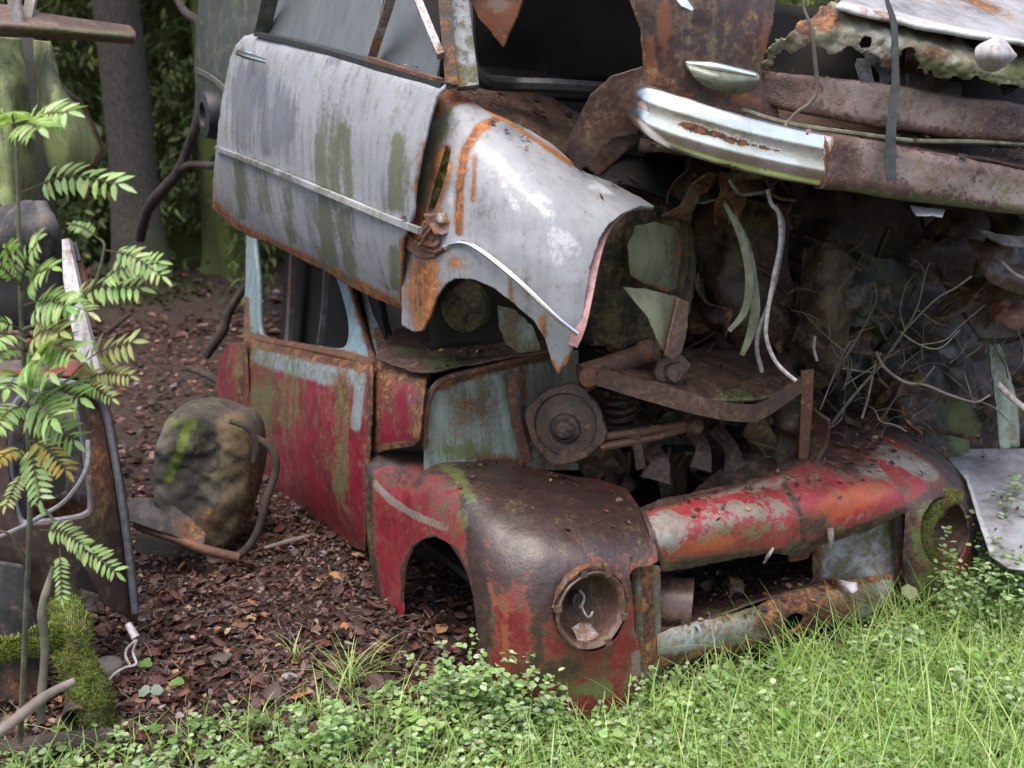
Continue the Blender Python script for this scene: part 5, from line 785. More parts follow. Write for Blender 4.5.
obj('wing_panel', MB().sheet([[U(*q) for q in r] for r in (((28, 30, 3.3), (48, 35, 3.2), (75, 40, 3.35)), ((32, 90, 3.22), (55, 90, 3.1), (95, 100, 3.3)), ((40, 140, 3.2), (70, 140, 3.08), (110, 145, 3.3)), ((45, 190, 3.25), (75, 190, 3.2), (105, 190, 3.35)))], 60, 50, keep=[(34, 40), (50, 42), (56, 66), (61, 88), (72, 102), (80, 104), (90, 122), (101, 148), (94, 163), (74, 176), (50, 168), (42, 135)], jag=.8, dent=.02), 'pale_green', uw, solid=.008, paint={'alt': [('e', 46, 80, 12, 40, 0, .7), ('e', 40, 120, 8, 40, 0, .6)], 'bare': [('e', 58, 115, 8, 20, 0, .4)], 'rust': [('l', [(80, 104), (101, 148), (94, 163), (74, 176)], 2.5, .6)]})
obj('edge_bead', MB().tube([U(*q) for q in ((60, 86, 3.14), (72, 97, 3.16), (81, 104, 3.2), (90, 122, 3.24), (101, 148, 3.28), (94, 163, 3.26), (75, 175, 3.2))], .010, 7), 'purple_rust', uw)
obj('side_panel', MB().sheet([[U(*q) for q in r] for r in (((-60, 30, 3.3), (0, 35, 3.2), (34, 40, 3.3)), ((-60, 120, 3.25), (5, 110, 3.1), (38, 110, 3.28)), ((-60, 220, 3.2), (5, 210, 3.1), (40, 200, 3.3)))], 50, 50, keep=[(-60, 36), (20, 38), (26, 80), (32, 130), (37, 178), (30, 205), (-60, 210)], dent=.05, ds=5), 'pale_green', uw, solid=.008, paint={'alt': [('b', .35), ('e', 15, 110, 7, 60, 5, .5), ('e', 30, 160, 10, 30, 0, .4)], 'moss': [('b', .25)]})
obj('back_panel', MB().sheet([[U(*q) for q in r] for r in (((-80, 20, 3.6), (45, 36, 3.6)), ((-80, 330, 3.4), (64, 330, 3.3)))], 10, 10, keep=[(-80, 20), (40, 36), (52, 120), (60, 230), (64, 330), (-80, 330)]), 'interior', uw, solid=.01)
obj('rail', MB().sheet([[U(*q) for q in r] for r in (((-60, 2, 3.2), (30, 8, 3.15), (80, 18, 3.2), (137, 26, 3.3)), ((-60, 22, 3.1), (30, 26, 3.05), (80, 31, 3.1), (136, 37, 3.22)), ((-60, 34, 3.15), (30, 36, 3.1), (80, 39, 3.14), (136, 43, 3.26)))], 24, 60, keep=[(-60, 0), (28, 4), (40, 14), (80, 20), (130, 27), (136, 34), (135, 43), (80, 40), (-60, 36)]), 'purple_rust', uw, solid=.01, paint={'rust': [('e', 80, 24, 60, 6, 8, .5)], 'alt': [('e', 70, 22, 50, 5, 8, .5)], 'moss': [('l', [(10, 29), (80, 32), (130, 36)], 2, .7)]})  # thin 'moss' line paints the gold highlight along the lower lip
obj('pale_post', MB().strip([U(8, -30, 3.05), U(14, 0, 3.05), U(20, 24, 3.06)], [.03, .035, .03], .012, up=(1, 0, 0)), 'white_paint', uw, paint={'alt': [('b', .5)]})
obj('pale_post', MB().strip([U(36, -30, 3.12), U(31, 0, 3.1), U(27, 24, 3.08)], [.03, .03, .026], .012, up=(1, 0, 0)), 'white_paint', uw, paint={'alt': [('b', .6)]})
obj('cover', MB().sheet([[U(*q) for q in r] for r in (((-60, 205, 2.95), (20, 198, 2.85), (48, 200, 2.82), (66, 238, 2.82)), ((-60, 240, 2.8), (20, 235, 2.72), (46, 235, 2.72), (66, 260, 2.8)), ((-60, 310, 2.85), (20, 300, 2.8), (46, 300, 2.8), (64, 300, 2.86)))], 50, 50, keep=[(-60, 206), (0, 208), (24, 201), (46, 202), (56, 220), (64, 240), (62, 270), (40, 262), (20, 275), (-60, 290)], dent=.04, ds=9), 'dark_cover', uw, solid=.008, paint={'alt': [('l', [(40, 205), (58, 236)], 5, .7)], 'bare': [('b', .2)]}, label='dark grey crumpled bonnet under the pale green panels')
pw = thing('broken_pillar', 'peeling white car pillar with rusty strip leaning above the red roof edge', 'car part', U(90, 375, 2.55))
obj('white_post', MB().strip([U(67, 240, 2.62), U(72, 280, 2.58), U(82, 330, 2.54), (U(94, 372, 2.52)), U(103, 392, 2.5)], [.018, .036, .042, .046, .03], .02, up=(1, 0, 0)), 'white_paint', pw, paint={'rust': [('e', 70, 250, 4, 10, 0, .4), ('l', [(90, 380), (104, 390)], 8, .5)]})
obj('rusty_strip', MB().strip([U(72, 244, 2.66), U(79, 270, 2.64), U(87, 300, 2.62), U(93, 328, 2.6)], [.015, .028, .034, .02], .012, up=(1, 0, 0)), 'rusty_metal', pw, paint={'alt': [('b', .3)]})
obj('dark_clip', MB().strip([U(73, 243, 2.64), U(77, 262, 2.62)], [.02, .026], .01, up=(1, 0, 0)), 'rubber', pw)

# mossy beam, log, sticks, stone at the lower left
mb_ = thing('mossy_beam', 'moss grown old beam sloping down in front of the dark wreck', 'beam', G(90, 722))
def rough_tube(pts, r, seg=16, n=14, amp=.015, sc_=14, seed=0):
    m = MB().tube(pts, r, seg, n=n); v = m.v[0]; nrm = 2 * amp * fbm(v * sc_, 3, seed)
    L = smooth_line(np.asarray(pts, float), n); i = np.repeat(np.arange(len(L)), seg); d = v - L[i]; d /= np.linalg.norm(d, axis=1, keepdims=True) + 1e-9
    m.v[0] = v + d * nrm[:, None]; return m
obj('moss_cushion', rough_tube([U(58, 588, 2.36), U(66, 620, 2.26), U(76, 660, 2.17), U(92, 700, 2.1), U(103, 732, 2.06)], [.036, .046, .044, .042, .036], 22, 18, .03, 16, 2), 'moss_cushion', mb_)
obj('moss_cushion', rough_tube([U(-30, 652, 2.18), U(10, 648, 2.16), U(40, 644, 2.17), U(64, 640, 2.2)], [.022, .030, .030, .022], 20, 14, .028, 16, 5), 'moss_cushion', mb_)
pe_ = U(76, 719, 2.04); obj('open_pipe', MB().lathe(pe_, (.25, -.95, -.1), [(.028, -.10), (.030, 0), (.026, .0), (.024, -.08), (.0005, -.085)], 20, .05), 'dark_steel', mb_)
tag(obj('log', rough_tube([U(-30, 756, 1.96), U(20, 750, 1.97), U(70, 742, 1.99), U(112, 738, 2.02)], [.024, .026, .025, .022], 14, 10, .006, 20), 'dead_wood'), 'dark grey log lying along the lower left edge', 'log')
tag(obj('stick', rough_tube([U(-20, 748, 1.86), U(10, 724, 1.88), U(36, 703, 1.9), U(56, 690, 1.92), U(75, 681, 1.94)], [.012, .012, .012, .010, .009], 10, 8, .002, 30), 'grey_wood'), 'pale bent stick lying across the mossy beam', 'stick')
tag(obj('stick', rough_tube([U(53, 566, 2.0), U(47, 590, 1.98), U(42, 612, 1.96), U(45, 650, 1.95), U(42, 690, 1.93), U(41, 722, 1.92)], [.005, .007, .010, .009, .009, .009], 10, 8, .003, 40), 'lichen_twig', paint=None), 'upright grey lichen covered stick before the mossy beam', 'stick')
m = MB(); m.tube([G(108, 668, .02), G(108, 668, .055)], [.03, .02], 10); 
def rock(c, r, seed): 
    m = MB(); n = 14; v = []; f = []
    for i in range(n + 1):
        for j in range(n): 
            th = math.pi * i / n; ph = 2 * math.pi * j / n; v.append((math.sin(th) * math.cos(ph), math.sin(th) * math.sin(ph), .6 * math.cos(th)))
    v = np.array(v); v = v * (1 + .5 * fbm(v * 1.8, 3, seed))[:, None] * r + np.asarray(c)
    f = [(i*n+j, i*n+(j+1) % n, (i+1)*n+(j+1) % n, (i+1)*n+j) for i in range(n) for j in range(n)]; return m.add(v, f)
tag(obj('stone', rock(G(107, 668, .02), .042, 3), 'stone'), 'grey stone on the leaves beside the white torn cable', 'stone')
tc = thing('torn_cable', 'torn white cable end with plug on the leaves before the dark wreck', 'cable', G(125, 690))
obj('plug', MB().tube([U(128, 624, 2.36), U(136, 638, 2.34)], [.009, .011], 10, smooth=False), 'white_paint', tc)
obj('wire', MB().tube([U(*q) for q in ((100, 560, 2.46), (112, 600, 2.42), (128, 624, 2.36))], .003, 6), 'rubber', tc)
obj('wire', MB().tube([U(*q) for q in ((136, 640, 2.33), (127, 649, 2.32), (126, 657, 2.31), (130, 665, 2.30))], .0035, 6), 'cable_pale', tc)
obj('wire', MB().tube([U(*q) for q in ((137, 640, 2.33), (133, 652, 2.32), (136, 664, 2.30), (124, 668, 2.28), (112, 676, 2.26), (103, 690, 2.23), (100, 696, 2.22))], .0035, 6), 'cable_pale', tc)

# ------------------------------------------------------------------ rotting seat on the leaf litter
seat = thing('car_seat', 'rotting overturned car seat with torn cloth and moss beside the red door', 'car seat', G(205, 560))
def pillow(outl, Y, dep, bul=.07, mat=None, n=7, seed=0, amp=.02, tilt=0):
    P = np.array(rnd(outl, 5)); K = len(P); c = P.mean(0); m = MB(); v = []
    rings = [(r_, -bul * (1 - r_ ** 6) ** .6) for r_ in np.linspace(.02, .985, 30)] + [(1.0, dep * .2), (1.0, dep * .5), (.97, dep * .8), (.85, dep), (.05, dep * 1.02)]
    for s_, h in rings:
        for p in P: q = c + (p - c) * s_; v.append(U(q[0], q[1], Y + tilt * (q[0] - c[0]) / 100) + np.array((0, 1, 0)) * h)
    v = np.array(v); v += np.array((0, -1, 0)) * (amp * 1.6 * fbm(v * (10, 0, 10), 3, seed) + amp * .3 * fbm(v * 30, 3, 5))[:, None] + .3 * amp * np.stack((fbm(v * 11, 2, 7), 0 * v[:, 0], fbm(v * 11, 2, 8)), 1)
    f = [(k*K+j, k*K+(j+1) % K, (k+1)*K+(j+1) % K, (k+1)*K+j) for k in range(len(rings)-1) for j in range(K)] + [tuple(range(K-1, -1, -1)), tuple((len(rings)-1)*K + j for j in range(K))]
    return m.add(v, f)
cush = obj('cushion', pillow([(158, 436), (163, 420), (176, 413), (201, 411), (220, 417), (238, 424), (250, 438), (254, 460), (252, 488), (245, 514), (236, 537), (216, 548), (190, 542), (168, 520), (153, 496), (152, 476), (155, 455)], 3.05, .28, .05, tilt=.12, amp=.06), 'seat_cloth', seat, paint={
    'moss': [('l', [(187, 427), (180, 452), (167, 478)], 4, .95), ('e', 190, 425, 12, 8, 0, .4)], 'bare': [('l', [(232, 428), (240, 460), (235, 510)], 15, 1.1), ('e', 222, 532, 20, 18, 0, .9), ('e', 214, 450, 8, 30, 0, .35)], 'alt': [('l', [(165, 425), (160, 470), (158, 495)], 8, .55), ('e', 210, 490, 14, 16, 0, .5)], 'rust': [('e', 210, 520, 20, 14, 0, .3)]}, sub=1)
obj('edge_wire', MB().tube([U(*q) for q in ((231, 421, 3.02), (244, 426, 3.0), (252, 434, 3.0), (256, 446, 3.0), (254, 462, 3.0))], .010, 8), 'dead_wood', seat)
obj('edge_wire', MB().tube([U(*q) for q in ((256, 438, 3.04), (268, 446, 3.03), (275, 458, 3.02), (275, 474, 3.02), (267, 498, 3.0), (259, 528, 2.98), (250, 545, 2.97), (238, 557, 2.96))], .013, 9), 'dead_wood', seat)
obj('frame_rail', MB().tube([U(*q) for q in ((136, 524, 2.98), (150, 530, 2.96), (175, 538, 2.93), (203, 549, 2.9), (238, 558, 2.93))], .016, 9), 'rusty_metal', seat, paint={'alt': [('e', 190, 542, 12, 5, 15, .7), ('b', .15)]})
obj('frame_panel', MB().sheet([[U(*q) for q in r] for r in (((128, 495, 3.05), (165, 500, 2.98), (208, 530, 2.95)), ((128, 522, 2.95), (170, 535, 2.92), (205, 548, 2.9)))], 24, 36, keep=[(129, 498), (148, 498), (168, 502), (190, 518), (206, 534), (204, 548), (175, 538), (150, 530), (130, 524)], jag=1, dent=.015), 'dark_cover', seat, solid=.008, paint={'alt': [('e', 150, 512, 12, 8, 0, .6)], 'rust': [('e', 192, 530, 12, 10, 0, .9)], 'moss': [('e', 178, 510, 10, 4, 20, .5)]})
obj('frame_base', MB().sheet([[U(*q) for q in r] for r in (((136, 532, 3.1), (240, 555, 3.1)), ((134, 580, 3.0), (236, 575, 3.0)))], 10, 16, dent=.03), 'interior', seat, solid=.01)
tag(obj('twig', MB().tube([G(264, 548, .02), G(290, 541, .03), G(313, 535, .02)], [.006, .009, .006], 8), 'grey_wood'), 'pale twig on the leaf litter under the red door', 'twig')

# ------------------------------------------------------------------ leaves and blades, built in bulk
def leaf_arrays(pos, xd, nd, L, W, cols, fold=.25, curl=.2, prof=((.0, .05), (.28, .46), (.65, .42), (1.0, .0))):
    """ovate folded leaves: base, two pairs of edge points with midrib points, tip"""
    N = len(pos); yd = np.cross(nd, xd); t1, w1 = prof[1]; t2, w2 = prof[2]
    def pt(t, w, h): return pos + xd * (t * L)[:, None] + yd * (w * W)[:, None] + nd * (h * W - curl * L * t * t)[:, None]
    V = np.stack((pt(0, 0, 0), pt(t1, w1, fold), pt(t1, 0, 0), pt(t1, -w1, fold), pt(t2, w2, fold), pt(t2, 0, 0), pt(t2, -w2, fold), pt(1, 0, 0)), 1).reshape(-1, 3)
    base = np.arange(N)[:, None] * 8; T = np.array(((0, 2, 1), (0, 3, 2), (4, 5, 7), (5, 6, 7))); Q = np.array(((1, 2, 5, 4), (2, 3, 6, 5)))
    return V, [base + T.reshape(1, -1), base + Q.reshape(1, -1)], np.repeat(cols, 8, 0)
def bulk(name, parts, mat, parent=None, org=None, **kw):
    """parts: (verts, [tri index rows, quad index rows], cols); all in one mesh written with foreach_set"""
    vs, tr, qd, cs, n = [], [], [], [], 0
    for v, (t, q), c in parts:
        if t is not None: tr.append(t.reshape(-1, 3) + n)
        if q is not None: qd.append(q.reshape(-1, 4) + n)
        vs.append(v); cs.append(c); n += len(v)
    v = np.concatenate(vs); c = np.concatenate(cs); tr = np.concatenate(tr) if tr else np.zeros((0, 3), int); qd = np.concatenate(qd) if qd else np.zeros((0, 4), int)
    if org is None: org = ORG[parent.name] if parent is not None else np.array((v[:, 0].mean(), v[:, 1].mean(), 0))
    me = bpy.data.meshes.new(name); me.vertices.add(len(v)); me.vertices.foreach_set('co', (v - org).astype('f').ravel())
    nl = tr.size + qd.size; me.loops.add(nl); me.loops.foreach_set('vertex_index', np.concatenate((tr.ravel(), qd.ravel())).astype('i'))
    me.polygons.add(len(tr) + len(qd)); me.polygons.foreach_set('loop_start', np.concatenate((np.arange(len(tr)) * 3, tr.size + np.arange(len(qd)) * 4)).astype('i'))
    me.update(calc_edges=True); me.validate(); me.shade_smooth()
    at = me.attributes.new('Col', 'FLOAT_COLOR', 'POINT'); at.data.foreach_set('color', np.concatenate((c, np.ones((len(c), 1))), 1).astype('f').ravel())
    o = bpy.data.objects.new(name, me); COL.objects.link(o); me.materials.append(M[mat])
    if parent is not None: o.parent = parent
    else: o.location = tuple(org)
    ORG[o.name] = np.asarray(org); return tag(o, **kw)
def unit(v): return v / (np.linalg.norm(v, axis=-1, keepdims=True) + 1e-9)
def pick(cols, n, jit=.2): 
    c = np.array(cols)[RNG.integers(0, len(cols), n)]; return np.clip(c * (1 + RNG.normal(0, jit, (n, 1))) * (1 + RNG.normal(0, .06, (n, 3))), .003, .6)
def blades(base, h, w, lean, az, cols, seg=5):
    N = len(base); t = np.linspace(0, 1, seg); d = np.stack((np.cos(az), np.sin(az), 0 * az), 1); sd_ = np.stack((-np.sin(az), np.cos(az), 0 * az), 1)
    V = []
    for k in t:
        p = base + np.array((0, 0, 1.0)) * (h * k * (1 - .35 * lean * k))[:, None] + d * (h * lean * k * k)[:, None]
        ww = (w * (1 - k ** 2 * .96) * .5)[:, None]; V += [p - sd_ * ww, p + sd_ * ww]
    V = np.stack(V, 1).reshape(-1, 3); b = np.arange(N)[:, None] * 2 * seg
    Q = np.concatenate([np.array((2*k, 2*k+1, 2*k+3, 2*k+2)) for k in range(seg - 1)]); return V, [None, b + Q[None]], np.repeat(cols, 2 * seg, 0)

def fuzz(o, n, hgt, wid, cols, name, region=None, parent=None, down=0, seed=1):
    rg = np.random.default_rng(seed); me = o.data; me.calc_loop_triangles(); V = np.array([v.co[:] for v in me.vertices]) + ORG[o.name]; T = np.array([t.vertices[:] for t in me.loop_triangles])
    A = np.linalg.norm(np.cross(V[T[:, 1]] - V[T[:, 0]], V[T[:, 2]] - V[T[:, 0]]), axis=1); k = rg.choice(len(T), n, p=A / A.sum()); u = rg.uniform(0, 1, (n, 2)); f = u.sum(1) > 1; u[f] = 1 - u[f]
    P = V[T[k, 0]] + (V[T[k, 1]] - V[T[k, 0]]) * u[:, :1] + (V[T[k, 2]] - V[T[k, 0]]) * u[:, 1:]
    if region is not None: P = P[blobs(proj(P), region) > rg.uniform(.25, .9, len(P))]
    n = len(P); N3_ = unit(P - P.mean(0)); az = np.arctan2(N3_[:, 1], N3_[:, 0]) + rg.normal(0, .9, n); b = blades(P, rg.uniform(*hgt, n) * (-1 if down else 1), rg.uniform(*wid, n), rg.uniform(.3, 1.4, n), az, pick(cols, n, .25), 4)
    return bulk(name, [b], 'green_leaf', parent)
fuzz(cush, 14000, (.012, .04), (.0015, .004), [(.20, .14, .08), (.15, .10, .06), (.24, .18, .11), (.10, .07, .05)], 'stuffing', [('l', [(236, 430), (244, 462), (238, 508), (222, 535)], 12, 1.0), ('e', 212, 450, 6, 30, 0, .5)], seat, 1)
for o in [q for q in mb_.children if q.name.startswith('moss_cushion')]: fuzz(o, 9000, (.006, .018), (.0018, .004), [(.16, .22, .03), (.20, .26, .04), (.11, .16, .025), (.24, .28, .06), (.10, .09, .04)], 'moss_tufts', [('b', .7)], mb_)
arc = [hc2 + AX * .012 + .104 * (math.cos(t) * ux + math.sin(t) * uz) for t in np.linspace(math.radians(-110), math.radians(110), 16)]
hm = rough_tube(arc, [.012, .024, .028, .024, .028, .030, .020], 12, 3, .010, 40, 4); hmo = obj('moss', hm, 'moss_cushion', h2)
fuzz(hmo, 2600, (.005, .014), (.0018, .004), [(.24, .24, .03), (.30, .27, .04), (.16, .18, .03), (.20, .15, .04)], 'moss', None, h2, seed=4)
obj('crust', rough_tube([hc + AX * .006 + .108 * (math.cos(t) * ux + math.sin(t) * uz) for t in np.linspace(math.radians(15), math.radians(175), 14)], [.004, .010, .012, .010, .013, .009, .004], 10, 3, .010, 60, 6), 'dark_steel', hl, paint={'rust': [('b', .4)]})
# dead leaves on the forest floor
LITTER = [(.085, .032, .020), (.058, .022, .015), (.11, .043, .028), (.035, .017, .012), (.085, .04, .035), (.06, .029, .025), (.13, .068, .054), (.04, .021, .02), (.028, .015, .012)]
def litter(n, xr, yr, size, seed):
    rg = np.random.default_rng(seed); x = rg.uniform(*xr, n); y = yr[0] + (yr[1] - yr[0]) * rg.uniform(0, 1, n) ** 1.6; z = gz(x, y)
    pos = np.stack((x, y, z + rg.uniform(.002, .022, n)), 1); az = rg.uniform(0, 6.283, n); nd = unit(np.stack((rg.normal(0, .33, n), rg.normal(0, .33, n), np.ones(n)), 1))
    xd = np.stack((np.cos(az), np.sin(az), 0 * az), 1); xd = unit(xd - nd * (xd * nd).sum(1, keepdims=True)); L = rg.uniform(*size, n)
    c = pick(LITTER, n, .3); k = rg.uniform(0, 1, n); c[k < .035] = pick([(.30, .16, .07), (.33, .22, .10), (.28, .20, .15), (.30, .13, .05)], int((k < .035).sum())); c[(k > .97)] = pick([(.16, .14, .16), (.20, .17, .18)], int((k > .97).sum()))
    return leaf_arrays(pos, xd, nd, L, L * rg.uniform(.3, .9, n), c, rg.uniform(-.15, .35), .15)
def sticks(n, xr, yr, seed):
    rg = np.random.default_rng(seed); x = rg.uniform(*xr, n); y = rg.uniform(*yr, n); b = np.stack((x, y, gz(x, y) + rg.uniform(.008, .03, n)), 1); az = rg.uniform(0, 6.283, n); L = rg.uniform(.015, .11, n) * rg.uniform(.3, 1, n); d = np.stack((np.cos(az), np.sin(az), rg.normal(0, .15, n)), 1); sd_ = np.stack((-np.sin(az), np.cos(az), 0 * az), 1) * rg.uniform(.0006, .0022, n)[:, None]
    k = rg.normal(0, .10, n)[:, None] * L[:, None] * sd_ / np.linalg.norm(sd_, axis=1, keepdims=True); V = np.stack((b - sd_, b + sd_, b + d * L[:, None] * .5 + k - sd_, b + d * L[:, None] * .5 + k + sd_, b + d * L[:, None] - sd_ * .5, b + d * L[:, None] + sd_ * .5), 1).reshape(-1, 3)
    i = np.arange(n)[:, None] * 6; return V, [None, i + np.array(((0, 1, 3, 2, 2, 3, 5, 4),))], np.repeat(pick([(.10, .065, .045), (.16, .11, .08), (.05, .032, .025), (.24, .17, .12)], n, .2), 6, 0)
bulk('leaf_litter', [litter(22000, (-1.5, 1.2), (1.75, 3.7), (.010, .028), 1), litter(3200, (-1.4, .5), (2.0, 3.6), (.030, .060), 2), sticks(2600, (-1.4, .6), (1.9, 3.8), 9), litter(15000, (-4.5, .5), (3.3, 7.5), (.02, .055), 3), litter(5000, (-9, 2), (7, 16), (.05, .11), 4)], 'dead_leaf', kind='stuff', label='brown wet dead leaves covering the forest floor')

# leaves fallen on the cars: dropped from above onto what is there
bpy.context.view_layer.update(); DG = bpy.context.evaluated_depsgraph_get()
def drop(n, xr, yr, z0, seed, zmin=.06, nz_=.45, accept=None):
    rg = np.random.default_rng(seed); P, Nn = [], []
    for _ in range(n):
        x, y = rg.uniform(*xr), rg.uniform(*yr); ok_, loc, nr, *_r = sc.ray_cast(DG, (x, y, z0), (0, 0, -1))
        if not ok_ or loc.z < zmin: continue
        nr = np.array(nr); nr = nr if nr[2] > 0 else -nr
        if nr[2] < nz_: continue
        if accept is not None and not accept(np.array(loc)): continue
        P.append(np.array(loc) + nr * .004); Nn.append(nr)
    return np.array(P).reshape(-1, 3), np.array(Nn).reshape(-1, 3)
P1, N1 = drop(5200, (-.2, 1.7), (2.3, 3.6), .74, 5)
p = proj(P1); dens = np.where(blobs(p, [('e', 850, 435, 70, 22, 0, 1), ('l', [(690, 480), (780, 450), (850, 430)], 22, 1), ('e', 590, 472, 70, 9, 8, 1), ('l', [(430, 452), (520, 462)], 7, .8), ('e', 750, 605, 110, 22, -12, 1), ('e', 450, 345, 80, 16, 0, .8), ('l', [(640, 500), (740, 482)], 7, .6), ('b', .06)]) > RNG.uniform(0, 1, len(P1)), True, False)
P1, N1 = P1[dens], N1[dens]
P4, N4 = drop(2200, (.2, 1.4), (2.3, 3.3), .10, 9, zmin=-.2)
k4 = blobs(proj(P4), [('e', 740, 600, 95, 22, -12, 1)]) > .5; P1 = np.concatenate((P1, P4[k4])); N1 = np.concatenate((N1, N4[k4]))
P2, N2 = drop(900, (.5, 2.2), (2.3, 3.1), 1.345, 6, zmin=.9); P3, N3 = drop(500, (-.3, .7), (2.45, 3.2), 1.55, 7, zmin=.9, nz_=.8)
PP = np.concatenate((P1, P2, P3)); NN = unit(np.concatenate((N1, N2, N3)) + RNG.normal(0, .28, (len(PP), 3))); n = len(PP)
az = RNG.uniform(0, 6.283, n); xd = np.stack((np.cos(az), np.sin(az), 0 * az), 1); xd = unit(xd - NN * (xd * NN).sum(1, keepdims=True)); L = RNG.uniform(.008, .026, n)
c = pick(LITTER, n, .3); k = RNG.uniform(0, 1, n); c[k < .12] = pick([(.32, .15, .05), (.36, .20, .08), (.33, .27, .16)], int((k < .12).sum()))
bulk('fallen_leaves', [leaf_arrays(PP + NN * .003, xd, NN, L, L * RNG.uniform(.3, .8, n), c, .15, .15)], 'dead_leaf', kind='stuff', label='small dead leaves and needles lying on the wrecks')
# moss tufts on metal
PM, NM = drop(2600, (-.2, 1.5), (2.3, 3.3), .78, 8)
p = proj(PM); kk = blobs(p, [('e', 440, 362, 18, 7, 0, .9), ('e', 466, 451, 20, 5, 0, .95), ('e', 652, 488, 22, 4, 0, .8), ('e', 733, 399, 14, 6, 0, .9), ('e', 735, 613, 22, 4, 0, .7), ('e', 800, 588, 8, 4, 0, .8)]) > .5
PM, NM = PM[kk], NM[kk]; rep = 7; PM = np.repeat(PM, rep, 0) + RNG.normal(0, .006, (len(PM) * rep, 3)) * (1, 1, .1); n = len(PM)
if n: bulk('moss', [blades(PM - (0, 0, .004), RNG.uniform(.006, .016, n), RNG.uniform(.002, .004, n), RNG.uniform(.1, .7, n), RNG.uniform(0, 6.28, n), pick([(.07, .11, .02), (.10, .15, .025), (.05, .08, .02)], n), 3)], 'green_leaf', kind='stuff', label='small cushions of green moss growing on the rusted metal')

# ------------------------------------------------------------------ foreground grass and herbs
BX = [-200, 0, 100, 250, 380, 450, 560, 650, 760, 850, 900, 960, 1024, 1120, 1300]; BY = [748, 742, 738, 722, 704, 694, 694, 694, 686, 662, 636, 604, 575, 555, 540]
def green_spots(n, seed, soft=10, y0=1.45):
    rg = np.random.default_rng(seed); x = rg.uniform(-1.5, 2.6, n * 6); y = rg.uniform(y0, 3.1, n * 6); P = np.stack((x, y, gz(x, y)), 1); p = proj(P)
    b = np.interp(p[:, 0], BX, BY) + 30 * fbm(np.stack((x * 7, y * 7, 0 * x), 1), 2, seed); m = p[:, 1] > b + rg.exponential(soft, len(p)) - 2
    m &= (p[:, 0] > -120) & (p[:, 0] < 1150)
    left = np.clip((p[:, 0] - 150) / 450, 0, 1); m &= rg.uniform(0, 1, len(p)) < .34 + .66 * left
    return P[m][:n]
GRASS = [(.25, .40, .08), (.34, .48, .13), (.19, .34, .06), (.40, .51, .20), (.30, .44, .13)]
g1 = green_spots(15000, 11, 9); n = len(g1); right = np.clip((g1[:, 0] + .2) / 1.2, 0, 1)
gb = blades(g1, RNG.gamma(5, .014, n) * (.7 + 1.1 * right) + .02, RNG.uniform(.002, .0046, n), RNG.uniform(.15, 1.3, n), RNG.uniform(0, 6.283, n), pick(GRASS, n, .2), 5)
g2 = green_spots(500, 12, 4); n = len(g2); gd = blades(g2, RNG.uniform(.07, .2, n), RNG.uniform(.0015, .003, n), RNG.uniform(.3, 1.4, n), RNG.uniform(0, 6.283, n), pick([(.24, .20, .10), (.30, .25, .14), (.18, .14, .07)], n), 6)
g3 = np.concatenate((green_spots(700, 13, 3), [q for q in green_spots(2200, 14, 3) if q[0] > .55])); n = len(g3); gl_ = blades(g3, RNG.uniform(.14, .29, n) * (.6 + .5 * np.clip(g3[:, 0] + .3, 0, 1.3)), RNG.uniform(.003, .005, n), RNG.uniform(.3, 1.3, n), RNG.uniform(0, 6.283, n), pick(GRASS, n, .15), 7)
bulk('grass', [gb, gd, gl_], 'green_leaf', kind='stuff', label='bright green grass in the foreground')
HERB = [(.28, .42, .17), (.35, .47, .24), (.24, .37, .13), (.40, .49, .30), (.22, .34, .11)]
def herbs(base, hgt, rg, nl=14, ls=(.010, .019), cols=HERB, spread=.35):
    """small upright stems with oval leaves"""
    parts = []; N = len(base); az = rg.uniform(0, 6.283, N); ln = rg.uniform(.1, spread, N)
    parts.append(blades(base, hgt, np.full(N, .0022), ln, az, pick([(.07, .08, .03), (.10, .06, .03)], N), 4))
    k = rg.uniform(.25, 1.02, (N, nl)); b = np.repeat(base, nl, 0); kf = k.ravel(); hh = np.repeat(hgt, nl); lnn = np.repeat(ln, nl); a2 = np.repeat(az, nl)
    pos = b + np.array((0, 0, 1.)) * (hh * kf * (1 - .35 * lnn * kf))[:, None] + np.stack((np.cos(a2), np.sin(a2), 0 * a2), 1) * (hh * lnn * kf * kf)[:, None]
    n = len(pos); aa = rg.uniform(0, 6.283, n); el = rg.uniform(-.2, .5, n); xd = np.stack((np.cos(aa) * np.cos(el), np.sin(aa) * np.cos(el), np.sin(el)), 1)
    nd = np.array((0, -.15, 1.)) + rg.normal(0, .3, (n, 3)); nd = unit(nd - xd * (nd * xd).sum(1, keepdims=True)); L = rg.uniform(*ls, n)
    parts.append(leaf_arrays(pos + xd * .004, xd, nd, L, L * rg.uniform(.55, .78, n), pick(cols, n, .16), .12, .12, ((0, 0), (.25, .42), (.68, .44), (1, 0)))); return parts
rg = np.random.default_rng(21)
h1 = green_spots(4200, 22, 14); n = len(h1); parts = herbs(h1, rg.uniform(.04, .10, n) * (.7 + .6 * np.clip(h1[:, 0] + .3, 0, 1.2)), rg, 10, (.011, .021))
h2 = green_spots(900, 23, 25); n = len(h2)
for kq in range(3):
    az = rg.uniform(0, 6.283, n); 
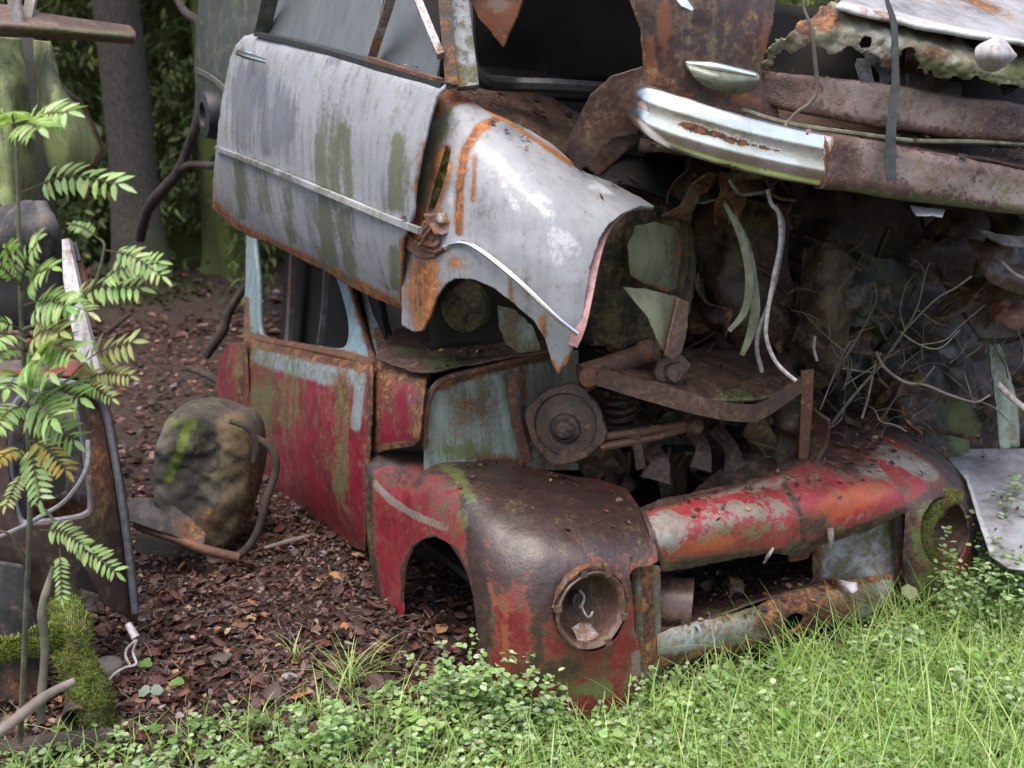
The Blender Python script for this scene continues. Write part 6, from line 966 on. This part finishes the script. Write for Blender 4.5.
# trefoil leaves low in the grass
az0 = rg.uniform(0, 6.283, n); hgt = rg.uniform(.025, .07, n)
for kq in range(3):
    a = az0 + kq * 2.094; xd = np.stack((np.cos(a), np.sin(a), .1 + 0 * a), 1); xd = unit(xd); nd = unit(np.stack((-.1 * np.cos(a), -.1 * np.sin(a), np.ones(n)), 1)); L = rg.uniform(.014, .024, n)
    parts.append(leaf_arrays(h2 + np.array((0, 0, 1.)) * hgt[:, None], xd, unit(nd - xd * (nd * xd).sum(1, keepdims=True)), L, L * .95, pick([(.12, .20, .05), (.14, .22, .07)], n, .15), .1, .25, ((0, .1), (.35, .40), (.75, .48), (1, .0))))
bulk('ground_cover', parts, 'green_leaf', kind='stuff', label='small leafy herbs mixed into the foreground grass')
# leafy bushes standing out of the grass
def bush(px, py, r, hgt, ns, label, ls=(.013, .024), nl=18, cols=HERB):
    c = G(px, py); rg = np.random.default_rng(int(px * 7 + py)); a = rg.uniform(0, 6.283, ns); rr = r * np.sqrt(rg.uniform(0, 1, ns)); x = c[0] + rr * np.cos(a); y = c[1] + rr * np.sin(a) * .7
    b = np.stack((x, y, gz(x, y)), 1); return bulk('leafy_plant', herbs(b, hgt * rg.uniform(.55, 1.05, ns), rg, nl, ls, cols), 'green_leaf', org=c, label=label, cat='plant', group='leafy plants along the red nose')
bush(455, 720, .07, .19, 18, 'small leafy bush under the wheel arch edge of the red left wing')
bush(512, 734, .11, .22, 36, 'large bush of small oval leaves before the red left wing')
bush(560, 735, .08, .15, 14, 'leafy bush below the round left headlight')
bush(622, 716, .05, .16, 9, 'leafy tuft between left headlight and grille pillar')
bush(705, 712, .06, .14, 9, 'leafy tuft below the left part of the grille')
bush(880, 690, .14, .19, 30, 'leafy plants below the right end of the grille')
bush(985, 650, .15, .36, 54, 'tall leafy plants before the grey panel at the right edge')
bush(1020, 600, .13, .42, 46, 'leafy plants behind, close under the pale grey panel')
bush(930, 662, .09, .13, 18, 'leafy plants below the moss ringed right headlight', (.012, .022), 14, [(.12, .19, .07), (.2, .2, .14), (.11, .17, .06)])
bush(1000, 740, .14, .22, 34, 'leafy plants at the lower right corner of the picture'); bush(800, 735, .12, .16, 22, 'low leafy plants in the grass before the middle of the grille'); bush(330, 752, .08, .12, 14, 'small leafy plants at the front edge of the brown leaves')
WEED = [(.24, .40, .10), (.31, .46, .16), (.20, .35, .08), (.36, .48, .22)]
for wx, wy, wr, wh, wn, wl in ((420, 748, .05, .09, 7, 'broad leaved weed at the lower edge, left of the oval leaved bush'), (610, 756, .05, .10, 8, 'broad leaved weed at the lower edge below the left headlight'), (690, 728, .05, .12, 8, 'broad leaved weed below the rusty lower valance'), (752, 752, .06, .11, 9, 'broad leaved weed low in the grass below the middle of the grille'), (835, 700, .06, .15, 9, 'broad leaved weed before the bent flap of the grille'), (905, 725, .06, .14, 10, 'broad leaved weed in the long grass below the right headlight'), (955, 690, .06, .18, 10, 'tall broad leaved weed between right headlight and picture edge'), (1012, 690, .06, .18, 10, 'broad leaved weed at the right picture edge below the grey panel'), (965, 622, .05, .16, 8, 'broad leaved weed touching the red right wing')):
    bush(wx, wy, wr, wh, wn, wl, (.020, .036), 11, WEED)
def rosette(name, px, py, z, leaves, label, group=None):
    c = G(px, py, z); V = []
    for az, L, W, tilt, colr in leaves:
        a = np.array([math.radians(az)]); xd = unit(np.stack((np.cos(a), np.sin(a), np.full(1, tilt)), 1)); nd = np.array([[0, -.45, 1.]]); nd = unit(nd - xd * (nd * xd).sum(1, keepdims=True))
        V.append(leaf_arrays(c[None] , xd, nd, np.array([L]), np.array([W]), np.array([colr]), .1, .1, ((0, 0), (.3, .5), (.7, .45), (1, 0))))
    if z > .03: V.append(blades(np.array([[c[0], c[1], 0.]]), np.array([z]), np.array([.003]), np.array([.02]), np.array([0.]), np.array([(.09, .12, .04)]), 4))
    return bulk(name, V, 'green_leaf', org=np.array((c[0], c[1], 0)), label=label, cat='plant', group=group)
rosette('broadleaf_plant', 910, 600, .10, [(80, .055, .05, .9, (.30, .33, .16)), (-60, .02, .02, -.2, (.12, .18, .06))], 'single pale yellow broad leaf below the red right wing')
rosette('broadleaf_plant', 945, 600, .10, [(20, .05, .045, .3, (.14, .24, .05)), (160, .03, .03, .2, (.13, .22, .05))], 'bright green broad leaf under the right headlight')
rosette('broadleaf_plant', 150, 692, .03, [(175, .03, .035, .05, (.20, .26, .20)), (20, .032, .034, .05, (.20, .26, .20)), (95, .03, .03, .05, (.19, .25, .19))], 'round pale green leaf lying on the brown leaves at left')
rosette('clover', 146, 664, .03, [(90, .022, .02, .5, (.13, .24, .05)), (210, .022, .02, .1, (.12, .23, .05)), (330, .022, .02, .1, (.13, .24, .05))], 'bright green clover next to the torn white cable')
rosette('clover', 178, 682, .02, [(90, .02, .02, .3, (.15, .27, .06)), (210, .02, .02, .1, (.14, .26, .06)), (330, .02, .02, .1, (.15, .27, .06))], 'yellow green clover on bare leaf litter')
def tuft(px, py, n, h, label):
    c = G(px, py); rg = np.random.default_rng(int(px)); b = np.stack((c[0] + rg.normal(0, .02, n), c[1] + rg.normal(0, .015, n), np.full(n, c[2] - .005)), 1); b[:, 2] = gz(b[:, 0], b[:, 1])
    bulk('grass_tuft', [blades(b, rg.uniform(.5, 1, n) * h, rg.uniform(.0025, .0045, n), rg.uniform(.4, 1.5, n), rg.uniform(0, 6.283, n), pick(GRASS, n, .15), 7)], 'green_leaf', org=c, label=label, cat='grass', group='grass tufts on the leaf litter')
tuft(348, 690, 34, .17, 'dense grass tuft on the leaves before the wheel arch')
tuft(300, 662, 12, .10, 'thin short grass tuft left of the denser tuft')
tuft(378, 668, 8, .12, 'few upright blades beside the red wing foot')
# ------------------------------------------------------------------ rowan sapling at the left
rowan = thing('rowan_sapling', 'young rowan sapling with feathery light green leaves before the dark wreck', 'sapling', G(22, 742))
stem_px = [(20, 742, 1.92), (24, 660, 1.87), (27, 590, 1.84), (30, 510, 1.81), (28, 430, 1.79), (22, 330, 1.77), (19, 240, 1.76), (17, 150, 1.76), (14, 112, 1.76)]
obj('stem', MB().tube([U(*q) for q in stem_px], [.0065, .006, .006, .0055, .005, .0045, .004, .003, .0025], 8), 'lichen_twig', rowan)
for pts in ([(22, 330, 1.77), (50, 318, 1.74), (90, 290, 1.72), (104, 250, 1.71), (100, 238, 1.71)], [(28, 430, 1.79), (45, 400, 1.75), (70, 385, 1.73), (110, 372, 1.71)], [(26, 560, 1.83), (10, 535, 1.80), (-10, 530, 1.78)], [(30, 500, 1.81), (50, 515, 1.78), (62, 540, 1.75), (70, 550, 1.74)]):
    obj('branch', MB().tube([U(*q) for q in pts], [.0035, .0018], 6), 'lichen_twig', rowan)
FR = [((17, 135, 1.76), (68, 112, 1.70), .9, 0), ((15, 128, 1.76), (-15, 105, 1.72), .7, 0), ((16, 140, 1.75), (40, 128, 1.62), .8, 0), ((22, 192, 1.76), (118, 184, 1.70), .62, 0), ((100, 240, 1.71), (72, 224, 1.72), .8, 0), ((104, 250, 1.71), (162, 276, 1.68), .7, 0), ((90, 290, 1.72), (158, 262, 1.69), .62, 0), ((60, 305, 1.74), (140, 288, 1.70), .62, 0),
      ((20, 290, 1.76), (38, 240, 1.70), .8, 0), ((20, 285, 1.76), (-12, 262, 1.71), .7, 0), ((22, 300, 1.76), (52, 268, 1.66), .7, 0), ((24, 305, 1.75), (88, 312, 1.68), .65, 0), ((22, 330, 1.77), (-18, 322, 1.70), .7, 0), ((24, 350, 1.77), (60, 332, 1.66), .75, 1), ((25, 365, 1.77), (50, 372, 1.64), .85, 0), ((24, 350, 1.77), (-10, 360, 1.68), .8, 0), ((60, 388, 1.74), (132, 342, 1.69), .6, 1), ((80, 382, 1.73), (130, 376, 1.69), .62, 1), ((27, 400, 1.78), (80, 398, 1.66), .7, 0),
      ((28, 420, 1.79), (74, 440, 1.70), .75, 0), ((28, 425, 1.79), (-6, 412, 1.70), .8, 0), ((28, 440, 1.79), (66, 470, 1.71), .75, 2), ((29, 450, 1.79), (-6, 462, 1.70), .8, 2), ((29, 470, 1.80), (6, 505, 1.72), .7, 1), ((30, 400, 1.78), (34, 356, 1.62), .8, 0), ((40, 530, 1.77), (84, 545, 1.72), .7, 0), ((66, 545, 1.74), (116, 572, 1.70), .72, 0), ((60, 548, 1.75), (62, 598, 1.70), .6, 0), ((30, 500, 1.81), (46, 478, 1.72), .7, 1), ((28, 380, 1.78), (8, 388, 1.62), .8, 0), ((28, 360, 1.77), (74, 352, 1.64), .7, 0), ((25, 340, 1.77), (-14, 345, 1.64), .75, 0), ((26, 320, 1.77), (66, 306, 1.64), .7, 0), ((28, 410, 1.78), (52, 418, 1.62), .8, 0), ((28, 405, 1.78), (-8, 430, 1.66), .75, 0), ((22, 290, 1.76), (6, 248, 1.68), .8, 0), ((16, 132, 1.76), (10, 112, 1.66), .9, 0), ((70, 385, 1.73), (112, 398, 1.68), .6, 1), ((29, 440, 1.79), (40, 500, 1.68), .7, 0)]
RC = [[(.30, .45, .15), (.38, .51, .22), (.26, .41, .12)], [(.36, .43, .15), (.42, .43, .16)], [(.46, .38, .07), (.5, .34, .05), (.33, .43, .15)]]
for (b0, t0, wr, ci) in FR:
    A, B = U(*b0), U(*t0); Lf = np.linalg.norm(B - A); mid = (A + B) / 2 + np.array((0, 0, Lf * .10)); R = smooth_line([A, mid, B], 12); T = unit(np.gradient(R, axis=0)); npair = 10
    idx = np.linspace(6, len(R) - 2, npair).astype(int); sidev = np.cross(T, np.array((RNG.normal(0, .25), -.75, .65))); sidev = unit(sidev); pos, xd, nd, L = [], [], [], []
    for j, i in enumerate(idx):
        for s_ in (-1, 1):
            d = unit(s_ * sidev[i] + T[i] * .45 + np.array((0, 0, -.18)) + RNG.normal(0, .10, 3)); nn = unit(np.cross(d, T[i]) * s_); nn = nn if nn[1] < .2 or nn[2] > 0 else -nn
            if nn[2] < 0: nn = -nn
            nn = nn + RNG.normal(0, .16, 3); pos.append(R[i]); xd.append(d); nd.append(unit(nn - d * np.dot(nn, d))); L.append(Lf * wr * .36 * (1 - .35 * abs(j / (npair - 1) - .45)) * RNG.uniform(.85, 1.1))
    d = unit(T[-1] + np.array((0, 0, -.2))); nn = np.cross(d, sidev[-1]); nn = nn if nn[2] > 0 else -nn; pos.append(R[-1]); xd.append(d); nd.append(unit(nn)); L.append(Lf * wr * .30)
    pos, xd, nd, L = map(np.array, (pos, xd, nd, L)); n = len(pos)
    rachis = MB().tube(R, [.0014, .0008], 5, smooth=False); v, f, _ = rachis.cat(); q = np.array([k for k in f if len(k) == 4])
    bulk('leaf_frond', [leaf_arrays(pos, xd, nd, L, L * .29, pick(RC[ci], n, .14), .18, .14, ((0, 0), (.3, .46), (.68, .44), (1, 0))), (v, [None, q], np.tile((.12, .11, .04), (len(v), 1)))], 'green_leaf', rowan)

# ------------------------------------------------------------------ bare branches before the crushed wreck
dbr = thing('dead_branch', 'bare twiggy dead branch rising before the crushed wreck at right', 'branch', G(825, 600, .25))
def twig(pts, r, mat='lichen_twig'): obj('twig', MB().tube([U(*q) for q in pts], [k_ * .62 for k_ in r], 6), mat, dbr)
twig([(820, 440, 2.95), (850, 400, 2.9), (880, 365, 2.85), (905, 330, 2.8), (918, 305, 2.78), (925, 275, 2.78), (930, 262, 2.78)], [.008, .007, .004, .002])
twig([(862, 418, 2.88), (868, 398, 2.87), (876, 360, 2.86)], [.006, .004], 'grey_wood')
twig([(876, 352, 2.85), (885, 368, 2.82), (905, 382, 2.8), (925, 385, 2.79), (950, 395, 2.78), (975, 402, 2.78), (990, 395, 2.78)], [.007, .0065, .006, .004], 'grey_wood')
twig([(836, 372, 2.9), (862, 330, 2.88), (876, 300, 2.87), (874, 278, 2.86)], [.005, .003])
twig([(905, 330, 2.8), (935, 300, 2.78), (955, 288, 2.78), (972, 276, 2.78)], [.004, .0035, .005], 'weather_strip')
twig([(905, 330, 2.8), (900, 310, 2.79), (906, 285, 2.78)], [.004, .002]); twig([(918, 310, 2.78), (935, 322, 2.77), (948, 326, 2.77)], [.003, .0015])
twig([(900, 332, 2.8), (920, 345, 2.77), (940, 348, 2.76), (960, 330, 2.76)], [.004, .003], 'weather_strip'); twig([(920, 345, 2.77), (945, 340, 2.76), (960, 326, 2.76), (985, 305, 2.76)], [.003, .002], 'weather_strip')
twig([(842, 368, 2.9), (870, 372, 2.87), (885, 364, 2.85)], [.004, .003], 'grey_wood'); twig([(845, 385, 2.9), (865, 372, 2.87), (900, 350, 2.84)], [.004, .002], 'grey_wood'); twig([(860, 395, 2.9), (850, 375, 2.89), (838, 345, 2.88)], [.003, .002]); twig([(920, 385, 2.8), (930, 372, 2.79), (935, 366, 2.79)], [.003, .002], 'grey_wood')
twig([(925, 275, 2.78), (920, 264, 2.78), (910, 258, 2.78)], [.002, .0012]); twig([(906, 285, 2.78), (914, 275, 2.78)], [.002, .001]); twig([(820, 410, 2.92), (845, 350, 2.9), (858, 338, 2.9)], [.004, .002], 'grey_wood')

for k in range(38):
    x0, y0 = JR.uniform(815, 1020), JR.uniform(330, 440); Y0 = JR.uniform(2.8, 3.15); a = JR.uniform(-2.6, -.4); L = JR.uniform(25, 95); q = [(x0, y0, Y0)]
    for t in range(4): a += JR.normal(0, .45); x0 += L / 4 * math.cos(a); y0 += L / 4 * math.sin(a); q.append((x0, max(y0, 235), Y0 + JR.normal(0, .04)))
    twig(q, [JR.uniform(.002, .004), .001], ('lichen_twig', 'dead_wood', 'grey_wood', 'lichen_twig')[k % 4])
# ------------------------------------------------------------------ forest behind
def trunk_mesh(r, h, seed, lean=0):
    m = MB(); K, sgn = 26, 20; v = []; zz = np.concatenate((np.linspace(0, .6, 8), np.linspace(.8, h, K - 8)))
    for z in zz:
        rr = r * (1 - .55 * z / h) + r * .35 * math.exp(-z / .22)
        for j in range(sgn):
            a = 2 * math.pi * j / sgn; v.append((rr * math.cos(a) * (1 + .12 * math.sin(a * 5 + seed) * math.exp(-z / .3)) + lean * z, rr * math.sin(a), z - .1))
    v = np.array(v); d = 2 * .02 * fbm(v * 6, 2, seed); v[:, 0] += d; v[:, 1] += d
    return m.add(v, [(k*sgn+j, k*sgn+(j+1) % sgn, (k+1)*sgn+(j+1) % sgn, (k+1)*sgn+j) for k in range(K-1) for j in range(sgn)])
def crown_arrays(seed, z0, z1, R0, nb, nl):
    """drooping boughs with hanging sprays"""
    rg = np.random.default_rng(seed); P, X, N_, L, C = [], [], [], [], []
    for _ in range(nb):
        z = z0 + (z1 - z0) * rg.uniform(0, 1) ** 1.1; a = rg.uniform(0, 6.283); Lb = R0 * (1 - .7 * (z - z0) / (z1 - z0)) * rg.uniform(.6, 1.15); t = rg.uniform(.12, 1, nl)
        d = np.array((math.cos(a), math.sin(a), 0)); p = d * (Lb * t)[:, None] + np.array((0, 0, 1.)) * (z - .35 * Lb * t ** 1.5)[:, None] + rg.normal(0, .07, (nl, 3)) * (1, 1, .6)
        x = unit(d * .5 + rg.normal(0, .5, (nl, 3)) + np.array((0, 0, -.75))); nn = rg.normal(0, 1, (nl, 3)); P.append(p); X.append(x); N_.append(unit(nn - x * (nn * x).sum(1, keepdims=True))); L.append(rg.uniform(.05, .13, nl)); C.append(np.full(nl, rg.uniform(.7, 1.3)))
    P, X, N_, L, C = map(np.concatenate, (P, X, N_, L, C)); n = len(P); c = pick([(.09, .12, .038), (.12, .15, .048), (.065, .09, .032), (.15, .175, .06)], n, .2) * C[:, None]
    return leaf_arrays(P, X, N_, L, L * .32, c, .05, .1)
main_tree = thing('spruce_tree', 'nearest grey spruce trunk at left, rising from a mossy mound', 'tree', (-3.21, 8.5, .25), 'trees of the forest behind')
o = obj('trunk', trunk_mesh(.20, 11, 3, -.018), 'bark', None); o.parent = main_tree; o.location = (0, 0, 0)
o = bulk('crown', [crown_arrays(5, 4.0, 11, 4.6, 150, 190)], 'needles', org=np.zeros(3)); o.parent = main_tree; o.location = (0, 0, 0)  # crown above the view, made extra wide and dense to shade the ground
protos = []
for k in range(3):
    tm = obj('trunk', trunk_mesh(.17 + .03 * k, 10, 11 + k, .01 * (k - 1)), 'mossy_bark', None); tm.location = (0, 0, 0)
    cm = bulk('crown', [crown_arrays(31 + k, .3 + .3 * k, 10, 2.3, 130, 150)], 'needles', org=np.zeros(3)); protos.append((tm, cm))
TREES = [(-4.9, 10.6, 0, ''), (-3.75, 11.6, 2, ''), (-2.95, 10.4, 1, ''), (-5.9, 9.2, 1, ''), (-6.6, 10.5, 0, ''), (-5.2, 12.5, 1, ''), (-2.6, 12.2, 2, ''), (-4.1, 14.5, 0, ''), (-1.9, 15.5, 1, ''), (-7.6, 14.8, 2, ''), (-5.9, 17.0, 0, ''), (-3.1, 18.0, 1, ''), (-9.4, 12.8, 1, ''), (-.6, 12.8, 0, ''), (1.2, 11.0, 2, ''), (3.2, 12.5, 1, ''), (5.3, 10.0, 0, ''), (7.4, 12.5, 2, ''), (.4, 17.0, 1, ''), (-8.6, 18.5, 0, ''), (4.4, 16.5, 2, ''), (9.5, 10.5, 1, ''), (-11.5, 15.5, 2, ''), (-8.4, 9.2, 0, '')]
first = [True] * 3
for x, y, k, _ in TREES:
    t = thing('spruce_tree', 'mossy dark spruce among the forest trees behind the wrecks', 'tree', (x, y, float(gz(np.array([x]), np.array([y]))[0])), 'forest spruces in the background'); t.rotation_euler = (0, 0, RNG.uniform(0, 6.28)); s_ = RNG.uniform(.9, 1.2); t.scale = (s_, s_, s_)
    for src in protos[k]:
        c = src if first[k] else src.copy()
        if not first[k]: COL.objects.link(c)
        c.parent = t; c.location = (0, 0, 0)
    first[k] = False
# far wood as one mass and undergrowth on its floor
rg = np.random.default_rng(77); n = 90000; x = rg.uniform(-26, 22, n); y = 19 + rg.uniform(0, 8, n) + .02 * x * x; z = rg.uniform(0, 1, n) ** .9 * 10
xd = unit(rg.normal(0, .6, (n, 3)) + np.array((0, 0, -.8))); nn = rg.normal(0, 1, (n, 3)); nn = unit(nn - xd * (nn * xd).sum(1, keepdims=True)); L = rg.uniform(.12, .32, n); cl = .6 + .9 * vnoise(np.stack((x * .9, y * .5, z * .7), 1), 4)
bulk('far_wood', [leaf_arrays(np.stack((x, y, z), 1), xd, nn, L, L * .45, pick([(.08, .105, .035), (.11, .14, .045), (.15, .175, .06)], n, .2) * cl[:, None], .05, .1)], 'needles', kind='stuff', label='dense far green forest foliage behind the tree trunks')
n = 9000; x = rg.uniform(-10, 4, n); y = rg.uniform(8.6, 18, n); cl = vnoise(np.stack((x * 1.3, y * 1.3, 0 * x), 1), 6); kp = cl > .5; x, y = x[kp], y[kp]; n = len(x); z = gz(x, y) + rg.uniform(0, .35, n) * (cl[kp] - .45) * 2.2
aa = rg.uniform(0, 6.283, n); xd = unit(np.stack((np.cos(aa), np.sin(aa), rg.uniform(-.2, .8, n)), 1)); nn = unit(np.array((0, -.3, 1.)) + rg.normal(0, .4, (n, 3))); nn = unit(nn - xd * (nn * xd).sum(1, keepdims=True)); L = rg.uniform(.06, .14, n)
bulk('undergrowth', [leaf_arrays(np.stack((x, y, z), 1), xd, nn, L, L * .5, pick([(.06, .085, .025), (.08, .11, .03), (.05, .06, .025)], n, .25), .1, .15)], 'needles', kind='stuff', label='low green undergrowth between the trees')
mn = 5000; a = rg.uniform(0, 6.283, mn); rr = .75 * np.sqrt(rg.uniform(0, 1, mn)); x = -3.3 + rr * np.cos(a); y = 8.45 + rr * np.sin(a)
bulk('mound_moss', [blades(np.stack((x, y, gz(x, y) - .01), 1), rg.uniform(.02, .05, mn), rg.uniform(.008, .02, mn), rg.uniform(.1, .8, mn), rg.uniform(0, 6.28, mn), pick([(.05, .075, .018), (.07, .10, .025), (.04, .055, .02)], mn), 3)], 'needles', kind='stuff', label='dark green moss on the mound of the spruce trunk')
def fallen(name, paths, label):
    t = thing(name, label, 'branch', U(*paths[0][0][-1]))
    for pts, r in paths: obj('limb', rough_tube([U(*q) for q in pts], r, 9, 6, .008, 8), 'dead_wood', t)
    return t
fallen('dark_branch', [([(199, 100, 6.0), (197, 122, 6.0), (187, 152, 6.1), (176, 175, 6.2), (154, 200, 6.4), (146, 215, 6.6), (140, 238, 6.8)], [0.0186, 0.0248, 0.031, 0.0372, 0.0341, 0.0372]), ([(177, 172, 6.2), (190, 165, 6.1), (216, 166, 6.0)], [.03, .02]), ([(172, -10, 6.2), (185, 12, 6.1), (201, 26, 6.0), (203, 60, 6.0), (199, 100, 6.0)], [0.0186, 0.0248, 0.0248, 0.0186])], 'forked dark dead branch leaning between spruce trunk and silver car')
fallen('dark_branch', [([(249, 280, 4.9), (238, 298, 4.9), (229, 312, 4.9), (222, 332, 4.9), (205, 356, 4.9)], [0.0124, 0.0186, 0.0217, 0.0248, 0.0248])], 'dark dead branch leaning on the red rear wing')
fallen('dark_branch', [([(188, 368, 4.9), (204, 374, 4.8), (220, 382, 4.7), (236, 392, 4.6)], [0.0155, 0.0217, 0.0186])], 'short dark dead branch lying on the ground behind the seat')
fallen('dark_branch', [([(130, 314, 6.9), (120, 322, 6.7), (105, 334, 6.5)], [.014, .018, .02])], 'thin pale dead branch stuck in the litter left of the mossy mound')
